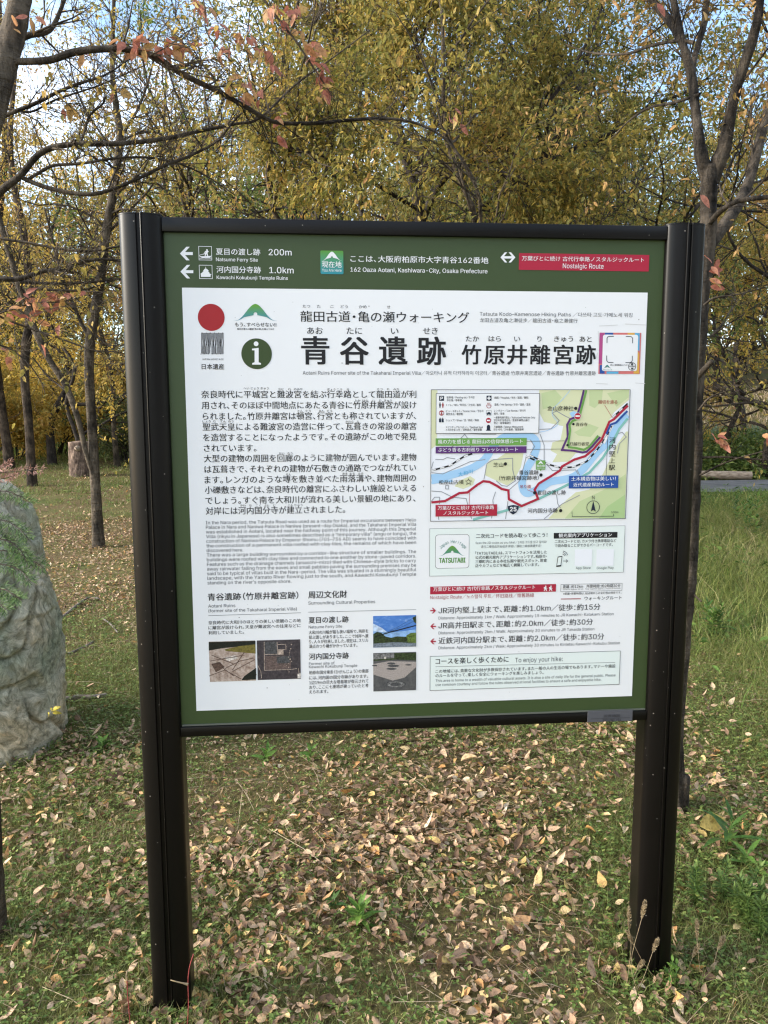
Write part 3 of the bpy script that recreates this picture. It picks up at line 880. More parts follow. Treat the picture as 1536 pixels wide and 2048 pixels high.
for a in ((59, 135, 70, 150), (62, 138, 177, 257)):
    p = Print(); arrow_left(p, R1, *a, 'white'); p.build('direction_arrow', panel)
p = Print()                                                     # boatman pictogram
p.frame(R1, 168, 66, 249, 150, 0.0011, 'white', 2)
p.poly(R1, [(172, 119), (180, 126), (240, 124), (246, 121), (238, 135), (190, 136), (178, 130)], 'white', 2)
p.poly(R1, [(205, 123), (209, 104), (206, 98), (212, 94), (224, 92), (228, 99), (222, 106), (226, 124), (219, 124), (215, 110), (212, 123)], 'white', 2)
p.disc(R1, 219, 89, 5, 'white', 2, 14)
p.line(R1, [(174, 120), (200, 112), (230, 96)], 2.5, 'white', 2)
p.line(R1, [(206, 100), (200, 116)], 3, 'white', 2)
p.line(R1, [(174, 140), (200, 137), (225, 141), (245, 137)], 2, 'white', 2)
p.build('pictogram', panel, 'white pictogram of a boatman in a square frame')
p = Print()                                                     # temple pictogram
p.frame(R1, 171, 177, 252, 260, 0.0011, 'white', 2)
p.poly(R1, [(183, 248), (183, 232), (178, 232), (200, 214), (193, 216), (205, 200), (209, 200), (211, 186), (214, 200), (218, 200), (231, 214), (224, 214), (236, 226), (230, 226), (246, 234), (240, 236), (240, 248)], 'white', 2)
p.build('pictogram', panel, 'white pictogram of a temple pagoda in a square frame')
p = Print()                                                     # you-are-here badge
za = PP(R1, 888, 92)[1]; zb = PP(R1, 1025, 232)[1]
gm = grad_ink('ink_badge_gradient', (0.10, 0.30, 0.04), (0.03, 0.26, 0.32), za, zb)
xa = PP(R1, 888, 92)[0]; xb = PP(R1, 1025, 232)[0]
p.wrect(xa, za, xb, zb, gm, 2, 0.003)
hill(p, R1, 893, 1020, 99, 153, 'white', 3)
p.text(R1, '現在地', 897, 1013, 174, 'white', bold=0.004, lay=3)
p.text(R1, 'You Are Here', 898, 1013, 208, 'white', lay=3, ky=1.25)
p.build('location_badge', panel)
p = Print()                                                     # double arrow
cy = 132.5
for s in (-1, 1):
    c0 = 578
    p.poly(R2, [(c0 + s * 44, cy), (c0 + s * 18, cy - 30), (c0 + s * 4, cy - 30), (c0 + s * 23, cy - 7), (c0, cy - 7), (c0, cy + 7), (c0 + s * 23, cy + 7), (c0 + s * 4, cy + 30), (c0 + s * 18, cy + 30)], 'white', 2)
p.build('double_arrow', panel)
p = Print()
p.rect(R2, 644, 107, 1409, 216, 'red', 2)
p.text(R2, '万葉びとに続け 古代行幸路ノスタルジックルート', 660, 1382, 138, 'white', lay=3, em=31)
p.text(R2, 'Nostalgic Route', 902, 1143, 182, 'white', lay=3, ky=1.1)
p.build('route_banner', panel)
p = Print()
p.lines(R1, [('夏目の渡し跡', 272, 533, 98), ('河内国分寺跡', 275, 537, 204)], 'white', 43, 0.006, 2)
p.lines(R1, [('200m', 583, 718, 101), ('1.0km', 587, 730, 207)], 'white', 50, 0.004, 2)
p.lines(R1, [('Natsume Ferry Site', 272, 519, 144), ('Kawachi Kokubunji Temple Ruins', 276, 696, 250)], 'white', None, 0.004, 2)
p.build('direction_lettering', panel)
p = Print()
p.text(R1, 'ここは、大阪府柏原市大字青谷162番地', 1066, 1880, 140, 'white', 43, 0.006, 2)
p.text(R1, '162 Oaza Aotani, Kashiwara-City, Osaka Prefecture', 1066, 1875, 204, 'white', None, 0.004, 2)
p.build('address_lettering', panel)

# --- emblems on the white sheet
p = Print(); p.disc(R1, 244, 487, 79, 'disc_red', 3, 64); p.build('red_disc', sheet)
p = Print()                                                     # comb-like emblem of upright strokes with kinks
rr = random.Random(4)
nst = 22
for i in range(nst):
    x = 187 + i * (314 - 187) / (nst - 1)
    if i in (8, 9) : yb_ = 640 if i == 9 else 700
    else: yb_ = 704
    ya = 578
    if i == 0: pts = [(x, ya), (x, 690), (x - 4, 707)]
    elif i in (5, 14): pts = [(x, ya), (x + 1, 640), (x - 3, 655), (x - 3, 690), (x, yb_)]
    else: pts = [(x, ya), (x, 612 + rr.randint(-8, 8)), (x + rr.choice((-2, 2)), 640 + rr.randint(-8, 8)), (x, 665), (x, yb_)]
    p.line(R1, pts, 3.4, 'black', 3)
for i in range(0, nst - 1, 2):
    x = 187 + i * (314 - 187) / (nst - 1); y = 579 if i % 4 == 0 else 703
    p.line(R1, [(x - 1, y), (x + 8, y)], 3.0, 'black', 3.4)
p.text(R1, 'JAPAN HERITAGE', 189, 317, 734, 'black', ky=0.85)
p.text(R1, '日本遺産', 188, 320, 778, 'black', bold=0.012)
p.build('heritage_emblem', sheet)
p = Print()
g2 = grad_ink('ink_hill_gradient', (0.12, 0.32, 0.03), (0.05, 0.24, 0.32), PP(R1, 500, 415)[1], PP(R1, 500, 500)[1])
hill(p, R1, 372, 637, 407, 508, g2)
p.text(R1, 'もう、すべらせない!!', 384, 628, 529, 'black', bold=0.012)
p.text(R1, '龍田古道の心臓部「亀の瀬」を越えてゆけ', 397, 615, 555, 'black', bold=0.012, em=12)
p.build('hill_emblem', sheet)
p = Print()
p.disc(R1, 512, 702, 90, 'green', 3, 64)
p.disc(R1, 509, 643, 14, 'white', 4, 24)
p.poly(R1, [(485, 672), (524, 667), (524, 752), (538, 757), (538, 766), (486, 766), (486, 757), (500, 752), (500, 682), (485, 681)], 'white', 4)
p.build('information_symbol', sheet)

# --- titles
p = Print()
fs = [('たつ', 784, 828, 421), ('た', 868, 890, 422), ('こ', 947, 967, 422), ('どう', 1008, 1050, 423), ('かめ', 1116, 1161, 424), ('せ', 1281, 1301, 426)]
p.lines(R1, fs, 'ink_grey', 22, 0.004)
p.text(R1, '龍田古道・亀の瀬ウォーキング', 771, 1766, 481, 'black', em=70, bold=0.003)
p.build('heading_lettering', sheet)
p = Print()
p.lines(R1, [('あお', 811, 902, 565), ('たに', 1043, 1134, 566), ('い', 1305, 1349, 567)], 'black', 47, 0.006)
p.text(R2, 'せき', 76, 163, 567, 'black', 47, 0.006)
p.lines(R1, [('青', 778, 938, 683), ('谷', 1007, 1170, 684), ('遺', 1235, 1400, 685)], 'black', 178, 0.021)
p.text(R2, '跡', 44, 209, 686, 'black', 178, 0.021)
p.build('title_lettering', sheet)
p = Print()
for s, x0, x1 in (('竹', 306, 418), ('原', 438, 556), ('井', 575, 690), ('離', 711, 826), ('宮', 850, 960), ('跡', 980, 1095)):
    p.text(R2, s, x0, x1, 708, 'black', 124, 0.02)
p.lines(R2, [('たか', 330, 407, 613), ('はら', 464, 536, 613), ('い', 615, 650, 614), ('り', 752, 776, 614), ('きゅう', 851, 962, 614), ('あと', 1001, 1072, 615)], 'black', 39, 0.005)
p.build('title_lettering', sheet)
p = Print()
p.text(R2, 'Tatsuta Kodo–Kamenose Hiking Paths ／다쓰타 고도·가메노세 워킹', 411, 1313, 466, 'ink_grey', 29)
p.text(R2, '龙田古道及亀之濑徒步／龍田古道・龜之瀨健行', 411, 989, 503, 'ink_grey', 28)
p.build('subtitle_lettering', sheet)
p = Print()
p.text(R1, 'Aotani Ruins Former site of the Takaharai Imperial Villa／아오타니 유적 다카하라이 이궁터／青谷遗迹 竹原井离宫遗迹／青谷遺跡 竹原井離宮遺跡', 784, 2515, 814, 'ink_grey', 29)
p.build('subtitle_lettering', sheet)

# --- sticker
p = Print()
p.rect(R2, 1119, 577, 1356, 821, 'coral', 3)
p.rect(R2, 1119, 577, 1142, 760, 'magenta', 3.5)
p.rect(R2, 1150, 577.5, 1200, 590, 'map_blue', 3.5); p.rect(R2, 1200, 577.5, 1285, 590, 'coral', 3.5); p.rect(R2, 1285, 578, 1330, 592, 'amber', 3.5)
p.poly(R2, [(1326, 579), (1356, 580), (1354, 690), (1338, 670)], 'sky_blue', 3.5)
p.poly(R2, [(1338, 680), (1354, 700), (1351, 819), (1318, 819), (1330, 760)], 'amber', 3.6)
p.poly(R2, [(1119, 770), (1140, 765), (1150, 819), (1119, 819)], 'map_blue', 3.6)
p.rect(R2, 1160, 806, 1230, 820, 'sky_blue', 3.5)
xa, za = PP(R2, 1139, 589); xb, zb = PP(R2, 1339, 804)
p.wrect(xa, za, xb, zb, 'white', 4.2, 0.005)
for x, y, sx, sy in ((1162, 599, 1, 1), (1313, 600, -1, 1), (1160, 753, 1, -1), (1311, 754, -1, -1)):
    p.line(R2, [(x, y + sy * 40), (x, y + sy * 12), (x + sx * 4, y + sy * 4), (x + sx * 12, y), (x + sx * 40, y)], 4, 'navy', 5)
hill(p, R2, 1136, 1190, 767, 789, 'teal_green', 5)
p.text(R2, '龍田古道・亀の瀬', 1138, 1190, 797, 'teal_green', 7, lay=5)
p.text(R2, '詳しい解説動画はこちら！', 1182, 1285, 768, 'black', 11, 0.012, 5)
p.ring(R2, 1310, 777, 23, 3, 'black', 5)
p.text(R2, 'KASHIWARA', 1292, 1328, 776, 'black', 12, 0.012, 5); p.disc(R2, 1310, 764, 7, 'ink_grey', 5, 16); p.rect(R2, 1304, 784, 1317, 795, 'ink_grey', 5)
p.build('sticker', sheet, 'square sticker with a colourful border and rounded white middle')

# --- main text
p = Print()
B = [('奈良時代に平城宮と難波宮を結ぶ行幸路として龍田道が利', 42, 1477, 63), ('用され、そのほぼ中間地点にあたる青谷に竹原井離宮が設け', 45, 1477, 136), ('られました。竹原井離宮は頓宮、行宮とも称されていますが、', 52, 1475, 209),
     ('聖武天皇による難波宮の造営に伴って、瓦葺きの常設の離宮', 52, 1477, 280), ('を造営することになったようです。その遺跡がこの地で発見', 55, 1477, 351), ('されています。', 60, 410, 422),
     ('大型の建物の周囲を回廊のように建物が囲んでいます。建物', 60, 1477, 492), ('は瓦葺きで、それぞれの建物が石敷きの通路でつながれてい', 64, 1475, 563), ('ます。レンガのような塼を敷き並べた雨落溝や、建物周囲の', 65, 1475, 634),
     ('小礫敷きなどは、奈良時代の離宮にふさわしい施設といえる', 66, 1475, 702), ('でしょう。すぐ南を大和川が流れる美しい景観の地にあり、', 70, 1472, 772), ('対岸には河内国分寺が建立されました。', 72, 1003, 842)]
p.lines(R3, B, 'black', 55, 0.004)
F_ = [('へい じょう きゅう', 325, 492, 22), ('なに', 557, 593, 28), ('わ', 622, 640, 28), ('のみや', 661, 718, 28), ('ぎょう', 883, 937, 30), ('こう', 947, 982, 30), ('ろ', 1012, 1028, 30), ('たつ', 1217, 1253, 28), ('た', 1281, 1299, 28), ('みち', 1325, 1361, 28),
      ('たか', 1068, 1104, 104), ('はら', 1118, 1154, 104), ('い', 1183, 1198, 104), ('り', 1231, 1243, 104), ('きゅう', 1262, 1313, 104), ('とん', 686, 720, 173), ('ぐう', 738, 773, 173), ('あん', 828, 863, 173), ('ぐう', 880, 915, 173),
      ('しょう', 50, 104, 243), ('む', 122, 139, 243), ('てん', 168, 206, 243), ('のう', 221, 257, 243), ('かわら', 1005, 1058, 245), ('ぶ', 1076, 1094, 245), ('かい', 561, 597, 456), ('ろう', 616, 651, 456), ('せん', 606, 641, 597),
      ('あま', 984, 1018, 592), ('おち', 1032, 1067, 592), ('みぞ', 1088, 1124, 592), ('かわ', 303, 339, 804), ('ち', 362, 378, 804), ('こく', 407, 440, 804), ('ぶん', 461, 496, 804), ('じ', 523, 539, 804), ('こん', 622, 655, 802), ('りゅう', 665, 718, 802)]
p.lines(R3, F_, 'black', 18, 0.006)
p.build('body_lettering', sheet, 'main Japanese text in black')
p = Print()
E_ = ['In the Nara period, the Tatsuta Road was used as a route for Imperial excursions between Heijo', 'Palace in Nara and Naniwa Palace in Naniwa (present-day Osaka), and the Takaharai Imperial Villa', 'was established in Aotani, located near the halfway point of this journey. Although this Imperial',
      'Villa (rikyu in Japanese) is also sometimes described as a “temporary villa” (angu or tongu), the', 'construction of Naniwa Palace by Emperor Shomu (701–756 AD) seems to have coincided with', 'the construction of a permanent villa roofed with clay tiles, the remains of which have been', 'discovered here.',
      'There was a large building surrounded by a corridor-like structure of smaller buildings. The', 'buildings were roofed with clay tiles and connected to one another by stone-paved corridors.', 'Features such as the drainage channels (amaochi-mizo) tiled with Chinese-style bricks to carry',
      'away rainwater falling from the eaves and small pebbles paving the surrounding premises may be', 'said to be typical of villas built in the Nara-period. The villa was situated in a stunningly beautiful', 'landscape, with the Yamato River flowing just to the south, and Kawachi Kokubunji Temple', 'standing on the river’s opposite shore.']
for i, s in enumerate(E_):
    p.text(R4, s, 72 + i * 0.92, 322 if i == 6 else 644 if i == 13 else 1476, 84 + i * 30.9, 'ink_grey', 30, 0)
p.build('body_lettering', sheet, 'small English text in grey')

# --- lower left columns
p = Print()
p.text(R5, '青谷遺跡（竹原井離宮跡）', 86, 690, 114, 'black', 52, 0.014)
p.text(R5, 'Aotani Ruins', 88, 270, 173, 'ink_grey', 29); p.text(R5, '(former site of the Takaharai Imperial Villa)', 90, 680, 205, 'ink_grey', 28)
p.line(R5, [(90, 237), (707, 218)], 2.6, 'ink_grey')
p.lines(R5, [('奈良時代に大和川のほとりの美しい景観のこの地', 90, 706, 285), ('に離宮が設けられ、天皇が難波宮への往来などに', 90, 706, 319), ('利用していました。', 91, 327, 352)], 'black', 27, 0.006)
p.text(R5, '周辺文化財', 757, 1015, 99, 'black', 52, 0.014); p.text(R5, 'Surrounding Cultural Properties', 757, 1203, 153, 'ink_grey', 29)
p.line(R5, [(757, 214), (1476, 197)], 2.6, 'ink_grey')
p.text(R5, '夏目の渡し跡', 759, 1025, 268, 'black', 46, 0.013); p.text(R5, 'Natsume Ferry Site', 759, 982, 313, 'ink_grey', 26)
p.lines(R5, [('大和川の川幅が最も狭い場所で、両岸を', 760, 1157, 350), ('結ぶ渡しがありました。ここで対岸へ渡', 761, 1157, 382), ('り、人々が往来しました。現在は、スリル', 762, 1157, 412), ('満点のつり橋がかかっています。', 762, 1084, 443)], 'black', 27, 0.006)
p.text(R5, '河内国分寺跡', 761, 1026, 511, 'black', 46, 0.013); p.text(R5, 'Former site of', 761, 932, 558, 'ink_grey', 25); p.text(R5, 'Kawachi Kokubunji Temple', 761, 1083, 579, 'ink_grey', 25)
p.lines(R5, [('柏原市国分東条（ひがんじょう）の東部', 762, 1158, 618), ('には、河内国の国分寺跡があります。', 762, 1155, 653), ('1辺19mの巨大な塔基壇が復元されて', 763, 1158, 685), ('おり、ここに七重塔が建っていたと考', 763, 1158, 716), ('えられます。', 763, 890, 746)], 'black', 27, 0.006)
p.build('caption_lettering', sheet)

def photo(stops, base_scale, x0, y0, x1, y1, extra=None, stretch=(1, 1, 1), label=None):
    mt = noise_mat('printed_photo', stops, base_scale, 0.45, detail=6, stretch=stretch, nrough=0.75)
    p = Print(); p.rect(R5, x0, y0, x1, y1, mt, 3)
    if extra: extra(p)
    return p.build('photograph', sheet, label)
INK.update(ph_dark=(0.012, 0.014, 0.010), ph_grass=(0.16, 0.13, 0.03), ph_sand=(0.42, 0.33, 0.27), ph_pale=(0.6, 0.54, 0.48), ph_brown=(0.10, 0.06, 0.045), ph_earth=(0.075, 0.058, 0.055), ph_earth2=(0.12, 0.085, 0.075),
           ph_sky=(0.07, 0.19, 0.52), ph_sky2=(0.25, 0.42, 0.68), ph_cloud=(0.5, 0.6, 0.75), ph_tree=(0.03, 0.045, 0.015), ph_water=(0.16, 0.19, 0.22), ph_gravel=(0.36, 0.31, 0.28), ph_stone=(0.16, 0.155, 0.15), ph_grey=(0.07, 0.07, 0.072), ph_leaf=(0.10, 0.15, 0.03))
def inkn(c, sc=300, amp=0.5):
    """a mottled ink for the printed photographs"""
    k = c + '_mottled'
    if k not in _im:
        a = INK[c]
        _im[k] = noise_mat('ink_' + k, [(0.33, tuple(v * (1 - amp) for v in a)), (0.5, a), (0.68, tuple(min(1, v * (1 + amp * 1.2)) for v in a))], sc, 0.5, detail=6)
    return _im[k]
def ex_a(p):
    p.poly(R5, [(92, 414), (404, 405), (404, 432), (180, 455), (93, 470)], inkn('ph_dark'), 3.4)
    p.poly(R5, [(198, 462), (300, 440), (404, 428), (405, 490), (300, 482), (205, 473)], inkn('ph_grass', 200, 0.35), 3.5)
    p.poly(R5, [(110, 560), (165, 545), (200, 580), (140, 615)], inkn('ph_brown'), 3.5)
    p.poly(R5, [(190, 520), (270, 500), (285, 520), (230, 540)], inkn('ph_pale'), 3.5)
    for a in ([(150, 560), (260, 640)], [(200, 590), (300, 540), (390, 520)], [(250, 610), (400, 530)], [(95, 640), (200, 600), (310, 660)], [(100, 540), (330, 500)], [(110, 500), (260, 560)], [(330, 480), (250, 600)]):
        p.line(R5, a, 5, inkn('ph_brown', 400), 3.8)
    p.poly(R5, [(330, 640), (408, 585), (408, 662), (310, 668)], inkn('ph_dark'), 3.8)
photo([(0.3, (0.16, 0.10, 0.075)), (0.5, (0.42, 0.32, 0.26)), (0.7, (0.62, 0.52, 0.45))], 90, 92, 411, 407, 670, ex_a, label='photo of an excavation with pale earth under trees')
def ex_b(p):
    p.poly(R5, [(463, 412), (550, 410), (552, 490), (465, 495)], inkn('ph_grey'), 3.4)
    p.poly(R5, [(470, 506), (600, 503), (640, 520), (640, 590), (470, 600)], inkn('ph_earth2'), 3.4)
    p.poly(R5, [(545, 510), (640, 505), (632, 555), (548, 555)], inkn('ph_grey'), 3.6)
    p.poly(R5, [(552, 470), (590, 465), (592, 496), (553, 498)], inkn('ph_sand'), 3.6)
    for a in ([(462, 412), (464, 602)], [(464, 602), (640, 596), (680, 590)], [(464, 496), (560, 494)], [(548, 412), (552, 498)], [(552, 430), (606, 428), (608, 462), (552, 464)], [(420, 570), (440, 610), (445, 655)], [(690, 590), (700, 650)]):
        p.line(R5, a, 3.5, inkn('ph_sand', 500), 3.8)
    rr = random.Random(2)
    for k in range(14):
        p.disc(R5, 616 + rr.uniform(-8, 30), 430 + k * 14, rr.uniform(2, 5), inkn('ph_sand', 500), 3.8, 10)
    p.poly(R5, [(685, 625), (706, 620), (706, 652), (685, 655)], inkn('ph_pale'), 3.8)
photo([(0.3, (0.02, 0.018, 0.02)), (0.55, (0.06, 0.05, 0.055)), (0.75, (0.12, 0.09, 0.085))], 120, 413, 403, 707, 658, ex_b, label='dark aerial photo of an excavation in a field')
def ex_c(p):
    p.poly(R5, [(1190, 300), (1240, 330), (1300, 350), (1476, 330), (1476, 400), (1190, 405)], inkn('ph_sky2', 60, 0.3), 3.3)
    p.poly(R5, [(1190, 290), (1250, 320), (1280, 345), (1230, 345), (1190, 340)], inkn('ph_cloud', 80, 0.3), 3.4)
    p.poly(R5, [(1190, 360), (1215, 345), (1245, 352), (1270, 375), (1310, 385), (1350, 375), (1400, 378), (1476, 372), (1476, 425), (1190, 430)], inkn('ph_tree', 350, 0.8), 3.6)
    p.poly(R5, [(1410, 370), (1440, 352), (1476, 350), (1476, 420), (1420, 415)], inkn('ph_leaf', 350, 0.6), 3.8)
    p.poly(R5, [(1190, 424), (1330, 414), (1476, 420), (1476, 443), (1190, 449)], inkn('ph_water'), 3.9)
    p.line(R5, [(1200, 378), (1300, 348), (1400, 322), (1476, 302)], 7, 'ph_dark', 4)
    p.line(R5, [(1260, 355), (1350, 315), (1440, 262), (1476, 244)], 1.6, 'ph_dark', 4); p.line(R5, [(1280, 352), (1380, 312), (1476, 268)], 1.6, 'ph_dark', 4)
    p.poly(R5, [(1452, 250), (1476, 238), (1476, 290), (1462, 280)], inkn('ph_tree', 400), 4)
photo([(0.35, (0.05, 0.16, 0.48)), (0.55, (0.085, 0.22, 0.56)), (0.75, (0.4, 0.52, 0.74))], 40, 1189, 240, 1476, 443, ex_c, (1, 1, 2.5), label='photo of a suspension bridge under blue sky')
def ex_d(p):
    p.poly(R5, [(1190, 490), (1476, 484), (1476, 535), (1330, 530), (1190, 540)], inkn('ph_tree', 250, 0.8), 3.4)
    p.poly(R5, [(1190, 490), (1330, 488), (1330, 520), (1190, 530)], inkn('ph_stone', 200, 0.7), 3.5)
    p.poly(R5, [(1190, 560), (1300, 540), (1476, 545), (1476, 580), (1400, 650), (1320, 670), (1190, 630)], inkn('ph_gravel', 600, 0.4), 3.6)
    for x, y, a, b in ((1310, 556, 28, 7), (1325, 572, 40, 8), (1312, 592, 34, 7), (1425, 565, 22, 5), (1200, 570, 18, 5)):
        p.poly(R5, [(x + a * math.cos(t), y + b * math.sin(t)) for t in np.arange(20) * PI / 10], inkn('ph_grey'), 3.8)
    for a, b, c in ((70, 26, 'ph_grey'), (58, 20, 'ph_stone'), (36, 11, 'ph_grey')):
        p.poly(R5, [(1340 + a * math.cos(t), 695 + b * math.sin(t)) for t in np.arange(28) * PI / 14], inkn(c), 3.8 + (70 - a) * 0.01)
    p.rect(R5, 1262, 512, 1276, 526, 'ph_pale', 4)
photo([(0.35, (0.06, 0.06, 0.062)), (0.6, (0.11, 0.108, 0.105))], 70, 1190, 487, 1476, 734, ex_d, label='photo of a gravel platform with round foundation stones')

# --- route map
p = Print()
p.rect(R6, 44, 35, 1462, 975, 'map_base', 3)
def mp_(pts, c, l): p.poly(R6, pts, c, l)
mp_([(46, 37), (90, 37), (86, 380), (80, 440), (46, 470)], 'hill', 3.2)
mp_([(834, 34), (1494, 31), (1490, 110), (1380, 200), (1330, 290), (1290, 400), (1200, 480), (1100, 500), (1050, 560), (930, 565), (965, 505), (918, 480), (930, 420), (990, 400), (1010, 300), (960, 290), (870, 270), (834, 200)], 'hill', 3.2)
mp_([(850, 60), (950, 36), (1000, 90), (960, 150), (860, 180)], 'hill2', 3.4); mp_([(1200, 36), (1300, 34), (1290, 120), (1240, 170), (1200, 150)], 'hill2', 3.4); mp_([(1090, 345), (1200, 285), (1270, 310), (1210, 380), (1120, 370)], 'hill2', 3.4)
mp_([(1330, 60), (1450, 35), (1490, 34), (1488, 90), (1400, 160)], 'hill2', 3.4)
mp_([(450, 580), (480, 545), (520, 545), (600, 490), (720, 500), (700, 600), (650, 700), (600, 735), (500, 690), (440, 660)], 'hill', 3.2)
mp_([(215, 740), (250, 700), (330, 665), (365, 690), (350, 730), (280, 760)], 'hill', 3.2)
mp_([(900, 978), (1000, 870), (1100, 785), (1200, 765), (1300, 650), (1400, 440), (1470, 340), (1484, 340), (1460, 972)], 'hill', 3.2)
mp_([(1020, 977), (1130, 850), (1300, 770), (1467, 650), (1460, 973)], 'hill2', 3.4); mp_([(1270, 975), (1330, 890), (1463, 800), (1460, 973)], 'hill3', 3.6)
rv = [(46, 682), (180, 660), (330, 612), (430, 550), (495, 455), (560, 392), (650, 368), (770, 376), (815, 430), (795, 520), (740, 620), (708, 720), (735, 788), (800, 775), (900, 712), (1060, 680), (1150, 620), (1250, 500), (1350, 400), (1420, 280), (1476, 215)]
p.line(R6, rv, 56, 'river', 3.8, True)
p.line(R6, [(46, 716), (110, 705), (200, 700)], 20, 'river', 3.8); p.line(R6, [(845, 772), (930, 715), (1010, 700), (1060, 700)], 26, 'river', 3.8, True)
mp_([(1055, 205), (1085, 190), (1110, 200), (1105, 240), (1070, 232)], 'river', 3.8)
p.line(R6, [(1060, 38), (1000, 110), (940, 170), (930, 220), (972, 285), (900, 330), (834, 345)], 4, 'river', 3.9, True)
for a in ([(46, 640), (130, 650), (240, 600), (330, 560), (440, 545)], [(75, 545), (130, 545), (160, 530), (220, 540)], [(180, 470), (290, 360), (310, 390), (340, 470)], [(450, 575), (500, 545), (640, 535), (640, 620), (660, 700), (600, 740), (560, 735), (520, 700)], [(430, 690), (450, 580)],
          [(840, 360), (870, 440), (870, 560), (930, 625), (1100, 620), (1118, 655)], [(834, 325), (920, 320), (980, 260), (930, 205), (960, 190), (1020, 225), (1060, 245)], [(740, 520), (720, 600), (690, 700), (610, 770)], [(605, 850), (588, 980)], [(515, 780), (495, 840), (500, 900), (485, 975)],
          [(870, 978), (940, 920), (1000, 870), (1130, 805)], [(960, 800), (970, 870), (990, 900)], [(46, 775), (120, 780), (200, 820), (300, 830), (340, 980)], [(46, 850), (70, 820), (105, 820), (105, 870)], [(150, 760), (150, 735), (172, 735), (172, 760), (150, 760)],
          [(1380, 430), (1400, 360), (1440, 345), (1470, 380), (1420, 430), (1405, 500)], [(100, 985), (90, 890)], [(240, 350), (420, 360), (520, 360)], [(770, 400), (800, 450), (770, 500)], [(200, 830), (240, 790)], [(1110, 620), (1130, 660)], [(60, 560), (46, 610)]):
    p.line(R6, a, 5.5, 'road', 4)
p.line(R6, [(350, 984), (600, 915), (700, 885), (825, 835), (1050, 725), (1200, 640), (1300, 530), (1380, 400), (1420, 320), (1480, 245)], 18, 'teal', 4.2)
def rail_(pts):
    p.line(R6, pts, 12, 'black', 4.4)
    q = []
    for a, b in zip(pts[:-1], pts[1:]):
        k = max(1, int(math.hypot(b[0] - a[0], b[1] - a[1]) / 4))
        q += [(a[0] + (b[0] - a[0]) * i / k, a[1] + (b[1] - a[1]) * i / k) for i in range(k)]
    for i in range(0, len(q) - 9, 16): p.line(R6, [q[i], q[i + 8]], 8, 'white', 4.6)
rail_([(46, 625), (180, 590), (290, 518), (345, 502)]); rail_([(762, 512), (830, 545), (900, 580), (990, 605), (1080, 600), (1180, 560), (1260, 470), (1330, 370), (1362, 300)]); rail_([(1370, 238), (1480, 135)]); rail_([(735, 520), (800, 548)])
p.line(R6, [(1160, 38), (1150, 80), (1130, 160), (1108, 232), (1060, 250), (1038, 290), (1040, 330), (1042, 380), (1010, 450), (1000, 475), (1080, 480), (1150, 493), (1180, 488), (1220, 450), (1280, 380)], 15, 'map_purple', 4.8)
p.line(R6, [(1178, 38), (1165, 90), (1146, 160), (1124, 244), (1076, 264), (1055, 290), (1060, 330), (1046, 430), (1050, 455), (1100, 460), (1160, 474), (1200, 450), (1265, 370)], 15, 'map_green', 4.9)
p.line(R6, [(46, 858), (145, 848), (250, 790), (310, 785), (380, 730), (425, 703), (470, 708), (530, 740), (560, 760), (608, 770), (612, 835), (705, 885), (825, 832), (800, 765), (830, 720), (930, 660), (985, 625), (1000, 595), (1090, 545), (1170, 520), (1230, 470), (1290, 400), (1345, 270), (1380, 250), (1482, 150)], 17, 'red', 5.2)
p.line(R6, [(1325, 358), (1355, 290), (1395, 275), (1478, 190)], 15, 'map_blue', 5)
p.line(R6, [(1335, 370), (1322, 662)], 3, 'navy', 5.4); p.line(R6, [(742, 411), (1020, 408)], 3, 'ink_grey', 5.4); p.line(R6, [(742, 470), (996, 468)], 3, 'ink_grey', 5.4); p.line(R6, [(325, 785), (322, 876)], 3, 'red', 5.0); p.line(R6, [(1312, 148), (1368, 240)], 3, 'red', 5); p.line(R6, [(745, 765), (795, 785)], 3, 'red', 5.4)
p.poly(R6, [(1300, 420), (1330, 365), (1344, 368), (1312, 432)], 'white', 5.0)
for x, y, r in ((1100, 171, 12), (1083, 286, 9), (1040, 440, 9), (586, 577, 12), (846, 658, 12), (800, 787, 12), (990, 918, 12)): p.disc(R6, x, y, r, 'black', 6, 20)
p.disc(R6, 1114, 228, 25, 'white', 5.8, 28); p.disc(R6, 1114, 228, 23, 'red', 6, 28); p.rect(R6, 1098, 222, 1130, 233, 'white', 6.2)
def star(cx, cy, ro, c):
    pts = [(cx + (ro if i % 2 == 0 else ro * 0.42) * math.sin(i * PI / 5), cy - (ro if i % 2 == 0 else ro * 0.42) * math.cos(i * PI / 5)) for i in range(11)]
    p.line(R6, pts, 3.5, c, 6)
star(317, 708, 24, 'black')
for s, x0, x1, y, em in (('金山彦神社', 893, 1083, 171, 38), ('青谷寺', 1101, 1186, 288, 29), ('打越行者堂', 1054, 1196, 431, 29), ('芝山', 498, 570, 584, 36), ('青谷遺跡', 686, 828, 640, 36), ('（竹原井頓宮跡地）', 540, 830, 681, 35), ('夏目の渡し跡', 820, 1027, 787, 36), ('松岳山古墳', 101, 281, 711, 36), ('河内国分寺跡', 749, 968, 919, 37)):
    p.text(R6, s, x0, x1, y, 'black', em, 0.006, 6)
for i, ch in enumerate('河内堅上駅'): p.text(R6, ch, 1346 + (i % 2) - i, 1391 - i, 403 + i * 50, 'black', 45, 0.006, 6)
p.text(R6, '踏切を渡る', 1265, 1404, 124, 'wine', 30, 0.008, 6); p.text(R6, '吊り橋', 694, 772, 743, 'wine', 28, 0.008, 6)
for i, ch in enumerate('大和川'): p.text(R6, ch, 243 + i * 36, 274 + i * 36, 652 - i * 10, 'sky_blue', 33, 0.004, 6)
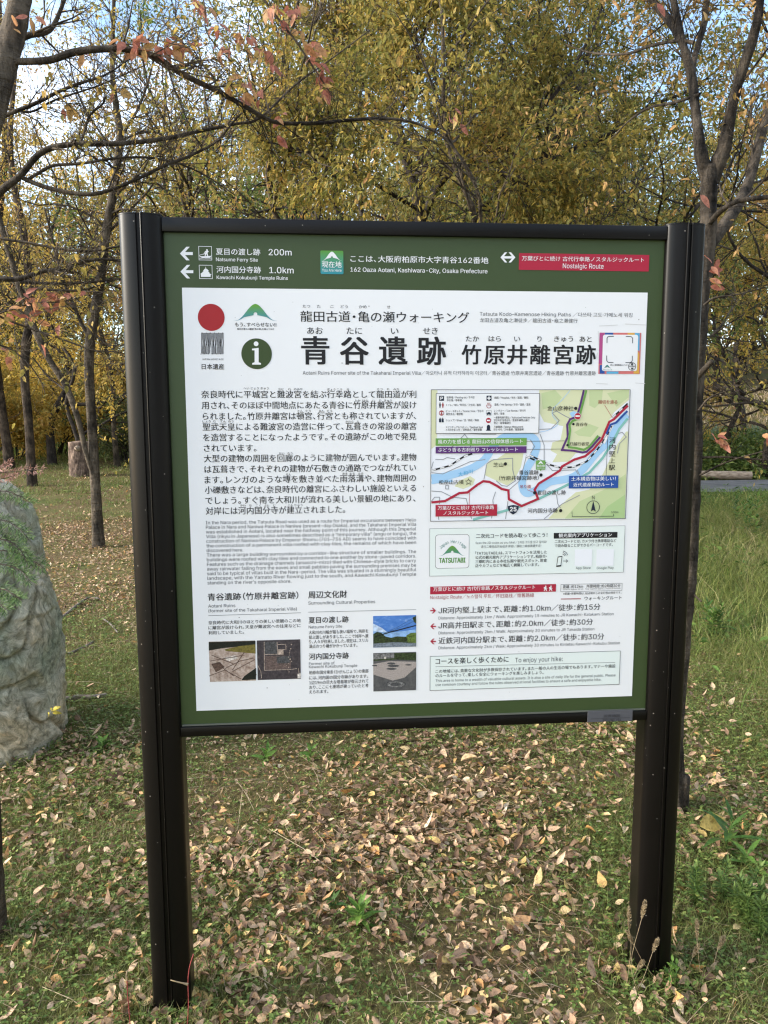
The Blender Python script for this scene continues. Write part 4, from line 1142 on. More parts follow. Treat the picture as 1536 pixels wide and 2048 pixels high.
p.rect(R6, 77, 390, 741, 440, 'map_green', 6); p.text(R6, '風の力を感じる 龍田山の信仰体感ルート', 93, 712, 415, 'white', 34, 0.008, 6.6)
p.rect(R6, 77, 452, 740, 496, 'map_purple', 6); p.text(R6, 'ぶどう香る古刹巡り フレッシュルート', 93, 676, 474, 'white', 32, 0.008, 6.6)
p.rect(R6, 76, 877, 525, 955, 'red', 6); p.text(R6, '万葉びとに続け 古代行幸路', 92, 503, 899, 'white', 31, 0.008, 6.6); p.text(R6, 'ノスタルジックルート', 133, 460, 936, 'white', 31, 0.008, 6.6)
p.rect(R6, 1051, 664, 1409, 752, 'map_blue', 6); p.text(R6, '土木構造物は美しい！', 1067, 1392, 686, 'white', 33, 0.008, 6.6); p.text(R6, '近代遺産探訪ルート', 1082, 1377, 729, 'white', 31, 0.008, 6.6)
p.rect(R6, 810, 551, 877, 618, 'map_green', 6); p.poly(R6, [(836, 617), (852, 617), (844, 630)], 'map_green', 6.1); hill(p, R6, 814, 874, 556, 582, 'white', 6.5); p.text(R6, '現在地', 814, 873, 592, 'white', 19, 0.01, 6.5); p.text(R6, 'You Are Here', 814, 873, 608, 'white', 10, 0.008, 6.5)
p.poly(R6, [(605, 884), (644, 876), (683, 884), (682, 905), (664, 932), (642, 947), (620, 932), (604, 905)], 'navy', 6); p.text(R6, '25', 620, 666, 907, 'white', 42, 0.03, 6.5)
p.ring(R6, 1227, 893, 48, 4, 'navy', 6); p.poly(R6, [(1228, 846), (1246, 925), (1228, 912), (1210, 925)], 'navy', 6); p.text(R6, 'N', 1219, 1239, 822, 'ink_grey', lay=6, ky=1.05)
p.line(R6, [(1074, 945), (1074, 962), (1376, 958), (1377, 942)], 3.5, 'navy', 6); p.text(R6, '0', 1068, 1079, 933, 'ink_grey', lay=6); p.text(R6, '500m', 1359, 1411, 929, 'ink_grey', lay=6)
# legend
p.rect(R6, 80, 61, 832, 351, 'white', 6.5); p.frame(R6, 79, 60, 830, 353, 0.0011, 'black', 6.8)
p.rect(R6, 102, 79, 137, 116, 'navy', 7); p.text(R6, 'P', 112, 129, 98, 'white', lay=7.4, bold=0.03, ky=1.0)
for x, c in ((108, 'navy'), (129, 'wine')): p.disc(R6, x, 133, 5, c, 7, 14); p.poly(R6, [(x - 8, 140), (x + 8, 140), (x + 5, 154), (x + 3, 167), (x - 3, 167), (x - 5, 154)], c, 7)
p.disc(R6, 119, 205, 19, 'wine', 7, 24); p.rect(R6, 106, 197, 133, 214, 'white', 7.3); p.disc(R6, 119, 206, 7, 'wine', 7.6, 16)
p.rect(R6, 101, 248, 117, 273, 'navy', 7); p.rect(R6, 120, 248, 135, 273, 'navy', 7); p.rect(R6, 104, 240, 114, 246, 'navy', 7); p.rect(R6, 122, 240, 132, 246, 'navy', 7)
star(118, 316, 19, 'black')
p.rect(R6, 448, 78, 484, 115, 'navy', 7); p.rect(R6, 462, 84, 470, 109, 'white', 7.4); p.rect(R6, 454, 92, 478, 101, 'white', 7.7)
p.ring(R6, 465, 152, 18, 4, 'wine', 7, 20, 150, 390)
for x in (457, 465, 473): p.line(R6, [(x, 155), (x + 3, 146), (x - 2, 138), (x + 1, 129)], 3, 'wine', 7.3)
p.frame(R6, 446, 185, 483, 222, 0.0006, 'ink_grey', 7); p.rect(R6, 450, 205, 479, 214, 'navy', 7.2); p.rect(R6, 456, 197, 474, 205, 'ink_grey', 7.2); p.disc(R6, 456, 216, 4, 'navy', 7.4, 10); p.disc(R6, 473, 216, 4, 'navy', 7.4, 10)
p.disc(R6, 462, 259, 19, 'red', 7, 24); p.rect(R6, 450, 254, 475, 264, 'white', 7.4)
p.rect(R6, 450, 301, 474, 329, 'navy', 7); p.disc(R6, 462, 303, 12, 'navy', 7.2, 16); p.rect(R6, 444, 328, 480, 334, 'navy', 7)
for s, x0, x1, y in (('駐車場／Parking lot／주차장', 157, 361, 91), ('停车场／停車場', 157, 267, 112), ('トイレ／WC／화장실／卫生间／廁所', 154, 407, 146), ('ビュースポット／Scenic View／명승지', 152, 424, 191), ('观赏景点／觀景點', 152, 276, 213), ('ショップ／Shop／샵／商店／商店', 151, 392, 258), ('スピリチュアルスポット／Spiritual Spot', 150, 421, 309), ('스피리추얼 스팟 ／灵性景点／靈性景點', 150, 414, 328),
                    ('病院／Hospital／병원／医院／醫院', 505, 753, 93), ('温泉／Hot Spring／온천／温泉／溫泉', 505, 769, 143), ('レンタカー／Car Rental／렌터카', 503, 733, 188), ('租车／租車', 502, 579, 210), ('一般車両通行禁止／Authorized Vehicles Only', 501, 803, 238), ('일반차량 통행금지／普通车辆禁止通行', 501, 761, 258), ('禁止一般車輛通行', 501, 625, 278), ('万葉歌碑／Manyo Monument', 500, 714, 306), ('만요 비석／万叶歌碑／萬葉歌碑', 500, 718, 326)):
    p.text(R6, s, x0, x1, y, 'black', 19, 0.006, 7)
p.frame(R6, 42, 33, 1464, 977, 0.0012, 'black', 7.5)
p.build('route_map', sheet)

# --- box about the hiking app
p = Print()
p.rect(R7, 35, 64, 1448, 380, 'mint', 3); p.frame(R7, 33, 62, 1450, 382, 0.0007, 'ink_grey', 3.4)
xa, za = PP(R7, 75, 107); xb, zb = PP(R7, 321, 350)
p.wrect(xa, za, xb, zb, 'black', 3.4, 0.0075); q = 0.0008
p.wrect(xa + q, za - q, xb - q, zb + q, 'white', 3.8, 0.0072)
g3 = grad_ink('ink_app_gradient', (0.13, 0.30, 0.03), (0.05, 0.24, 0.20), PP(R7, 200, 190)[1], PP(R7, 200, 255)[1])
hill(p, R7, 100, 297, 187, 262, g3, 4.4)
for i, ch in enumerate('Japan Heritage'):
    if ch == ' ': continue
    t = -0.93 + i * 1.86 / 13
    V, F = glyphs(ch)
    cx, cz = PP(R7, 203, 270); rx = PP(R7, 203 + 112, 270)[0] - cx
    th = t * 0.98
    sz = PP(R7, 203 + 33, 270)[0] - cx
    xo = (V[:, 0].min() + V[:, 0].max()) / 2
    X = (V[:, 0] - xo) * sz * 0.85; Z = V[:, 1] * sz - sz * 0.3
    p.raw(list(zip(cx + rx * math.sin(th) + X * math.cos(th) + Z * math.sin(th), cz + rx * math.cos(th) - X * math.sin(th) + Z * math.cos(th))), F, 'teal_green', 4.4)
p.text(R7, 'TATSUTABI', 103, 293, 295, 'leaf_green', 48, 0.035, 4.4)
p.text(R7, '二次元コードを読み取って歩こう！', 372, 893, 117, 'black', 35, 0.012, 4)
p.text(R7, 'Scan the 2D codes as you hike!／2차원 코드를 읽고 걸어요!', 369, 889, 167, 'ink_grey', 22, 0, 4); p.text(R7, '请扫二维码启开始徒步体验!／讀取二維條碼健步走!', 407, 848, 195, 'ink_grey', 22, 0, 4)
p.lines(R7, [('「TATSUTABI」は、スマートフォンを活用した', 366, 890, 243), ('公式の観光案内アプリケーションです。柏原市・', 367, 890, 274), ('三郷町内にある寺社仏閣や観光スポット、飲食', 367, 890, 304), ('店やカフェなどを幅広く網羅しています。', 367, 832, 334)], 'black', 27, 0.006, 4)
xa, za = PP(R7, 941, 94); xb, zb = PP(R7, 1405, 128); p.wrect(xa, za, xb, zb, 'black', 3.6, 0.001); p.text(R7, '観光案内アプリケーション', 977, 1364, 113, 'white', 32, 0.012, 4.2)
p.lines(R7, [('二次元コードとは、カメラ付き携帯電話など', 947, 1397, 157), ('で読み取ることができるバーコードです。', 947, 1371, 187)], 'black', 26, 0.006, 4)
p.poly(R7, [(969, 267), (1003, 262), (994, 338), (958, 343)], 'black', 4); p.poly(R7, [(973, 273), (998, 269), (990, 328), (964, 331)], 'mint', 4.4)
p.line(R7, [(1008, 299), (1042, 299)], 4, 'ink_grey', 4); p.line(R7, [(1030, 288), (1042, 299), (1030, 310)], 4, 'ink_grey', 4.2)
for r in (22, 33, 44): p.ring(R7, 1000, 268, r, 4, 'ink_grey', 4, 10, 15, 80)
for x, s, a, b in ((1096, 'App Store', 1101, 1209), (1254, 'Google Play', 1254, 1378)):
    p.rect(R7, x, 214, x + 122, 334, 'map_base', 3.6); p.text(R7, s, a, b, 350, 'ink_grey', lay=4)
p.build('app_notice', sheet)

# --- route heading, distances, courtesy box
p = Print()
p.rect(R7, 37, 487, 956, 523, 'red', 3)
p.text(R7, '万葉びとに続け 古代行幸路ノスタルジックルート', 60, 804, 506, 'white', 33, 0.006, 3.6)
for x in (880, 918):
    p.disc(R7, x + 2, 484, 5, 'white', 3.6, 14); p.poly(R7, [(x - 6, 490), (x + 5, 490), (x + 6, 502), (x + 12, 517), (x + 7, 518), (x, 506), (x - 8, 518), (x - 13, 516), (x - 5, 502)], 'white', 3.6); p.line(R7, [(x + 4, 494), (x + 13, 500)], 3, 'white', 3.7); p.rect(R7, x - 12, 490, x - 5, 501, 'white', 3.6)
p.build('route_banner', sheet)
p = Print()
p.text(R7, 'Nostalgic Route／노스탤직 루트／怀旧路线／懷舊路線', 37, 796, 566, 'wine', 33, 0, 3)
p.frame(R7, 992, 470, 1440, 515, 0.0008, 'ink_grey', 3); p.text(R7, '距離：約12km　所要時間：約2時間30分', 1008, 1428, 488, 'black', 27, 0.006); p.text(R7, 'Distance: approx. 12 km　Time required: approx. 2 hours 30 minutes', 1008, 1428, 507, 'ink_grey', 13)
p.text(R7, '※距離・所要時間は、起点地からの全行程の目安です。', 1010, 1435, 539, 'black', 19, 0.004)
p.line(R7, [(992, 577), (1139, 575)], 6, 'wine', 3); p.text(R7, 'ウォーキングルート', 1166, 1437, 573, 'black', 32, 0.004)
for s, x1, y in (('JR河内堅上駅まで、距離：約1.0km／徒歩：約15分', 1222, 213), ('JR高井田駅まで、距離：約2.0km／徒歩：約30分', 1170, 318), ('近鉄河内国分駅まで、距離：約2.0km／徒歩：約30分', 1248, 424)): p.text(R8, s, 94, x1, y, 'black', 50, 0.004)
for s, x1, y in (('Distance: Approximately 1km / Walk: Approximately 15 minutes to JR Kawachi-Katakami Station', 1314, 265), ('Distance: Approximately 2km / Walk: Approximately 30 minutes to JR Takaida Station', 1180, 369), ('Distance: Approximately 2km / Walk: Approximately 30 minutes to Kintetsu Kawachi-Kokubu Station', 1358, 473)): p.text(R8, s, 94, x1, y, 'ink_grey', 27)
p.build('distance_lettering', sheet)
for y, fl in ((213, True), (323, False), (428, False)):
    p = Print(); arrow_left(p, R8, 36, 76, y - 20, y + 20, 'red', 3, fl); p.build('direction_arrow', sheet)
p = Print()
p.rect(R8, 36, 532, 1353, 727, 'mint', 3); p.frame(R8, 34, 531, 1355, 728, 0.001, 'black', 3.4)
p.text(R8, 'コースを楽しく歩くために', 73, 582, 567, 'black', 46, 0.012, 4); p.text(R8, 'To enjoy your hike:', 628, 960, 558, 'ink_grey', 43, 0, 4)
p.line(R8, [(72, 604), (1326, 574)], 2.4, 'ink_grey', 4)
p.lines(R8, [('この地域には、貴重な文化財が多数保存されています。また一般の人の生活の場でもあります。マナーや施設', 73, 1327, 637), ('のルールを守って、楽しく安全にウォーキングを楽しみましょう。', 73, 826, 667)], 'black', 27, 0.006, 4)
p.text(R8, 'This area is home to a wealth of valuable cultural assets. It is also a site of daily life for the general public. Please', 73, 1327, 702, 'ink_grey', 25, 0, 4); p.text(R8, 'use common courtesy and follow the rules observed at local facilities to ensure a safe and enjoyable hike.', 73, 1228, 730, 'ink_grey', 25, 0, 4)
p.build('courtesy_notice', sheet)
# maker's plate on the bottom rail
a = at(1175.3, 1422.6, -0.0095); b = at(1264, 1440.8, -0.0095)
pl = bm_obj('maker_plate', box_bm(a[0], b[0], -0.0115, -0.0092, b[2], a[2], 0.0003), ink('plate'), rail if False else board)
p = Print()
p.text(FULL, '設置機関', 1204, 1236, 1428.6, 'plate_ink', 6, 0.004, 31); p.text(FULL, '柏原市', 1202, 1239, 1437, 'plate_ink', 6, 0.004, 31); p.line(FULL, [(1178, 1434), (1256, 1431.5)], 0.7, 'plate_ink', 31)
p.build('plate_lettering', pl)

# ================================================================== TREES
def unit(v): return v / (np.linalg.norm(v) + 1e-9)

def px_path(rows, n=5):
    """rows (px, py, depth Y, width in photo pixels) -> smooth 3-D path with radii"""
    out = []
    for px, py, Y, w in rows:
        p = at(px, py, Y); dist = float(np.dot(p - CAM, AF))
        out.append((*p, 0.5 * w * dist / FPX))
    return smooth_path(out, n)

def side_dir(rng, d, ang):
    u = unit(np.cross(d, rng.normal(0, 1, 3)))
    return unit(d * math.cos(ang) + u * math.sin(ang))

def grow(rng, tb, p, d, length, r, lvl, G, anchors):
    """one branch and its side branches; lvl 0 is the last order and carries the leaves"""
    k = max(4, int(length / (0.10 if lvl == 0 else 0.16)) + 2)
    k = min(k, 12)
    pts = [p]; dirs = [d]; rad = [r]
    for i in range(1, k):
        d = unit(d + rng.normal(0, G['wander'], 3) + np.array([0, 0, G['up'] if lvl else G['droop']]))
        p = p + d * length / (k - 1)
        pts.append(p); dirs.append(d); rad.append(max(r * (1 - 0.75 * i / (k - 1)), 0.0007))
    tb.add(pts, rad, 6 if r > 0.02 else 4 if r > 0.004 else 3)
    if lvl == 0:
        anchors.append((np.array(pts[1:]), np.array(dirs[1:])))
        return
    n = rng.poisson(G['kids'][lvl]) + 1
    for t in np.linspace(0.22, 1.0, n) + rng.uniform(-0.05, 0.05, n):
        i = int(np.clip(t * (k - 1), 1, k - 1))
        grow(rng, tb, pts[i], side_dir(rng, dirs[i], rng.uniform(*G['ang'])), length * rng.uniform(*G['ratio']) * (1.1 - 0.35 * t), rad[i] * 0.62, lvl - 1, G, anchors)
    if lvl == 1: anchors.append((np.array(pts[k // 2:]), np.array(dirs[k // 2:])))

def dress(rng, tb, path, n, length, lvl, G, anchors, t0=0.15, ang=None, rmax=0.6):
    """side branches along a given limb (rows x,y,z,r)"""
    for t in np.sort(rng.uniform(t0, 1, n)):
        i = int(np.clip(t * (len(path) - 1), 1, len(path) - 2))
        d0 = unit(path[i + 1, :3] - path[i - 1, :3])
        d = side_dir(rng, d0, rng.uniform(*(ang or G['ang'])))
        d = unit(d + np.array([0, 0, 0.15]))
        grow(rng, tb, path[i, :3], d, length * rng.uniform(0.6, 1.25) * (1.15 - 0.5 * t), min(path[i, 3] * rmax, 0.012 * length + 0.002), lvl, G, anchors)

def foliate(rng, anchors, per_m, ll, asp=0.42, spread=0.04, droop=0.35, keep=1.0):
    P, D = [], []
    for pts, dirs in anchors:
        seg = np.linalg.norm(pts[-1] - pts[0]) + 0.05
        n = rng.poisson(per_m * seg * keep * (FOL if per_m > 6 else 1))
        if n == 0: continue
        t = rng.uniform(0, len(pts) - 1, n); i = np.minimum(t.astype(int), len(pts) - 2) if len(pts) > 1 else np.zeros(n, int)
        f = (t - i)[:, None]
        j = np.minimum(i + 1, len(pts) - 1)
        P.append(pts[i] * (1 - f) + pts[j] * f + rng.normal(0, spread, (n, 3)))
        D.append(dirs[i] * 0.5 + rng.normal(0, 0.65, (n, 3)) - np.array([0, 0, droop]))
    P = np.concatenate(P); D = np.concatenate(D); n = len(P)
    nr = np.stack([rng.normal(0, 0.55, n), rng.normal(0, 0.55, n), np.ones(n)], 1)
    L_ = ll * rng.uniform(0.6, 1.25, n)
    return leaves_mesh(P, D, nr, L_, L_ * rng.uniform(asp * 0.8, asp * 1.2, n), 0.3, rng.uniform(0.0, 0.3, n))

FOL = 1.75
G0 = dict(wander=0.16, up=0.05, droop=-0.01, kids={1: 6, 2: 6, 3: 6}, ang=(0.45, 1.0), ratio=(0.42, 0.68))

def finish_tree(name, label, cat, base, tb, bark, anchors, leafm, rng, per_m, ll, group=None, **kw):
    base = tuple(float(v) for v in base)
    t = thing(name, label, cat, base, group)
    tb.build('trunk', bark, t, base)
    if anchors and per_m > 0:
        V, Q = foliate(rng, anchors, per_m, ll, **kw)
        np_mesh('crown', V, Q, leafm, t, False, base)
    return t

def free_tree(seed, px, D, height, label, leafm, bark, r0=0.08, per_m=26, ll=0.065, lean=0.1, fork=0.3, limbs=5, spread=0.5, lvl=2, G=G0, name='broadleaf_tree', cat='tree', group='trees behind the board', low=0.0, **kw):
    rng = np.random.RandomState(seed)
    a = math.atan2(px - 768, FPX) + 0.0843
    x = CAM[0] + D * math.sin(a); y = CAM[1] + D * math.cos(a)
    b = np.array([x, y, float(gz(x, y)) - 0.05])
    tb = Tubes(); anchors = []
    la = rng.uniform(0, 2 * PI); ld = np.array([math.cos(la), math.sin(la), 0]) * lean
    rows = []
    for t in np.linspace(0, 1, 8):
        w = rng.normal(0, 0.035 * height, 3) * (0.15 < t)
        rows.append((*(b + np.array([0, 0, height * t * 0.92]) + ld * height * t ** 1.5 + w * np.array([1, 1, 0.1])), r0 * (1.25 if t == 0 else 1) * (1 - 0.82 * t)))
    tr = smooth_path(rows, 3)
    tb.add(tr[:, :3], tr[:, 3], 8)
    for q in range(limbs):
        t = fork + (0.9 - fork) * q / max(1, limbs - 1) + rng.uniform(-0.04, 0.04)
        i = int(np.clip(t * (len(tr) - 1), 1, len(tr) - 2))
        az = q * 2.4 + rng.uniform(-0.5, 0.5); el = rng.uniform(0.35, 0.95) - low
        d = np.array([math.cos(az) * math.cos(el), math.sin(az) * math.cos(el), math.sin(el)])
        grow(rng, tb, tr[i, :3], d, height * spread * rng.uniform(0.75, 1.15) * (1.1 - 0.5 * t), tr[i, 3] * 0.7, lvl, G, anchors)
    dress(rng, tb, tr, 6, height * 0.25, lvl - 1, G, anchors, t0=fork + 0.2)
    return finish_tree(name, label, cat, b, tb, bark, anchors, leafm, rng, per_m, ll, group, **kw)

# ---- near cherry on the left: trunk just outside the frame, long limbs reaching in
def near_left():
    rng = np.random.RandomState(21)
    tb = Tubes(); an = []; red = []
    base = ground_at(-22, 1885); base[2] -= 0.05
    Y0 = base[1]
    b0 = (-24, 1890, Y0, 74)
    trunk = px_path([b0, (-26, 1760, Y0, 62), (-34, 1560, Y0 + 0.02, 58), (-60, 1150, Y0 + 0.06, 56), (-80, 700, Y0 + 0.12, 54), (-40, 330, Y0 + 0.2, 54), (2, 150, Y0 + 0.25, 52), (28, 60, Y0 + 0.28, 46), (44, -30, Y0 + 0.3, 42), (70, -200, Y0 + 0.34, 34), (110, -500, Y0 + 0.4, 24), (120, -900, Y0 + 0.5, 15), (160, -1350, Y0 + 0.5, 5)])
    dress(rng, tb, trunk[-18:], 16, 0.8, 2, G0, an, t0=0.05, rmax=0.5)
    trunk[0, 2] = base[2]
    tb.add(trunk[:, :3], trunk[:, 3], 14, 0.05, rng)
    a, b, c = Y0 + 0.25, Y0 + 0.4, Y0 + 0.75
    limbs = [
        [(6, 140, a, 18), (28, 124, a, 14), (50, 123, a, 13), (100, 120, a, 13.5), (150, 104, a, 14), (205, 98, a, 13), (255, 99, a + .02, 12), (310, 113, a + .04, 11.5), (360, 146, a + .06, 11), (430, 180, a + .08, 10), (480, 207, a + .1, 9), (525, 233, a + .12, 8), (560, 246, a + .14, 7.5), (640, 246, a + .16, 7), (700, 240, a + .2, 6.5), (770, 237, a + .22, 6), (830, 246, a + .24, 5), (880, 270, a + .24, 4.5), (912, 303, a + .24, 4), (935, 345, a + .24, 3), (960, 392, a + .24, 2)],
        [(-60, 450, b, 17), (0, 384, b, 15), (40, 352, b, 13), (75, 311, b, 12), (110, 294, b, 11.5), (160, 288, b, 11), (240, 287, b, 9.5), (330, 277, b + .05, 8), (400, 262, b + .1, 7), (470, 248, b + .12, 6), (520, 236, b + .14, 5), (590, 170, b + .2, 4), (660, 120, b + .2, 3), (740, 60, b + .2, 2)],
        [(45, 356, b, 9), (90, 374, b, 9), (150, 387, b, 8.5), (200, 386, b, 8), (265, 362, b, 7), (330, 331, b + .02, 6.5), (372, 315, b + .05, 6), (430, 285, b + .08, 5), (470, 240, b + .1, 4), (520, 190, b + .15, 3), (560, 150, b + .15, 2)],
        [(50, 363, b, 7), (85, 342, b, 7), (110, 331, b, 6.5), (165, 327, b, 6), (250, 315, b, 5), (330, 320, b + .05, 4.5), (400, 345, b + .1, 3.5), (470, 390, b + .1, 2.5)],
        [(-60, 270, b, 11), (0, 236, b, 9), (35, 221, b, 8), (75, 205, b, 7.5), (120, 182, b, 6.5), (165, 165, b, 6), (210, 150, b + .05, 4), (260, 118, b + .05, 3)],
        [(0, 214, b, 5), (60, 224, b, 4.5), (110, 200, b, 4), (200, 170, b, 3), (290, 130, b, 2)],
        [(160, 288, b, 5), (170, 260, b, 5), (180, 230, b, 4.5), (205, 208, b, 4), (212, 190, b, 2.5)],
        [(-80, 560, c, 12), (0, 558, c, 11), (41, 557, c, 10.5), (90, 541, c, 9.5), (128, 542, c, 8.5), (164, 524, c, 7.5), (200, 519, c, 6.5), (246, 522, c, 6), (330, 540, c, 4), (420, 520, c, 2)],
        [(-80, 450, c, 7), (0, 476, c, 6), (55, 485, c, 5.5), (110, 496, c, 5), (175, 502, c, 5), (246, 491, c, 4), (350, 470, c, 2.5)],
        [(41, 564, c, 6), (110, 567, c, 5.5), (175, 565, c, 5), (246, 558, c, 4), (330, 560, c, 2)],
        [(60, 575, c, 5), (110, 580, c, 5), (155, 581, c, 5), (175, 578, c, 4), (230, 560, c, 3)],
        [(-70, 600, c - .3, 6), (0, 633, c - .3, 5), (55, 655, c - .3, 4.5), (110, 673, c - .3, 4), (164, 693, c - .3, 3.5), (191, 701, c - .3, 3), (243, 704, c - .3, 2)],
        [(-40, 640, c - .3, 4), (20, 620, c - .3, 3.5), (70, 606, c - .3, 3), (120, 604, c - .3, 2.5), (160, 595, c - .3, 2)],
        [(-60, 700, c - .2, 5), (0, 690, c - .2, 4), (50, 720, c - .2, 3), (80, 760, c - .2, 2), (92, 792, c - .2, 1.5)],
        [(500, -40, a, 6), (530, 2, a, 5), (560, 42, a, 4.5), (590, 80, a, 4), (625, 132, a, 3.5), (650, 170, a, 2.5), (664, 192, a, 2)],
        [(380, -60, a, 4), (408, 4, a, 3), (412, 60, a, 2.5), (440, 100, a, 2), (480, 140, a, 1.5)],
        [(300, 112, a, 3), (340, 90, a, 2.5), (380, 60, a, 2), (420, 50, a, 1.5)],
        [(215, 99, a, 3), (240, 90, a, 2.5), (290, 85, a, 2), (310, 70, a, 1.5)],
        [(100, 60, a + .1, 10), (60, 70, a + .1, 12), (35, 80, a + .1, 14)][::-1] + [(125, 10, a + .1, 7), (150, -60, a + .1, 5)],
    ]
    G = dict(G0, wander=0.2, kids={1: 4, 2: 4}, ang=(0.5, 1.15), ratio=(0.35, 0.6), droop=0.0, up=0.0)
    for k, rows in enumerate(limbs):
        p = px_path(rows, 4)
        tb.add(p[:, :3], p[:, 3], 8 if rows[0][3] > 7 else 5)
        n = 5 + int(len(rows) * 1.5)
        dress(rng, tb, p, n, 0.22, 1, G, an, t0=0.25, rmax=0.45)
    # red and orange leaves where the photo has its clusters
    clusters = [(242, 90, 2, a), (262, 78, 4, a), (280, 92, 4, a), (300, 100, 3, a), (318, 88, 4, a), (345, 82, 5, a), (375, 95, 6, a), (335, 95, 3, a), (390, 8, 5, a), (408, 12, 4, a), (425, 55, 5, a), (440, 100, 3, a), (455, 100, 3, a), (470, 75, 3, a), (490, 70, 3, a), (505, 95, 4, a), (530, 105, 5, a), (545, 135, 4, a),
                (455, 168, 3, a + .1), (478, 190, 4, a + .1), (490, 165, 3, a + .1), (508, 190, 2, a + .1), (555, 236, 2, a + .14), (545, 10, 6, a), (585, 18, 6, a), (570, 35, 3, a), (598, 60, 3, a), (612, 85, 4, a), (625, 105, 5, a), (632, 130, 5, a), (648, 150, 4, a), (655, 178, 3, a), (645, 190, 2, a), (558, 275, 2, a + .14), (907, 222, 2, a + .25), (912, 240, 2, a + .25),
                (10, 620, 4, c - .3), (4, 630, 3, c - .3), (45, 590, 3, c - .3), (58, 600, 5, c - .3), (55, 622, 3, c - .3), (62, 640, 2, c - .3), (100, 590, 5, c - .3), (78, 598, 3, c - .3), (118, 598, 4, c - .3), (130, 592, 3, c - .3), (165, 585, 1, c - .3), (10, 690, 3, c - .2), (20, 720, 2, c - .2), (110, 655, 1, c - .3), (5, 705, 2, c - .2), (90, 690, 1, c - .3), (130, 215, 2, b), (155, 100, 2, a), (60, 40, 3, a), (25, 55, 2, a), (232, 180, 1, b)]
    P, D = [], []
    for px, py, n, Y in clusters:
        for q in range(n + 1):
            P.append(at(px + rng.uniform(-13, 13), py + rng.uniform(-10, 10), Y + rng.uniform(-0.03, 0.03)))
            D.append(np.array([rng.normal(0.35, 0.7), rng.normal(0, 0.5), rng.normal(-0.55, 0.45)]))
    P = np.array(P); D = np.array(D); n = len(P)
    nr = np.stack([rng.normal(0, 0.7, n), rng.normal(-0.7, 0.4, n), rng.normal(0.6, 0.4, n)], 1)
    ln = rng.uniform(0.026, 0.05, n)
    V, Q = leaves_mesh(P, D, nr, ln, ln * rng.uniform(0.4, 0.58, n), rng.uniform(0, 0.5, n), rng.normal(0.1, 0.2, n), True)
    base = tuple(float(v) for v in base)
    t = thing('cherry_tree', 'thin cherry tree at the left edge, long bare limbs with coral red leaves', 'tree', base)
    tb.build('trunk', M['bark_gray'], t, base)
    np_mesh('crown', V, Q, M['leaf_red'], t, False, base)
    V, Q = foliate(rng, an, 3.0, 0.027, 0.45, 0.01, 0.3)
    np_mesh('crown', V, Q, M['leaf_yellow'], t, False, base)['label'] = 'sparse small yellow leaves on the fine twigs'
near_left()

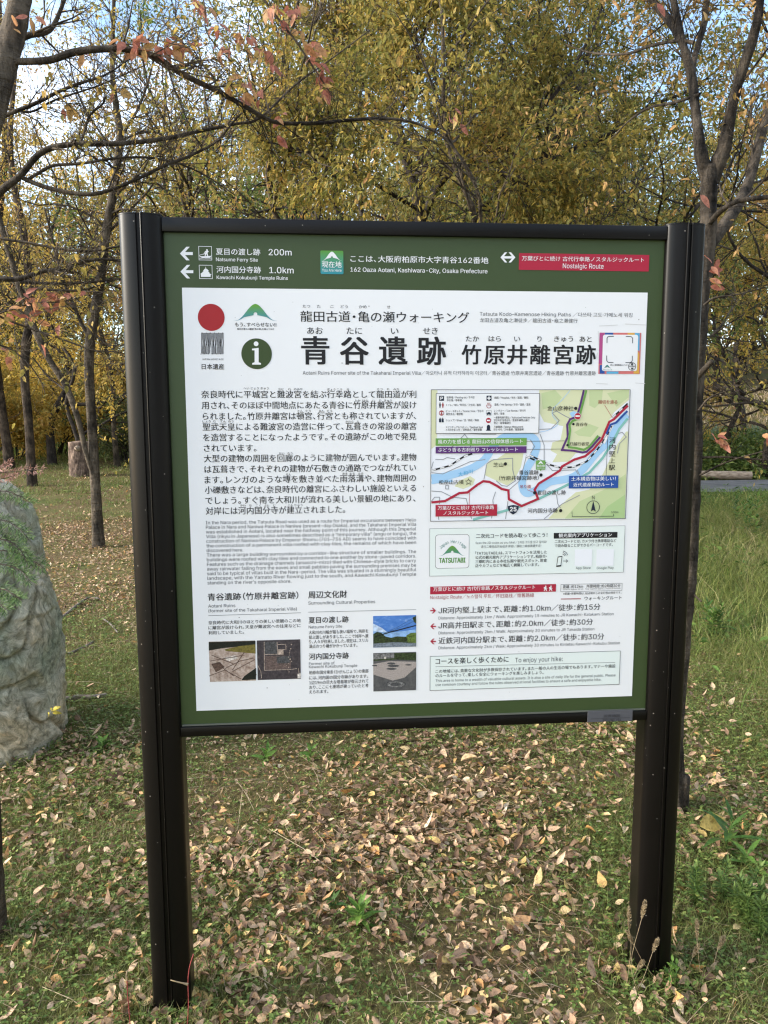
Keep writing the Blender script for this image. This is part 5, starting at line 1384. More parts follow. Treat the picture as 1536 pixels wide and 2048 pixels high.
# ---- forked cherry right behind the right post
def right_cherry():
    rng = np.random.RandomState(33)
    base = ground_at(1362, 1628); Y0 = base[1]; base[2] -= 0.06
    tb = Tubes(); an = []
    tr = px_path([(1350, 1645, Y0, 54), (1348, 1570, Y0, 42), (1347, 1486, Y0, 38), (1353, 1398, Y0, 36), (1365, 1252, Y0, 35), (1373, 1164, Y0, 37), (1379, 1076, Y0 + .02, 35), (1382, 998, Y0 + .03, 35), (1386, 900, Y0 + .04, 36), (1387, 810, Y0 + .05, 34), (1395, 664, Y0 + .05, 37), (1399, 605, Y0 + .06, 35), (1409, 517, Y0 + .07, 36), (1416, 450, Y0 + .08, 33), (1417, 410, Y0 + .09, 32), (1418, 370, Y0 + .09, 33), (1420, 335, Y0 + .1, 34)])
    tr[0, 2] = base[2]
    tb.add(tr[:, :3], tr[:, 3], 14, 0.07, rng)
    L1 = px_path([(1416, 360, Y0 + .1, 28), (1402, 310, Y0 + .1, 25), (1396, 260, Y0 + .12, 20), (1391, 220, Y0 + .14, 18), (1383, 154, Y0 + .16, 19), (1366, 88, Y0 + .18, 15), (1356, 45, Y0 + .2, 14), (1347, 0, Y0 + .21, 14), (1335, -60, Y0 + .22, 13), (1315, -200, Y0 + .26, 11), (1290, -500, Y0 + .3, 8), (1280, -800, Y0 + .3, 3)])
    L2 = px_path([(1424, 365, Y0 + .1, 28), (1436, 325, Y0 + .09, 31), (1448, 297, Y0 + .08, 28), (1463, 220, Y0 + .06, 21), (1480, 154, Y0 + .04, 20), (1502, 88, Y0 + .02, 21), (1515, 40, Y0, 18), (1520, 5, Y0, 16), (1532, -120, Y0, 13), (1560, -420, Y0, 9), (1590, -780, Y0, 3)])
    L3 = px_path([(1408, 520, Y0 + .1, 22), (1428, 480, Y0 + .13, 25), (1456, 440, Y0 + .18, 25), (1480, 402, Y0 + .24, 24), (1499, 360, Y0 + .3, 22), (1512, 308, Y0 + .34, 22), (1530, 242, Y0 + .38, 20), (1550, 190, Y0 + .42, 18), (1590, 100, Y0 + .5, 13)])
    L4 = px_path([(1420, 446, Y0 + .04, 12), (1436, 427, Y0, 12), (1454, 413, Y0 - .04, 11), (1476, 402, Y0 - .06, 11), (1498, 398, Y0 - .08, 11), (1540, 393, Y0 - .12, 10), (1600, 380, Y0 - .2, 8)])
    L5 = px_path([(1370, 104, Y0 + .17, 12), (1357, 72, Y0 + .2, 16), (1346, 50, Y0 + .22, 17), (1322, 22, Y0 + .28, 15), (1303, -2, Y0 + .32, 14), (1270, -60, Y0 + .4, 11)])
    L6 = px_path([(1388, 190, Y0 + .16, 9), (1387, 130, Y0 + .2, 11), (1397, 88, Y0 + .24, 12), (1409, 44, Y0 + .3, 13), (1412, 11, Y0 + .34, 12), (1425, -80, Y0 + .4, 9)])
    L7 = px_path([(1388, 85, Y0 + .15, 8), (1350, 82, Y0 + .2, 7), (1300, 92, Y0 + .3, 6), (1250, 108, Y0 + .4, 5), (1180, 105, Y0 + .55, 3.5), (1130, 88, Y0 + .6, 2)])
    L8 = px_path([(1400, 188, Y0 + .12, 7), (1350, 205, Y0 + .2, 6), (1300, 215, Y0 + .3, 5), (1260, 240, Y0 + .4, 3.5), (1220, 280, Y0 + .5, 2)])
    for q in (L1, L2, L3, L4, L5, L6, L7, L8): tb.add(q[:, :3], q[:, 3], 10 if q[0, 3] > .02 else 6, 0.05, rng)
    # sawn stub, low stake-like side stem, knots
    st = px_path([(1388, 760, Y0 + .02, 14), (1400, 748, Y0 - .02, 13), (1412, 735, Y0 - .04, 12), (1424, 722, Y0 - .06, 11)], 2); tb.add(st[:, :3], st[:, 3], 8)
    sk = px_path([(1362, 1640, Y0 - .02, 26), (1366, 1600, Y0 - .02, 23), (1370, 1552, Y0 - .02, 20)], 2); tb.add(sk[:, :3], sk[:, 3], 8)
    for rows in ([(1400, 950, Y0, 5), (1440, 930, Y0 - .05, 4), (1480, 915, Y0 - .1, 3), (1536, 900, Y0 - .2, 2)], [(1404, 915, Y0, 6), (1450, 914, Y0 - .05, 4.5), (1500, 918, Y0 - .1, 4), (1545, 920, Y0 - .15, 3)], [(1398, 820, Y0, 5), (1420, 795, Y0 - .03, 4), (1460, 780, Y0 - .06, 3), (1500, 760, Y0 - .1, 2)], [(1408, 610, Y0, 5), (1430, 595, Y0 - .03, 4), (1470, 590, Y0 - .06, 3), (1530, 575, Y0 - .1, 2)], [(1382, 1182, Y0, 5), (1393, 1194, Y0 - .05, 4), (1403, 1203, Y0 - .08, 3)]):
        q = px_path(rows, 4); tb.add(q[:, :3], q[:, 3], 5)
        if rows[0][1] < 1000: dress(rng, tb, q, 3, 0.14, 1, G0, [], rmax=0.5)
    G = dict(G0, kids={1: 4, 2: 5}, wander=0.15)
    for q, n in ((L1, 5), (L2, 6), (L3, 5), (L4, 4), (L5, 4), (L6, 3), (L7, 3), (L8, 3)): dress(rng, tb, q, n, 0.5, 2, G, an, t0=0.25, rmax=0.25)
    # coppery leaves on the low twigs by the path
    finish_tree('cherry_tree', 'forked cherry tree with dark flaking bark close behind the right post', 'tree', base, tb, M['bark_cherry'], an, M['leaf_orange'], rng, 8, 0.03, asp=0.42, spread=0.012)
    P, D = [], []
    for px, py, n in ((1438, 876, 4), (1428, 868, 2), (1444, 884, 2), (1528, 868, 3), (1419, 540, 3), (1422, 556, 2), (1434, 522, 1), (1412, 508, 1), (1416, 565, 1), (1404, 396, 1), (1490, 905, 1), (1400, 30, 1), (1315, 12, 1), (1525, 60, 1)):
        for q in range(n):
            P.append(at(px + rng.uniform(-8, 8), py + rng.uniform(-8, 8), Y0 - 0.08)); D.append((rng.normal(0.2, 0.6), rng.normal(-.2, 0.4), rng.normal(-0.6, 0.4)))
    P = np.array(P); n = len(P); ln = rng.uniform(0.035, 0.055, n)
    V, Q = leaves_mesh(P, np.array(D), np.stack([rng.normal(0, 0.6, n), rng.normal(-0.8, 0.4, n), rng.normal(0.5, 0.4, n)], 1), ln, ln * 0.45, 0.25, 0.15, True)
    tr_ = [o for o in C.objects if o.get('label', '').startswith('forked cherry')][0]
    np_mesh('crown', V, Q, M['leaf_red'], tr_, False, tuple(tr_.location))['label'] = 'a few coral leaves on the low twigs'
right_cherry()

# ---- slim tree with a leaning second stem, on the lawn left of the board
def lawn_tree():
    rng = np.random.RandomState(8)
    base = ground_at(197, 1094); Y0 = base[1]; base[2] -= 0.05
    tb = Tubes(); an = []
    tr = px_path([(198, 1098, Y0, 27), (195, 1050, Y0, 22), (192, 990, Y0, 20), (187, 900, Y0, 19), (181, 800, Y0, 18.5), (178, 720, Y0, 19), (184, 660, Y0, 20), (194, 600, Y0, 19), (203, 540, Y0, 18), (213, 460, Y0, 17), (224, 400, Y0, 16), (234, 330, Y0, 15), (240, 270, Y0, 14), (232, 210, Y0, 12), (225, 150, Y0, 10), (226, 60, Y0, 8), (230, -60, Y0, 6)], 4)
    tr[0, 2] = base[2]
    tb.add(tr[:, :3], tr[:, 3], 10, 0.04, rng)
    st = px_path([(190, 960, Y0 - .02, 9), (172, 905, Y0 - .05, 9.5), (158, 845, Y0 - .08, 11), (138, 785, Y0 - .1, 12), (122, 755, Y0 - .1, 12), (105, 730, Y0 - .1, 12), (86, 695, Y0 - .1, 13), (66, 650, Y0 - .1, 14), (45, 590, Y0 - .1, 13), (20, 510, Y0 - .1, 12), (0, 440, Y0 - .1, 10), (-30, 300, Y0 - .1, 8)], 4)
    tb.add(st[:, :3], st[:, 3], 8, 0.04, rng)
    bs = [px_path(r, 4) for r in ([(176, 672, Y0, 8), (160, 640, Y0, 7.5), (145, 605, Y0, 7), (130, 570, Y0, 6), (110, 500, Y0, 5), (90, 420, Y0, 3)], [(212, 470, Y0, 6), (260, 420, Y0 + .2, 5), (310, 360, Y0 + .3, 4), (340, 250, Y0 + .3, 3)], [(238, 280, Y0, 6), (275, 220, Y0, 5), (300, 150, Y0, 4), (320, 60, Y0, 3)], [(236, 310, Y0, 5), (190, 250, Y0, 4), (150, 170, Y0, 3), (130, 60, Y0, 2)], [(190, 668, Y0, 5), (215, 690, Y0, 4), (250, 690, Y0, 3)])]
    for q in bs: tb.add(q[:, :3], q[:, 3], 6)
    G = dict(G0, kids={1: 5, 2: 5}, wander=0.2)
    dress(rng, tb, tr, 16, 1.1, 2, G, an, t0=0.4, rmax=0.35); dress(rng, tb, st, 10, 0.9, 2, G, an, t0=0.55, rmax=0.35)
    for q in bs: dress(rng, tb, q, 7, 0.7, 2, G, an, rmax=0.4)
    finish_tree('lawn_tree', 'slim grey tree on the lawn left of the board, second stem leaning left', 'tree', base, tb, M['bark_gray'], an, M['leaf_yellow'], rng, 5, 0.042, asp=0.42, spread=0.02)
lawn_tree()

def plain_trunk(seed, rows, label, leafm, bark, per_m=8, ll=0.06, n=12, t0=0.45, length=1.3):
    rng = np.random.RandomState(seed)
    base = ground_at(rows[0][0], rows[0][1]); Y0 = base[1]; base[2] -= 0.05
    tb = Tubes(); an = []
    tr = px_path([(a, b, Y0, w) for a, b, w in rows], 4); tr[0, 2] = base[2]
    tb.add(tr[:, :3], tr[:, 3], 9, 0.05, rng)
    dress(rng, tb, tr, n, length, 2, dict(G0, kids={1: 5, 2: 5}), an, t0=t0, rmax=0.45)
    finish_tree('lawn_tree', label, 'tree', base, tb, bark, an, leafm, rng, per_m, ll, asp=0.42, spread=0.03)
plain_trunk(41, [(65, 972, 22), (62, 920, 18), (57, 840, 17), (50, 760, 17), (52, 690, 18), (60, 640, 17), (58, 560, 15), (48, 470, 14), (30, 380, 13), (20, 280, 11), (30, 150, 8), (40, 0, 6)], 'dark straight tree further back on the lawn, left of the leaning stem', M['leaf_yellow'], M['bark_brown'])
plain_trunk(42, [(20, 938, 24), (14, 890, 19), (5, 830, 18), (-4, 760, 18), (-12, 680, 17), (-14, 560, 16), (0, 420, 14), (10, 300, 12), (5, 150, 8), (0, 0, 6)], 'dark tree trunk at the far left, furthest of the lawn trees', M['leaf_yellow'], M['bark_brown'])

# ---- big olive tree in the middle, behind the board
def middle_tree():
    rng = np.random.RandomState(51)
    Y0 = 6.0
    tb = Tubes(); an = []
    x, y = at(850, 900, Y0)[:2]
    base = np.array([x, y, float(gz(x, y)) - 0.05])
    tr = px_path([(856, 1120, Y0, 34), (850, 800, Y0, 28), (846, 600, Y0, 26), (840, 430, Y0, 24), (822, 350, Y0, 21), (806, 295, Y0, 19), (793, 240, Y0, 17), (776, 150, Y0, 14), (764, 50, Y0, 11), (756, -80, Y0, 8), (760, -220, Y0, 4)])
    tr[0, :3] = base
    tb.add(tr[:, :3], tr[:, 3], 10, 0.05, rng)
    ls = [px_path(r, 4) for r in (
        [(842, 450, Y0, 13), (880, 370, Y0 - .2, 12), (933, 320, Y0 - .4, 11), (985, 288, Y0 - .5, 10), (1058, 245, Y0 - .6, 8.5), (1130, 160, Y0 - .6, 7), (1190, 50, Y0 - .6, 5), (1230, -60, Y0 - .6, 3)],
        [(846, 520, Y0, 12), (930, 440, Y0 + .2, 11), (1040, 360, Y0 + .4, 10), (1143, 300, Y0 + .4, 9), (1218, 268, Y0 + .4, 8), (1293, 215, Y0 + .4, 7), (1380, 180, Y0 + .4, 5), (1460, 120, Y0 + .4, 3)],
        [(806, 295, Y0, 10), (760, 225, Y0 + .3, 9), (705, 130, Y0 + .4, 7), (650, 20, Y0 + .4, 5), (620, -90, Y0 + .4, 3)],
        [(824, 352, Y0, 10), (872, 250, Y0 + .5, 9), (905, 130, Y0 + .6, 7), (945, 10, Y0 + .6, 5), (970, -110, Y0 + .6, 3)],
        [(838, 420, Y0, 9), (770, 380, Y0 - .5, 8), (690, 330, Y0 - .9, 6), (600, 300, Y0 - 1.2, 4), (520, 280, Y0 - 1.3, 2)],
        [(793, 240, Y0, 9), (830, 160, Y0 - .7, 7), (850, 60, Y0 - 1., 5), (880, -60, Y0 - 1.1, 3)],
        [(822, 350, Y0, 9), (900, 330, Y0 - .9, 7), (990, 340, Y0 - 1.5, 5), (1080, 370, Y0 - 1.8, 3)])]
    G = dict(G0, kids={1: 6, 2: 6}, wander=0.17, droop=-0.03)
    for q in ls:
        tb.add(q[:, :3], q[:, 3], 7, 0.04, rng)
        dress(rng, tb, q, 15, 1.0, 2, G, an, t0=0.12, rmax=0.45)
    dress(rng, tb, tr, 12, 1.0, 2, G, an, t0=0.5, rmax=0.4)
    finish_tree('broadleaf_tree', 'large olive-leaved tree straight behind the board with a black spreading trunk', 'tree', base, tb, M['bark_dark'], an, M['leaf_olive'], rng, 26, 0.05, 'trees behind the board', asp=0.42, spread=0.045)
middle_tree()

GD = dict(G0, droop=-0.04, kids={1: 6, 2: 7})
for args in (
    (61, 610, 9.5, 7.5, 'olive tree left of the middle tree, behind the board', 'leaf_olive', 'bark_dark', dict(r0=.07, per_m=22, ll=.052)),
    (62, 1050, 8.6, 7.0, 'olive tree right of the middle tree, above the red route banner', 'leaf_olive', 'bark_dark', dict(r0=.07, per_m=24, ll=.052)),
    (63, 1235, 10.5, 7.0, 'greener tree between the middle tree and the forked cherry', 'leaf_green', 'bark_gray', dict(r0=.07, per_m=15, ll=.055)),
    (64, 486, 8.6, 6.0, 'slender half-bare tree above the left part of the board', 'leaf_yellow', 'bark_gray', dict(r0=.05, per_m=8, ll=.045, spread=.4)),
    (65, 330, 12.5, 7.5, 'thin orange-brown tree above the left post', 'leaf_orange', 'bark_brown', dict(r0=.06, per_m=9, ll=.055)),
    (66, 560, 14.5, 8.0, 'brownish tree further back between the slender tree and the olive trees', 'leaf_orange', 'bark_dark', dict(r0=.08, per_m=9, ll=.075)),
    (67, 760, 14.0, 9.0, 'tall yellow-green tree far behind the middle tree', 'leaf_olive', 'bark_dark', dict(r0=.09, per_m=13, ll=.075)),
    (68, 940, 13.0, 8.5, 'bushy green tree low behind the top rail, right of the black trunk', 'leaf_green', 'bark_dark', dict(r0=.09, per_m=12, ll=.075)),
    (69, 1140, 15.0, 8.0, 'pale thin tree far back, left of the forked cherry', 'leaf_olive', 'bark_gray', dict(r0=.08, per_m=9, ll=.08)),
    (70, 1330, 17.0, 6.5, 'distant grey-green tree seen just left of the forked cherry', 'leaf_green', 'bark_gray', dict(r0=.08, per_m=7, ll=.085)),
    (71, 1640, 8.2, 4.6, 'low yellow-green tree with hanging twigs beyond the right edge', 'leaf_olive', 'bark_dark', dict(r0=.05, per_m=20, ll=.05, fork=.22, low=.5, spread=.75, limbs=8)),
    (72, 1760, 9.5, 6.8, 'golden tree reaching in high from beyond the right edge', 'leaf_yellow', 'bark_dark', dict(r0=.07, per_m=12, ll=.055, low=.1, spread=.6)),
    (73, 1455, 17.5, 6.0, 'dense yellow tree beyond the garden, beside the right post', 'leaf_gold', 'bark_dark', dict(r0=.06, per_m=28, ll=.075, fork=.1, low=.45, limbs=8)),
    (81, 1535, 16.5, 5.5, 'dense yellow-green tree beyond the garden at the right edge', 'leaf_yellow', 'bark_dark', dict(r0=.06, per_m=30, ll=.07, fork=.1, low=.5, limbs=8)),
    (74, 105, 19.0, 8.0, 'yellow tree behind the lawn, between the two dark trunks', 'leaf_gold', 'bark_dark', dict(r0=.09, per_m=15, ll=.085, fork=.2, low=.3)),
    (75, 235, 18.0, 7.5, 'yellow-green tree at the back of the lawn, beside the left post', 'leaf_olive', 'bark_gray', dict(r0=.06, per_m=16, ll=.08, fork=.25, low=.2)),
    (76, -60, 15.0, 7.0, 'sparse yellow tree at the far left behind the lawn', 'leaf_yellow', 'bark_brown', dict(r0=.07, per_m=7, ll=.07)),
    (77, 395, 17.0, 8.0, 'golden-brown tree far back above the left end of the top rail', 'leaf_orange', 'bark_dark', dict(r0=.08, per_m=11, ll=.085)),
    (78, 20, 23.0, 7.5, 'golden tree at the wood edge, far left', 'leaf_gold', 'bark_dark', dict(r0=.09, per_m=15, ll=.09, fork=.18, low=.3)),
    (101, 430, 12.0, 7.5, 'green-brown tree left of the middle, behind the slender half-bare tree', 'leaf_deep', 'bark_dark', dict(r0=.06, per_m=15, ll=.06)),
    (102, 660, 11.5, 8.0, 'dark green tree left behind the middle tree', 'leaf_deep', 'bark_dark', dict(r0=.07, per_m=18, ll=.06)),
    (103, 860, 10.5, 8.5, 'dark green tree directly behind the middle tree', 'leaf_deep', 'bark_dark', dict(r0=.08, per_m=20, ll=.06)),
    (104, 1090, 12.5, 8.0, 'dark green tree right behind the middle tree', 'leaf_deep', 'bark_dark', dict(r0=.07, per_m=17, ll=.06)),
    (105, 1010, 16.5, 9.5, 'tall ochre tree far back right of the middle tree', 'leaf_orange', 'bark_dark', dict(r0=.09, per_m=14, ll=.075)),
    (106, 560, 18.0, 9.0, 'tall olive tree far back left of the middle tree', 'leaf_olive', 'bark_dark', dict(r0=.09, per_m=14, ll=.08)),
    (107, 1240, 16.0, 6.5, 'low olive tree far back left of the forked cherry', 'leaf_olive', 'bark_dark', dict(r0=.07, per_m=15, ll=.075, fork=.2)),
    (108, 300, 21.0, 7.0, 'ochre tree at the wood edge hidden partly by the left post', 'leaf_orange', 'bark_dark', dict(r0=.08, per_m=15, ll=.085, fork=.15, low=.3)),
    (109, 160, 17.5, 5.5, 'golden small tree behind the slim grey lawn tree', 'leaf_gold', 'bark_dark', dict(r0=.05, per_m=20, ll=.075, fork=.15, low=.4)),
    (110, 1480, 21.0, 7.5, 'green tree at the wood edge far right', 'leaf_deep', 'bark_dark', dict(r0=.08, per_m=20, ll=.09, fork=.12, low=.3, limbs=8)),
    (111, 1580, 19.0, 6.5, 'ochre tree at the wood edge beyond the right edge', 'leaf_orange', 'bark_dark', dict(r0=.08, per_m=18, ll=.085, fork=.12, low=.4, limbs=8)),
    (79, 700, 7.2, 6.2, 'light yellow tree with fine leaves just behind the top rail, left of the black trunk', 'leaf_olive', 'bark_gray', dict(r0=.04, per_m=17, ll=.048, spread=.42)),
    (80, 980, 6.2, 5.2, 'leafy young tree just behind the top rail, right of the black trunk', 'leaf_olive', 'bark_gray', dict(r0=.04, per_m=19, ll=.05, spread=.42)),
):
    seed, px, D, h, lab, lm, bk, kw = args
    free_tree(seed, px, D, h, lab, M[lm], M[bk], G=GD, **kw)

# ---- shrubs at the back of the lawn
def shrub(seed, px, D, h, w, label, leafm, n=2600, ll=0.09):
    rng = np.random.RandomState(seed)
    a = math.atan2(px - 768, FPX) + 0.0843
    x = CAM[0] + D * math.sin(a); y = CAM[1] + D * math.cos(a)
    b = np.array([x, y, float(gz(x, y)) - 0.05]); tb = Tubes(); an = []
    G = dict(G0, kids={1: 5, 2: 5}, up=0.06)
    for q in range(9):
        az = rng.uniform(0, 2 * PI); el = rng.uniform(0.6, 1.35)
        d = np.array([math.cos(az) * math.cos(el) * w / h, math.sin(az) * math.cos(el) * w / h, math.sin(el)])
        grow(rng, tb, b + rng.normal(0, 0.1, 3) * [1, 1, 0], unit(d), h * rng.uniform(0.6, 1.0), 0.02, 2, G, an)
    tot = sum(np.linalg.norm(p[-1] - p[0]) + 0.05 for p, _ in an)
    t = finish_tree('shrub', label, 'shrub', b, tb, M['bark_dark'], an, leafm, rng, n / tot, ll, 'shrubs at the back of the lawn', asp=0.45, spread=0.08)
for a in ((91, 120, 22, 2.8, 2.2, 'golden shrub behind the leaning stem', 'leaf_gold', 9000), (92, 30, 21, 2.2, 2.0, 'golden shrub between the two dark trunks', 'leaf_gold', 8000), (93, 205, 23, 2.6, 2.2, 'brownish yellow shrub right of the slim grey tree', 'leaf_orange', 7000), (94, 160, 26, 3.6, 2.6, 'tall dull green shrub at the wood edge behind the stump', 'leaf_green', 9000),
          (95, -60, 20, 2.6, 2.2, 'yellow-green shrub beyond the far left trunk', 'leaf_yellow', 7000), (96, 250, 19, 1.6, 1.2, 'small dark green bush beside the left post', 'leaf_green', 2600), (97, 70, 27, 4.2, 3.0, 'tall olive shrub at the wood edge on the left', 'leaf_olive', 9000)):
    shrub(a[0], a[1], a[2], a[3], a[4], a[5], M[a[6]], a[7])

# ---- the wood beyond
def woodland():
    rng = np.random.RandomState(77)
    tb = Tubes(); Vs, Qs, n0 = [], [], 0
    for layer, (D0, D1, nt_, h0, h1) in enumerate(((27, 33, 70, 6.5, 9.5), (33, 46, 90, 9, 13))):
        for q in range(nt_):
            a = R(rng.uniform(-42, 42)) + 0.084; D = rng.uniform(D0, D1)
            x = CAM[0] + D * math.sin(a); y = CAM[1] + D * math.cos(a); z = float(gz(x, y))
            pxx = 768 + FPX * math.tan(a - 0.084)
            h = rng.uniform(h0, h1) * (0.72 if pxx < 330 else 1.0) * (0.72 if pxx > 1250 else 1.0)
            tb.add([(x, y, z - .1), (x + rng.normal(0, .15), y, z + h * .4), (x + rng.normal(0, .4), y, z + h * .85)], [0.12, 0.09, 0.03], 5)
            n = int(1150 * h / 8)
            th = rng.uniform(0, 2 * PI, n); rr = np.sqrt(rng.rand(n)) * h * 0.27
            zz = z + h * (0.12 + 0.88 * rng.rand(n) ** 0.8)
            taper = np.sqrt(np.clip(1.15 - ((zz - z) / h - 0.4) ** 2 * 2.2, 0.05, 1))
            P = np.stack([x + rr * taper * np.cos(th), y + rr * taper * np.sin(th), zz], 1)
            P += 0.35 * np.stack([np.sin(P[:, 2] * 2.1 + q), np.cos(P[:, 0] * 1.9 + q), np.sin(P[:, 1] * 2.3)], 1)
            Dd = rng.normal(0, 1, (n, 3)) - [0, 0, 0.3]
            ll = rng.uniform(0.11, 0.26, n)
            V, Q = leaves_mesh(P, Dd, rng.normal(0, 1, (n, 3)) + [0, 0, 0.6], ll, ll * 0.5)
            Vs.append(V); Qs.append(Q + n0); n0 += len(V)
    for q in range(46):                       # the same wood goes on round the right and behind the viewer
        a = R(rng.uniform(58, 205)); D = rng.uniform(9, 16)
        x = CAM[0] + D * math.sin(a); y = CAM[1] + D * math.cos(a); z = float(gz(x, y))
        h = rng.uniform(5.0, 8.0)
        tb.add([(x, y, z - .1), (x, y, z + h * .4), (x + rng.normal(0, .3), y, z + h * .85)], [0.1, 0.08, 0.03], 5)
        n = 420; th = rng.uniform(0, 2 * PI, n); rr = np.sqrt(rng.rand(n)) * h * 0.26
        P = np.stack([x + rr * np.cos(th), y + rr * np.sin(th), z + h * (0.1 + 0.9 * rng.rand(n) ** 0.9)], 1)
        ll = rng.uniform(0.2, 0.36, n)
        V, Q = leaves_mesh(P, rng.normal(0, 1, (n, 3)) - [0, 0, .3], rng.normal(0, 1, (n, 3)) + [0, 0, .6], ll, ll * 0.5)
        Vs.append(V); Qs.append(Q + n0); n0 += len(V)
    V = np.concatenate(Vs + tb.V); Qt = np.concatenate(tb.Q) + n0
    Ql = np.concatenate(Qs)
    o = np_mesh('woodland', V, np.concatenate([Ql, Qt]), [M['leaf_wood'], M['bark_dark']], midx=np.concatenate([np.zeros(len(Ql)), np.ones(len(Qt))]))
    tag(o, 'mixed olive and brown wood closing the view behind the trees', 'woodland', kind='stuff')
M['leaf_wood'] = leaf_mat('far_wood_leaf', [(0.0, (0.10, 0.12, 0.045)), (0.4, (0.20, 0.19, 0.065)), (0.75, (0.34, 0.26, 0.085)), (1.0, (0.36, 0.23, 0.11))], 0.4, patch=0.5)
woodland()

def low_growth():
    """rank grass, weeds and the kitchen garden behind the path"""
    rng = np.random.RandomState(19)
    n = 26000
    x, y, d = spots(rng, n, 15, 27, 34)
    k = (x < 3.0) & (rng.rand(n) < sstep(16, 20, y))
    x, y = x[k], y[k]; k = len(x)
    h = rng.uniform(0.1, 0.5, k) * (0.4 + sstep(17, 24, y)) * 0.9
    V, Q = blades_mesh(np.stack([x, y, gz(x, y)], 1), rng.normal(0, 0.5, (k, 2)) * h[:, None], h, rng.uniform(0.02, 0.05, k), rng)
    o = np_mesh('tall_grass', V, Q, M['herb']); tag(o, 'rank green grass at the back of the lawn', 'grass', kind='stuff')
    n = 46000
    x = rng.uniform(1.2, 7.5, n); y = rng.uniform(0.4, 9.6, n)
    k = (rng.rand(n) < sstep(1.4, 2.3, x - 0.12 * y) * sstep(0.5, 2.2, y) * np.clip((fbm(x * 1.4 + 5, y * 1.4, 3) - 0.33) * 4, 0.05, 1)) & ~on_path(x, y); x, y = x[k], y[k]; k = len(x)
    h = rng.uniform(0.05, 0.30, k) * (0.45 + 0.9 * fbm(x * .8, y * .8 + 30, 2))
    V, Q = blades_mesh(np.stack([x, y, gz(x, y)], 1), rng.normal(0, 0.5, (k, 2)) * h[:, None], h, rng.uniform(0.004, 0.011, k), rng, 3)
    o = np_mesh('lush_grass', V, Q, M['lush']); tag(o, 'longer lush green grass between the right post and the path', 'grass', kind='stuff')
    n = 15000
    x = rng.uniform(1.2, 7.5, n); y = rng.uniform(0.3, 9.6, n)
    k = (rng.rand(n) < sstep(1.3, 2.2, x - 0.12 * y) * np.clip((fbm(x * 1.1 + 15, y * 1.1 + 7, 3) - 0.36) * 5, 0.05, 1)) & ~on_path(x, y); x, y = x[k], y[k]; k = len(x)
    ll = rng.uniform(0.025, 0.085, k); az = rng.uniform(0, 2 * PI, k)
    V, Q = leaves_mesh(np.stack([x, y, gz(x, y) + rng.uniform(0.01, 0.2, k) * rng.rand(k)], 1), np.stack([np.cos(az), np.sin(az), rng.uniform(-.2, .7, k)], 1), np.stack([rng.normal(0, .4, k), rng.normal(0, .4, k), np.ones(k)], 1), ll, ll * rng.uniform(0.25, 0.5, k), 0.2, 0.25)
    o = np_mesh('broadleaf_weeds', V, Q, M['weed_dark']); tag(o, 'broad-leaved weeds mixed into the long grass on the right', 'weeds', kind='stuff')
    n = 32000
    x = rng.uniform(3.0, 14, n); y = rng.uniform(11.9, 15.4, n)
    z = gz(x, y) + 0.85 * rng.rand(n) ** 1.3 * (0.5 + 0.8 * fbm(x * 1.2, y * 1.2, 2)) * sstep(11.8, 12.6, y) + 0.02
    dr = rng.normal(0, 1, (n, 3)) * [1, 1, 0.5]
    ll = rng.uniform(0.05, 0.14, n)
    V, Q = leaves_mesh(np.stack([x, y, z], 1), dr, np.stack([rng.normal(0, .4, n), rng.normal(0, .4, n), np.ones(n)], 1), ll, ll * rng.uniform(0.3, 0.6, n), 0.2, 0.25)
    o = np_mesh('weed_bank', V, Q, M['herb']); tag(o, 'bank of leafy green weeds behind the asphalt path', 'weeds', kind='stuff')
    n = 5000
    x = rng.uniform(3, 16, n); y = 16.2 + np.floor(rng.uniform(0, 4, n)) * 0.6 + rng.normal(0, 0.07, n)
    h = rng.uniform(0.35, 0.65, n)
    V, Q = blades_mesh(np.stack([x, y, gz(x, y)], 1), rng.normal(0, 0.35, (n, 2)) * h[:, None], h, rng.uniform(0.02, 0.035, n), rng)
    o = np_mesh('vegetable_rows', V, Q, M['allium']); tag(o, 'rows of blue-green onion leaves in the garden beyond the path', 'vegetables', kind='stuff')
    n = 9000
    x = rng.uniform(3, 20, n); y = rng.uniform(18.8, 24, n)
    h = rng.uniform(0.12, 0.35, n)
    V, Q = blades_mesh(np.stack([x, y, gz(x, y)], 1), rng.normal(0, 0.8, (n, 2)) * h[:, None], h, rng.uniform(0.02, 0.04, n), rng)
    o = np_mesh('dry_grass_bank', V, Q, M['straw']); tag(o, 'straw-coloured dry grass bank beyond the garden', 'dry grass', kind='stuff')
M['lush'] = leaf_mat('lush_grass_blade', [(0.0, (0.045, 0.095, 0.02)), (0.6, (0.105, 0.18, 0.036)), (1.0, (0.22, 0.28, 0.075))], 0.3)
M['weed_dark'] = leaf_mat('dark_weed_leaf', [(0.0, (0.045, 0.11, 0.022)), (1.0, (0.12, 0.2, 0.04))], 0.28)
M['allium'] = leaf_mat('blue_green_leaf', [(0.0, (0.05, 0.10, 0.06)), (1.0, (0.13, 0.2, 0.13))], 0.25)
low_growth()

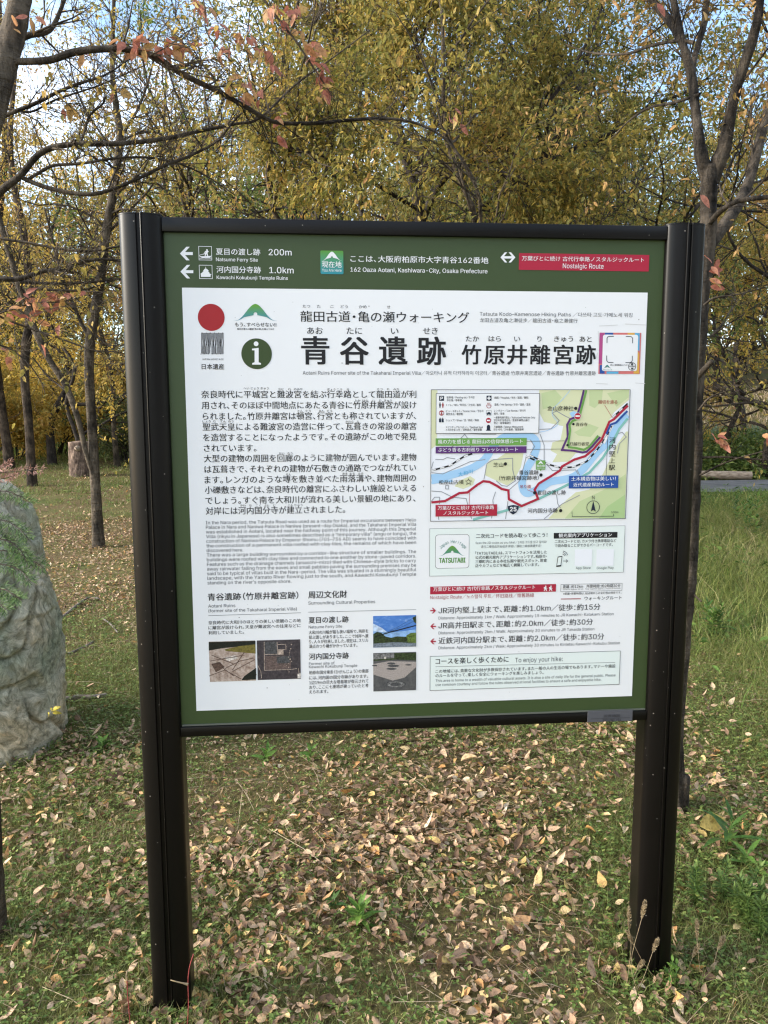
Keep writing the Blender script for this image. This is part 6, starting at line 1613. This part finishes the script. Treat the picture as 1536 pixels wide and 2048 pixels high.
# ================================================================== STONE, STUMP, LOG
def rock():
    g = ground_at(60, 1532); Yc = g[1] + 0.28
    edge = [(0, 955), (18, 975), (40, 992), (58, 1020), (68, 1060), (74, 1105), (84, 1145), (98, 1178), (106, 1220), (116, 1262), (118, 1300), (114, 1345), (120, 1390), (125, 1440), (121, 1490), (104, 1530), (96, 1560)]
    E_ = [at(px, py, Yc) for px, py in edge]
    zs = np.array([e[2] for e in E_])[::-1]; xr = np.array([e[0] for e in E_])[::-1]
    ztop = zs[-1] + 0.06; z0 = float(g[2]) - 0.12
    nz_, na = 150, 220
    V = []
    for i in range(nz_ + 1):
        t = i / nz_
        z = z0 + (ztop - z0) * t
        r_ = np.interp(z, zs, xr)
        left = xr[0] - 1.05 + 0.25 * t ** 2
        if z > zs[-1]: r_ = xr[-1] - (z - zs[-1]) * 3.2
        taper = math.sqrt(max(0.0, 1 - t ** 5))
        cx = (r_ + left) / 2; rx = (r_ - left) / 2 * (1 if t < .93 else max(0.02, 1 - ((t - .93) / .07) ** 2)) ; ry = 0.34 * (1.05 - 0.35 * t) * max(0.03, taper)
        for j in range(na):
            a = 2 * PI * j / na
            c, s = math.cos(a), math.sin(a)
            c = math.copysign(abs(c) ** 0.8, c); s = math.copysign(abs(s) ** 0.8, s)
            V.append((cx + rx * c, Yc + ry * s, z))
    V = np.array(V)
    C0 = np.array([V[:, 0].mean(), Yc, V[:, 2].mean()])
    out_ = []
    for v in V:
        p = Vector(v)
        n_ = Vector((v[0] - C0[0], (v[1] - C0[1]) * 2.2, (v[2] - C0[2]) * 0.4)).normalized()
        big = mnoise.fractal(p * 3.0, 1.0, 2.0, 3) * 0.018
        q = Vector((p.x * 6 + p.z * 1.5, p.y * 6, p.z * 3.2)); vd = mnoise.voronoi(q)[0]; big += (vd[1] - vd[0]) * 0.018 + (mnoise.cell(q + Vector((mnoise.noise(p * 9), 0, 0)) * .6) ) * 0.010
        w = p + Vector((mnoise.noise(p * 5), mnoise.noise(p * 5 + Vector((7, 3, 1))), mnoise.noise(p * 5 + Vector((2, 9, 4))))) * 0.10
        ridg = (1 - abs(mnoise.noise(Vector((w.x * 16, w.y * 16, w.z * 7))))) ** 3 * 0.016 + (1 - abs(mnoise.noise(Vector((w.x * 34, w.y * 34, w.z * 15))))) ** 2 * 0.007
        crack = -0.03 * math.exp(-(mnoise.noise(Vector((w.x * 4 + 3, w.y * 4, w.z * 1.2))) / 0.035) ** 2)
        out_.append(p + n_ * (big + ridg - 0.012 + crack))
    V = np.array([tuple(v) for v in out_])
    i = np.arange(nz_)[:, None] * na + np.arange(na)[None]; j = np.arange(nz_)[:, None] * na + (np.arange(na)[None] + 1) % na
    Q = np.stack([i, j, j + na, i + na], -1).reshape(-1, 4)
    mt = mat('green_grey_schist', rough=0.8, spec=0.25)
    b = mt.node_tree.nodes['Principled BSDF']
    t = N(mt, 'ShaderNodeTexCoord')
    wv = N(mt, 'ShaderNodeTexNoise', Scale=4.0, Detail=3.0)
    L(mt, t.outputs['Object'], wv.inputs['Vector'])
    mv = N(mt, 'ShaderNodeVectorMath', operation='MULTIPLY_ADD'); mv.inputs[1].default_value = (0.5, 0.5, 0.5)
    L(mt, wv.outputs['Color'], mv.inputs[0]); L(mt, t.outputs['Object'], mv.inputs[2])
    mp2 = N(mt, 'ShaderNodeMapping'); mp2.inputs['Scale'].default_value = (1.6, 1.6, 0.8)
    L(mt, mv.outputs[0], mp2.inputs['Vector'])
    n1 = N(mt, 'ShaderNodeTexNoise', Scale=17.0, Detail=12.0, Roughness=0.8); L(mt, mp2.outputs['Vector'], n1.inputs['Vector'])
    n2 = N(mt, 'ShaderNodeTexNoise', Scale=3.2, Detail=4.0); L(mt, t.outputs['Object'], n2.inputs['Vector'])
    r1 = ramp(mt, [(0.34, (0.11, 0.105, 0.08)), (0.43, (0.30, 0.285, 0.22)), (0.53, (0.54, 0.50, 0.40)), (0.63, (0.82, 0.75, 0.62))])
    r2 = ramp(mt, [(0.35, (0.62, 0.74, 0.64)), (0.55, (1, 1, 0.93)), (0.7, (1.2, 1.06, 0.85))])
    L(mt, n1.outputs['Fac'], r1.inputs['Fac']); L(mt, n2.outputs['Fac'], r2.inputs['Fac'])
    mm = N(mt, 'ShaderNodeMix', data_type='RGBA', blend_type='MULTIPLY'); mm.inputs['Factor'].default_value = 1
    L(mt, r1.outputs['Color'], mm.inputs['A']); L(mt, r2.outputs['Color'], mm.inputs['B']); L(mt, mm.outputs['Result'], b.inputs['Base Color'])
    bp = N(mt, 'ShaderNodeBump', Strength=1.0, Distance=0.02); L(mt, n1.outputs['Fac'], bp.inputs['Height']); L(mt, bp.outputs['Normal'], b.inputs['Normal'])
    o = np_mesh('boulder', V, Q, mt, smooth=True, origin=(C0[0], Yc, float(g[2])))
    tag(o, 'upright grey-green wrinkled boulder at the left edge', 'boulder')
    return Yc
rockY = rock()

def stump():
    g = ground_at(158, 954); rng = np.random.RandomState(4)
    d = float(np.dot(g - CAM, AF)); r = 0.5 * 47 * d / FPX; h = 72 * d / FPX
    na, nz_ = 72, 22
    V = []
    for i in range(nz_ + 1):
        t = i / nz_
        for j in range(na):
            a = 2 * PI * j / na
            fis = 0.05 * abs(math.sin(a * 17 + 2.2 * math.sin(t * 5 + a * 3))) + 0.03 * mnoise.noise(Vector((math.cos(a) * 4, math.sin(a) * 4, t * 3)))
            rr = r * (1.0 + 0.07 * (1 - t) - fis + 0.03 * math.sin(a * 2 + 1))
            V.append((g[0] + rr * math.cos(a), g[1] + r + rr * math.sin(a), g[2] - 0.03 + h * t))
    na0 = len(V)
    V.append((g[0], g[1] + r, g[2] + h))
    Q = [(i * na + j, i * na + (j + 1) % na, (i + 1) * na + (j + 1) % na, (i + 1) * na + j) for i in range(nz_) for j in range(na)]
    top = [(nz_ * na + j, nz_ * na + j + 1, nz_ * na + (j + 2) % na, na0) for j in range(0, na, 2)]
    root = thing('tree_stump', 'upright cut log with a pale branch scar, standing on the lawn', 'log', tuple(float(v) for v in g))
    bk = bark_mat('furrowed_bark', (0.05, 0.032, 0.024), (0.34, 0.24, 0.18))
    np_mesh('bark', np.array(V), np.array(Q + top), bk, root, False, tuple(g))
    tb = Tubes(); c = np.array([g[0] + 0.0, g[1] + 0.01, g[2] + h * 0.80])
    tb.add([c + [0, 0.12, -.01], c + [0, -0.02, 0], c + [0, -0.05, 0.0]], [0.06, 0.055, 0.042], 9, 0.15, rng)
    tb.build('branch_scar', noise_mat('pale_cut_wood', [(0.35, (0.16, 0.11, 0.075)), (0.65, (0.45, 0.36, 0.27))], 30, 0.8), root, tuple(g))
stump()

def side_log():
    y = 12.0
    a = at(1398, 966, y); b = at(1502, 968, y - 0.25)
    r = 0.5 * 17 * (y - CAM[1]) / FPX
    rng = np.random.RandomState(2)
    ax = unit(b - a); up = np.array([0, 0, 1.0]); sd_ = unit(np.cross(ax, up))
    na, nl = 28, 24
    z = 0.27 + 0.02 + r
    V = []
    for i in range(nl + 1):
        t = i / nl; c = a + (b - a) * t; c[2] = z
        for j in range(na):
            an = 2 * PI * j / na
            rr = r * (1 + 0.06 * mnoise.noise(Vector((math.cos(an) * 2, math.sin(an) * 2, t * 6))) + 0.05 * (1 - t))
            V.append(c + sd_ * rr * math.cos(an) + up * rr * math.sin(an))
    Q = [(i * na + j, i * na + (j + 1) % na, (i + 1) * na + (j + 1) % na, (i + 1) * na + j) for i in range(nl) for j in range(na)]
    base = (float((a[0] + b[0]) / 2), float((a[1] + b[1]) / 2), 0.29)
    t = thing('edge_log', 'peeled pale log lying along the far edge of the asphalt path', 'log', base)
    np_mesh('bark', np.array(V), Q, noise_mat('weathered_log', [(0.3, (0.12, 0.085, 0.06)), (0.6, (0.34, 0.28, 0.22))], 14, 0.85, stretch=(0.4, 3, 3), bump=0.5), t, True, base)
    em_ = noise_mat('log_end_grain', [(0.35, (0.12, 0.07, 0.04)), (0.65, (0.3, 0.19, 0.11))], 40, 0.85)
    for i in (0, nl):
        bm = bmesh.new()
        bm.faces.new([bm.verts.new(V[i * na + j] + ax * (0.003 if i else -0.003)) for j in range(na)])
        bm_obj('cut_end', bm, em_, t, base)
side_log()

# ================================================================== SMALL PLANTS AND STICKS
def ln_mat(name, a, b, tr=0.3): return leaf_mat(name, [(0.0, a), (1.0, b)], tr)
M['weed_green'] = ln_mat('weed_green_leaf', (0.09, 0.19, 0.03), (0.2, 0.33, 0.06), 0.3)
M['weed_soft'] = ln_mat('soft_green_leaf', (0.075, 0.14, 0.03), (0.17, 0.24, 0.06), 0.3)
M['needle'] = ln_mat('conifer_needle', (0.05, 0.12, 0.035), (0.16, 0.25, 0.07), 0.25)
M['rusty'] = ln_mat('rusty_shoot', (0.3, 0.14, 0.10), (0.42, 0.24, 0.19), 0.2)
M['red_stem'] = ln_mat('red_stem', (0.3, 0.04, 0.045), (0.4, 0.09, 0.08), 0.1)
M['foxtail'] = ln_mat('foxtail_bristle', (0.30, 0.22, 0.12), (0.46, 0.37, 0.24), 0.35)
M['stick'] = noise_mat('dead_stick_bark', [(0.35, (0.08, 0.06, 0.05)), (0.65, (0.24, 0.2, 0.17))], 40, 0.9)
M['big_yellow'] = ln_mat('butter_yellow_leaf', (0.58, 0.42, 0.12), (0.62, 0.46, 0.14), 0.25)

def weed(seed, px, py, label, leafm, n, ln, h, asp=0.24, el=(0.0, 1.1), stems=1, spread=0.0, name='leafy_weed', cat='weed', group=None, tiers=True, tip=True):
    rng = np.random.RandomState(seed)
    g = ground_at(px, py); g[2] -= 0.004
    t = thing(name, label, cat, tuple(float(v) for v in g), group)
    tb = Tubes(); P, D, Ls = [], [], []
    for s in range(stems):
        b = g + np.array([*rng.normal(0, spread, 2), 0]) * (s > 0)
        top = b + np.array([*rng.normal(0, 0.15 * h, 2), h * rng.uniform(0.8, 1.15)])
        mid = (b + top) / 2 + rng.normal(0, 0.04 * h, 3)
        tb.add([b, mid, top], [0.0022, 0.0018, 0.0012], 5)
        for q in range(n):
            u = (q + rng.rand()) / n
            a = q * 2.4 + rng.uniform(-0.3, 0.3)
            e = el[0] + (el[1] - el[0]) * u + rng.uniform(-0.15, 0.15)
            P.append(b * (1 - u) + top * u if tiers else b + np.array([0, 0, 0.01]))
            D.append((math.cos(a) * math.cos(e), math.sin(a) * math.cos(e), math.sin(e)))
            Ls.append(ln * rng.uniform(0.75, 1.15) * (1 - 0.45 * u * tip))
    P = np.array(P); D = np.array(D); Ls = np.array(Ls)
    nr = np.tile([0, 0, 1.0], (len(P), 1)) + rng.normal(0, 0.2, (len(P), 3))
    V, Q = leaves_mesh(P, D, nr, Ls, Ls * asp * rng.uniform(0.85, 1.2, len(P)), 0.25, rng.uniform(0.1, 0.4, len(P)), True)
    tb.build('stem', M['weed_dark'], t, tuple(g))
    np_mesh('foliage', V, Q, leafm, t, False, tuple(g))
weed(1, 722, 1852, 'bright green leafy weed on the ground between the posts, largest there', M['weed_green'], 26, 0.085, 0.075, 0.26, (-0.05, 1.15))
weed(2, 675, 1822, 'smaller darker weed just left of the bright green one', M['weed_dark'], 9, 0.065, 0.04, 0.3, (0.0, 0.9))
weed(3, 1450, 1702, 'dark long-leaved weed under a large yellow leaf, right of the board', M['weed_dark'], 14, 0.16, 0.13, 0.2, (0.05, 1.2), name='long_leaved_weed')
weed(4, 1500, 1748, 'long-leaved weed in front of the one with the yellow leaf', M['weed_green'], 10, 0.13, 0.07, 0.22, (0.0, 0.9), name='long_leaved_weed')
weed(5, 527, 1522, 'pale green seedling under the board, the one nearer the left post', M['weed_green'], 12, 0.075, 0.05, 0.32, (0.0, 1.0), name='weed_seedling')
weed(6, 622, 1520, 'pale green seedling under the board, right of its twin', M['weed_green'], 10, 0.065, 0.06, 0.3, (0.0, 1.0), name='weed_seedling')
weed(7, 1488, 1850, 'feathery light green weed clump at the lower right edge', M['weed_soft'], 60, 0.034, 0.13, 0.22, (0.0, 1.0), 9, 0.075, name='feathery_weed', tip=False)
weed(8, 1448, 1800, 'feathery weed clump between the right post and the larger clump', M['weed_soft'], 46, 0.03, 0.10, 0.22, (0.0, 1.0), 6, 0.06, name='feathery_weed', tip=False)
weed(9, 1440, 1275, 'dark bushy weed in the rank grass right of the forked cherry', M['weed_dark'], 26, 0.09, 0.22, 0.3, (0.0, 1.0), 4, 0.1, name='bushy_weed')
weed(10, 1500, 1075, 'tall leafy weed near the path at the right edge', M['weed_dark'], 30, 0.11, 0.45, 0.28, (0.1, 1.0), 6, 0.22, name='bushy_weed')
weed(11, 1330, 1990, 'little green weed at the foot of the right post', M['weed_green'], 12, 0.03, 0.09, 0.45, (0.0, 1.0), 3, 0.02, name='leafy_weed')
weed(12, 205, 1500, 'low broad-leaved weed beside the boulder', M['weed_green'], 12, 0.07, 0.05, 0.4, (0.0, 0.8), 2, 0.05)

def one_leaf(name, label, px, py, Y, ln, w, d, nr, m_, curl=0.15):
    p = at(px, py, Y)
    V, Q = leaves_mesh(p[None], np.array([d], float), np.array([nr], float), ln, w, 0.2, curl, True)
    o = np_mesh(name, V, Q, m_, None, True, tuple(p)); tag(o, label, 'leaf')
gq = ground_at(1450, 1702)
one_leaf('fallen_leaf', 'large butter-yellow leaf lying on the long-leaved weed', 1400, 1652, gq[1] + 0.03, 0.115, 0.06, (0.95, 0.2, 0.1), (0, -0.8, 0.6), M['big_yellow'])
one_leaf('fallen_leaf', 'curled russet leaf, the largest on the ground right of middle', 1012, 1862, ground_at(1030, 1862)[1], 0.085, 0.05, (0.9, 0.3, 0.15), (0, -0.5, 0.9), ln_mat('russet_leaf', (0.45, 0.25, 0.12), (0.5, 0.3, 0.15)), -0.2)

def sprig():
    rng = np.random.RandomState(6)
    g = at(104, 1425, rockY - 0.36)
    n = 6
    P = np.tile(g, (n, 1)) + rng.normal(0, 0.01, (n, 3)); D = rng.normal(0, 1, (n, 3)) + [0.3, -0.5, 0.2]
    V, Q = leaves_mesh(P, D, rng.normal(0, 1, (n, 3)) + [0, -1, 0.5], 0.035, 0.014, 0.2, 0.5, True)
    o = np_mesh('leaf_sprig', V, Q, ln_mat('lemon_yellow_leaf', (0.5, 0.4, 0.05), (0.55, 0.45, 0.08)), None, True, tuple(g)); tag(o, 'small lemon-yellow sprig caught on the face of the boulder', 'sprig')
sprig()

def foxtails():
    rng = np.random.RandomState(9)
    Yf = -0.09
    rows = [((1283, 2000), (1262, 1930), (1283, 1838), (1291, 1800), 'foxtail grass with the tallest pale seed head before the right post'), ((1262, 2010), (1285, 1960), (1305, 1905), (1317, 1876), 'foxtail grass with a golden seed head low on the right post'), ((1250, 2000), (1262, 1900), (1258, 1860), (1258, 1812), 'thin foxtail grass standing left of the right post'),
            ((1330, 2010), (1290, 1930), (1268, 1890), (1252, 1860), 'foxtail grass leaning left across the right post'), ((1300, 2012), (1268, 1960), (1274, 1940), (1288, 1921), 'short bent foxtail grass at the foot of the right post'), ((1405, 2005), (1400, 1940), (1394, 1880), (1394, 1838), 'foxtail grass right of the right post, the uprightmost'), ((1400, 2015), (1420, 1950), (1435, 1900), (1450, 1872), 'foxtail grass leaning right, furthest right of its group'), ((1340, 2020), (1370, 1950), (1385, 1915), (1398, 1888), 'foxtail grass just right of the right post, half hidden')]
    for k, (a, b, c, d, lab) in enumerate(rows):
        g = at(*a, Yf); gb = ground_at(*a)
        Y = Yf + 0.01 * k
        pts = [at(*q, Y) for q in (a, b, c, d)]
        pts[0] = np.array([pts[0][0], pts[0][1], float(gz(pts[0][0], pts[0][1])) - 0.005])
        p = smooth_path([(*q, 0.0006) for q in pts[:3]] , 4)
        root = thing('foxtail_grass', lab, 'grass', tuple(float(v) for v in pts[0]), 'foxtail grasses by the right post')
        tb = Tubes(); tb.add(p[:, :3], p[:, 3], 4); tb.build('stem', M['straw'], root, tuple(pts[0]))
        ax = pts[3] - pts[2]; n = 170; t = rng.rand(n)
        P = pts[2] + ax * t[:, None]; nd = unit(ax)
        rr = rng.normal(0, 1, (n, 3)); rr -= (rr @ nd)[:, None] * nd; rr /= np.linalg.norm(rr, axis=1)[:, None]
        D = rr * 0.75 + nd * 0.75
        wv = 0.0085 * np.sqrt(np.clip(np.sin((t * 0.9 + 0.08) * PI), 0.05, 1))
        V, Q = leaves_mesh(P, D, rng.normal(0, 1, (n, 3)), wv * 1.25, wv * 0.28, 0.1, 0.0)
        tb = Tubes(); tb.add([pts[2], pts[2] + ax * .5, pts[3]], [0.0012, 0.0017, 0.0008], 6)
        V2 = np.concatenate(tb.V); Q2 = np.concatenate(tb.Q)
        np_mesh('seed_head', np.concatenate([V2, V]), np.concatenate([Q2, Q + len(V2)]), M['foxtail'], root, False, tuple(pts[0]))
foxtails()

def red_weeds():
    rng = np.random.RandomState(3)
    for rows, head, lab in (([(372, 2060), (377, 2010), (376, 1965), (379, 1935), (387, 1908)], [(376, 1969), (365, 1966), (352, 1963), (341, 1960)], 'thin red-stemmed weed with a dry seed spike before the left post'),
                      ([(262, 2060), (258, 2020), (255, 1985), (254, 1960)], [(254, 1960), (253, 1950), (255, 1940)], 'thin red-stemmed weed left of the left post')):
        Y = -0.10
        pts = [at(*q, Y) for q in rows]; 
        pts[0] = np.array([pts[0][0], pts[0][1], float(gz(pts[0][0], pts[0][1])) - 0.005])
        root = thing('red_stemmed_weed', lab, 'weed', tuple(float(v) for v in pts[0]))
        p = smooth_path([(*q, 0.0012) for q in pts], 3)
        tb = Tubes(); tb.add(p[:, :3], p[:, 3], 5); tb.build('stem', M['red_stem'], root, tuple(pts[0]))
        hp = [at(*q, Y - 0.005) for q in head]
        tb = Tubes(); tb.add(hp, np.linspace(0.0028, 0.0012, len(hp)), 6, 0.3, rng); tb.build('seed_spike', M['foxtail'], root, tuple(pts[0]))
red_weeds()

def sticks():
    rng = np.random.RandomState(12)
    for rows, lab in (([(116, 1248, 6), (150, 1222, 6), (176, 1201, 5), (200, 1203, 3)], 'thin forked stick leaning on the ground beside the boulder'), ([(122, 1410, 13), (160, 1406, 11), (190, 1404, 10), (214, 1400, 8)], 'thick dead stick lying at the foot of the boulder'), ([(205, 1242, 3.5), (222, 1256, 3.5), (236, 1272, 3)], 'short dark twig lying between the boulder and the left post'), ([(136, 1315, 6), (165, 1303, 6), (186, 1292, 5)], 'grey stick lying halfway up the boulder\'s right side'),
                      ([(1362, 1600, 4), (1400, 1582, 3.5), (1440, 1560, 3), (1480, 1540, 2)], 'long thin twig arching from the foot of the forked cherry')):
        pts = []
        for px, py, w in rows:
            g = ground_at(px, py); r = 0.5 * w * float(np.dot(g - CAM, AF)) / FPX
            pts.append((g[0], g[1], float(gz(g[0], g[1])) + r * 0.8 + 0.012, r))
        p = smooth_path(pts, 4)
        tb = Tubes(); tb.add(p[:, :3], p[:, 3], 7, 0.12, rng)
        o = tb.build('fallen_stick', M['stick'], None, tuple(p[len(p) // 2, :3])); tag(o, lab, 'stick')
    tb = Tubes()
sticks()

def conifer():
    rng = np.random.RandomState(15)
    Y = rockY - 0.62
    base = at(-150, 1620, Y); base[2] = float(gz(base[0], base[1])) - 0.02
    t = thing('conifer_shrub', 'feathery green conifer reaching in from the left, in front of the boulder', 'shrub', tuple(float(v) for v in base))
    tb = Tubes(); P, D, Ls = [], [], []; P2, D2 = [], []
    tr = smooth_path([(*base, 0.018), (*at(-140, 1300, Y), 0.013), (*at(-120, 1000, Y), 0.009), (*at(-110, 820, Y), 0.004)], 5)
    tb.add(tr[:, :3], tr[:, 3], 8)
    fr = [([(-125, 1030), (-60, 1000), (0, 982), (38, 992), (62, 1008)], 0), ([(-130, 1090), (-60, 1052), (0, 1040), (35, 1055), (58, 1080)], 0), ([(-130, 1100), (-50, 1075), (10, 1080), (40, 1100), (55, 1128)], 0), ([(-135, 1150), (-50, 1108), (15, 1102), (60, 1118), (90, 1138)], 0), ([(-135, 1140), (-60, 1125), (0, 1128), (40, 1140), (62, 1165)], 0),
          ([(-135, 1240), (-60, 1190), (0, 1178), (25, 1188), (42, 1200)], 0), ([(-138, 1260), (-60, 1215), (-10, 1205), (12, 1220)], 0), ([(-125, 990), (-60, 950), (0, 945), (40, 942), (92, 938)], 1), ([(-125, 980), (-50, 960), (0, 958), (30, 950)], 1), ([(-120, 900), (-60, 930), (-10, 940), (22, 925)], 1)]
    for rows, kind in fr:
        p = smooth_path([(*at(px, py, Y - 0.03 - 0.06 * k), 0.0016) for k, (px, py) in enumerate(rows)], 9)
        p[:, 3] = np.linspace(0.003, 0.0008, len(p))
        tb.add(p[:, :3], p[:, 3], 5)
        for i in range(4, len(p) - 1, 2):
            d0 = unit(p[i + 1, :3] - p[i, :3])
            for s in (-1, 1):
                sd_ = unit(np.cross(d0, [0.1, -0.9, 0.5])) * s
                d = unit(d0 * 0.8 + sd_ * 0.75 + rng.normal(0, 0.12, 3) - [0, 0, 0.15])
                l = 0.042 * (1 - 0.5 * i / len(p)) * rng.uniform(0.7, 1.2) * (0.6 if kind else 1)
                q = p[i, :3]
                if not kind: tb.add([q, q + d * l * .5, q + d * l - [0, 0, .004]], [0.0009, 0.0007, 0.0005], 3)
                for u in np.linspace(0.15, 1, 5 if not kind else 4):
                    for s2 in (-1, 1):
                        dd = d * 0.85 + unit(np.cross(d, [0.1, -0.9, 0.5])) * s2 * 0.5 + rng.normal(0, 0.12, 3)
                        (P2 if kind else P).append(q + d * l * u); (D2 if kind else D).append(dd)
    tb.build('stem', M['bark_brown'], t, tuple(base))
    for PP_, DD_, m_, ln, nm in ((P, D, M['needle'], 0.019, None), (P2, D2, M['rusty'], 0.014, 'rusty dry shoots')):
        PP_ = np.array(PP_); DD_ = np.array(DD_); n = len(PP_)
        V, Q = leaves_mesh(PP_, DD_, rng.normal(0, 0.5, (n, 3)) + [0, -0.7, 0.6], ln * rng.uniform(0.7, 1.3, n), 0.0026, 0.2, 0.1)
        o = np_mesh('foliage', V, Q, m_, t, False, tuple(base))
        if nm: o['label'] = nm
conifer()
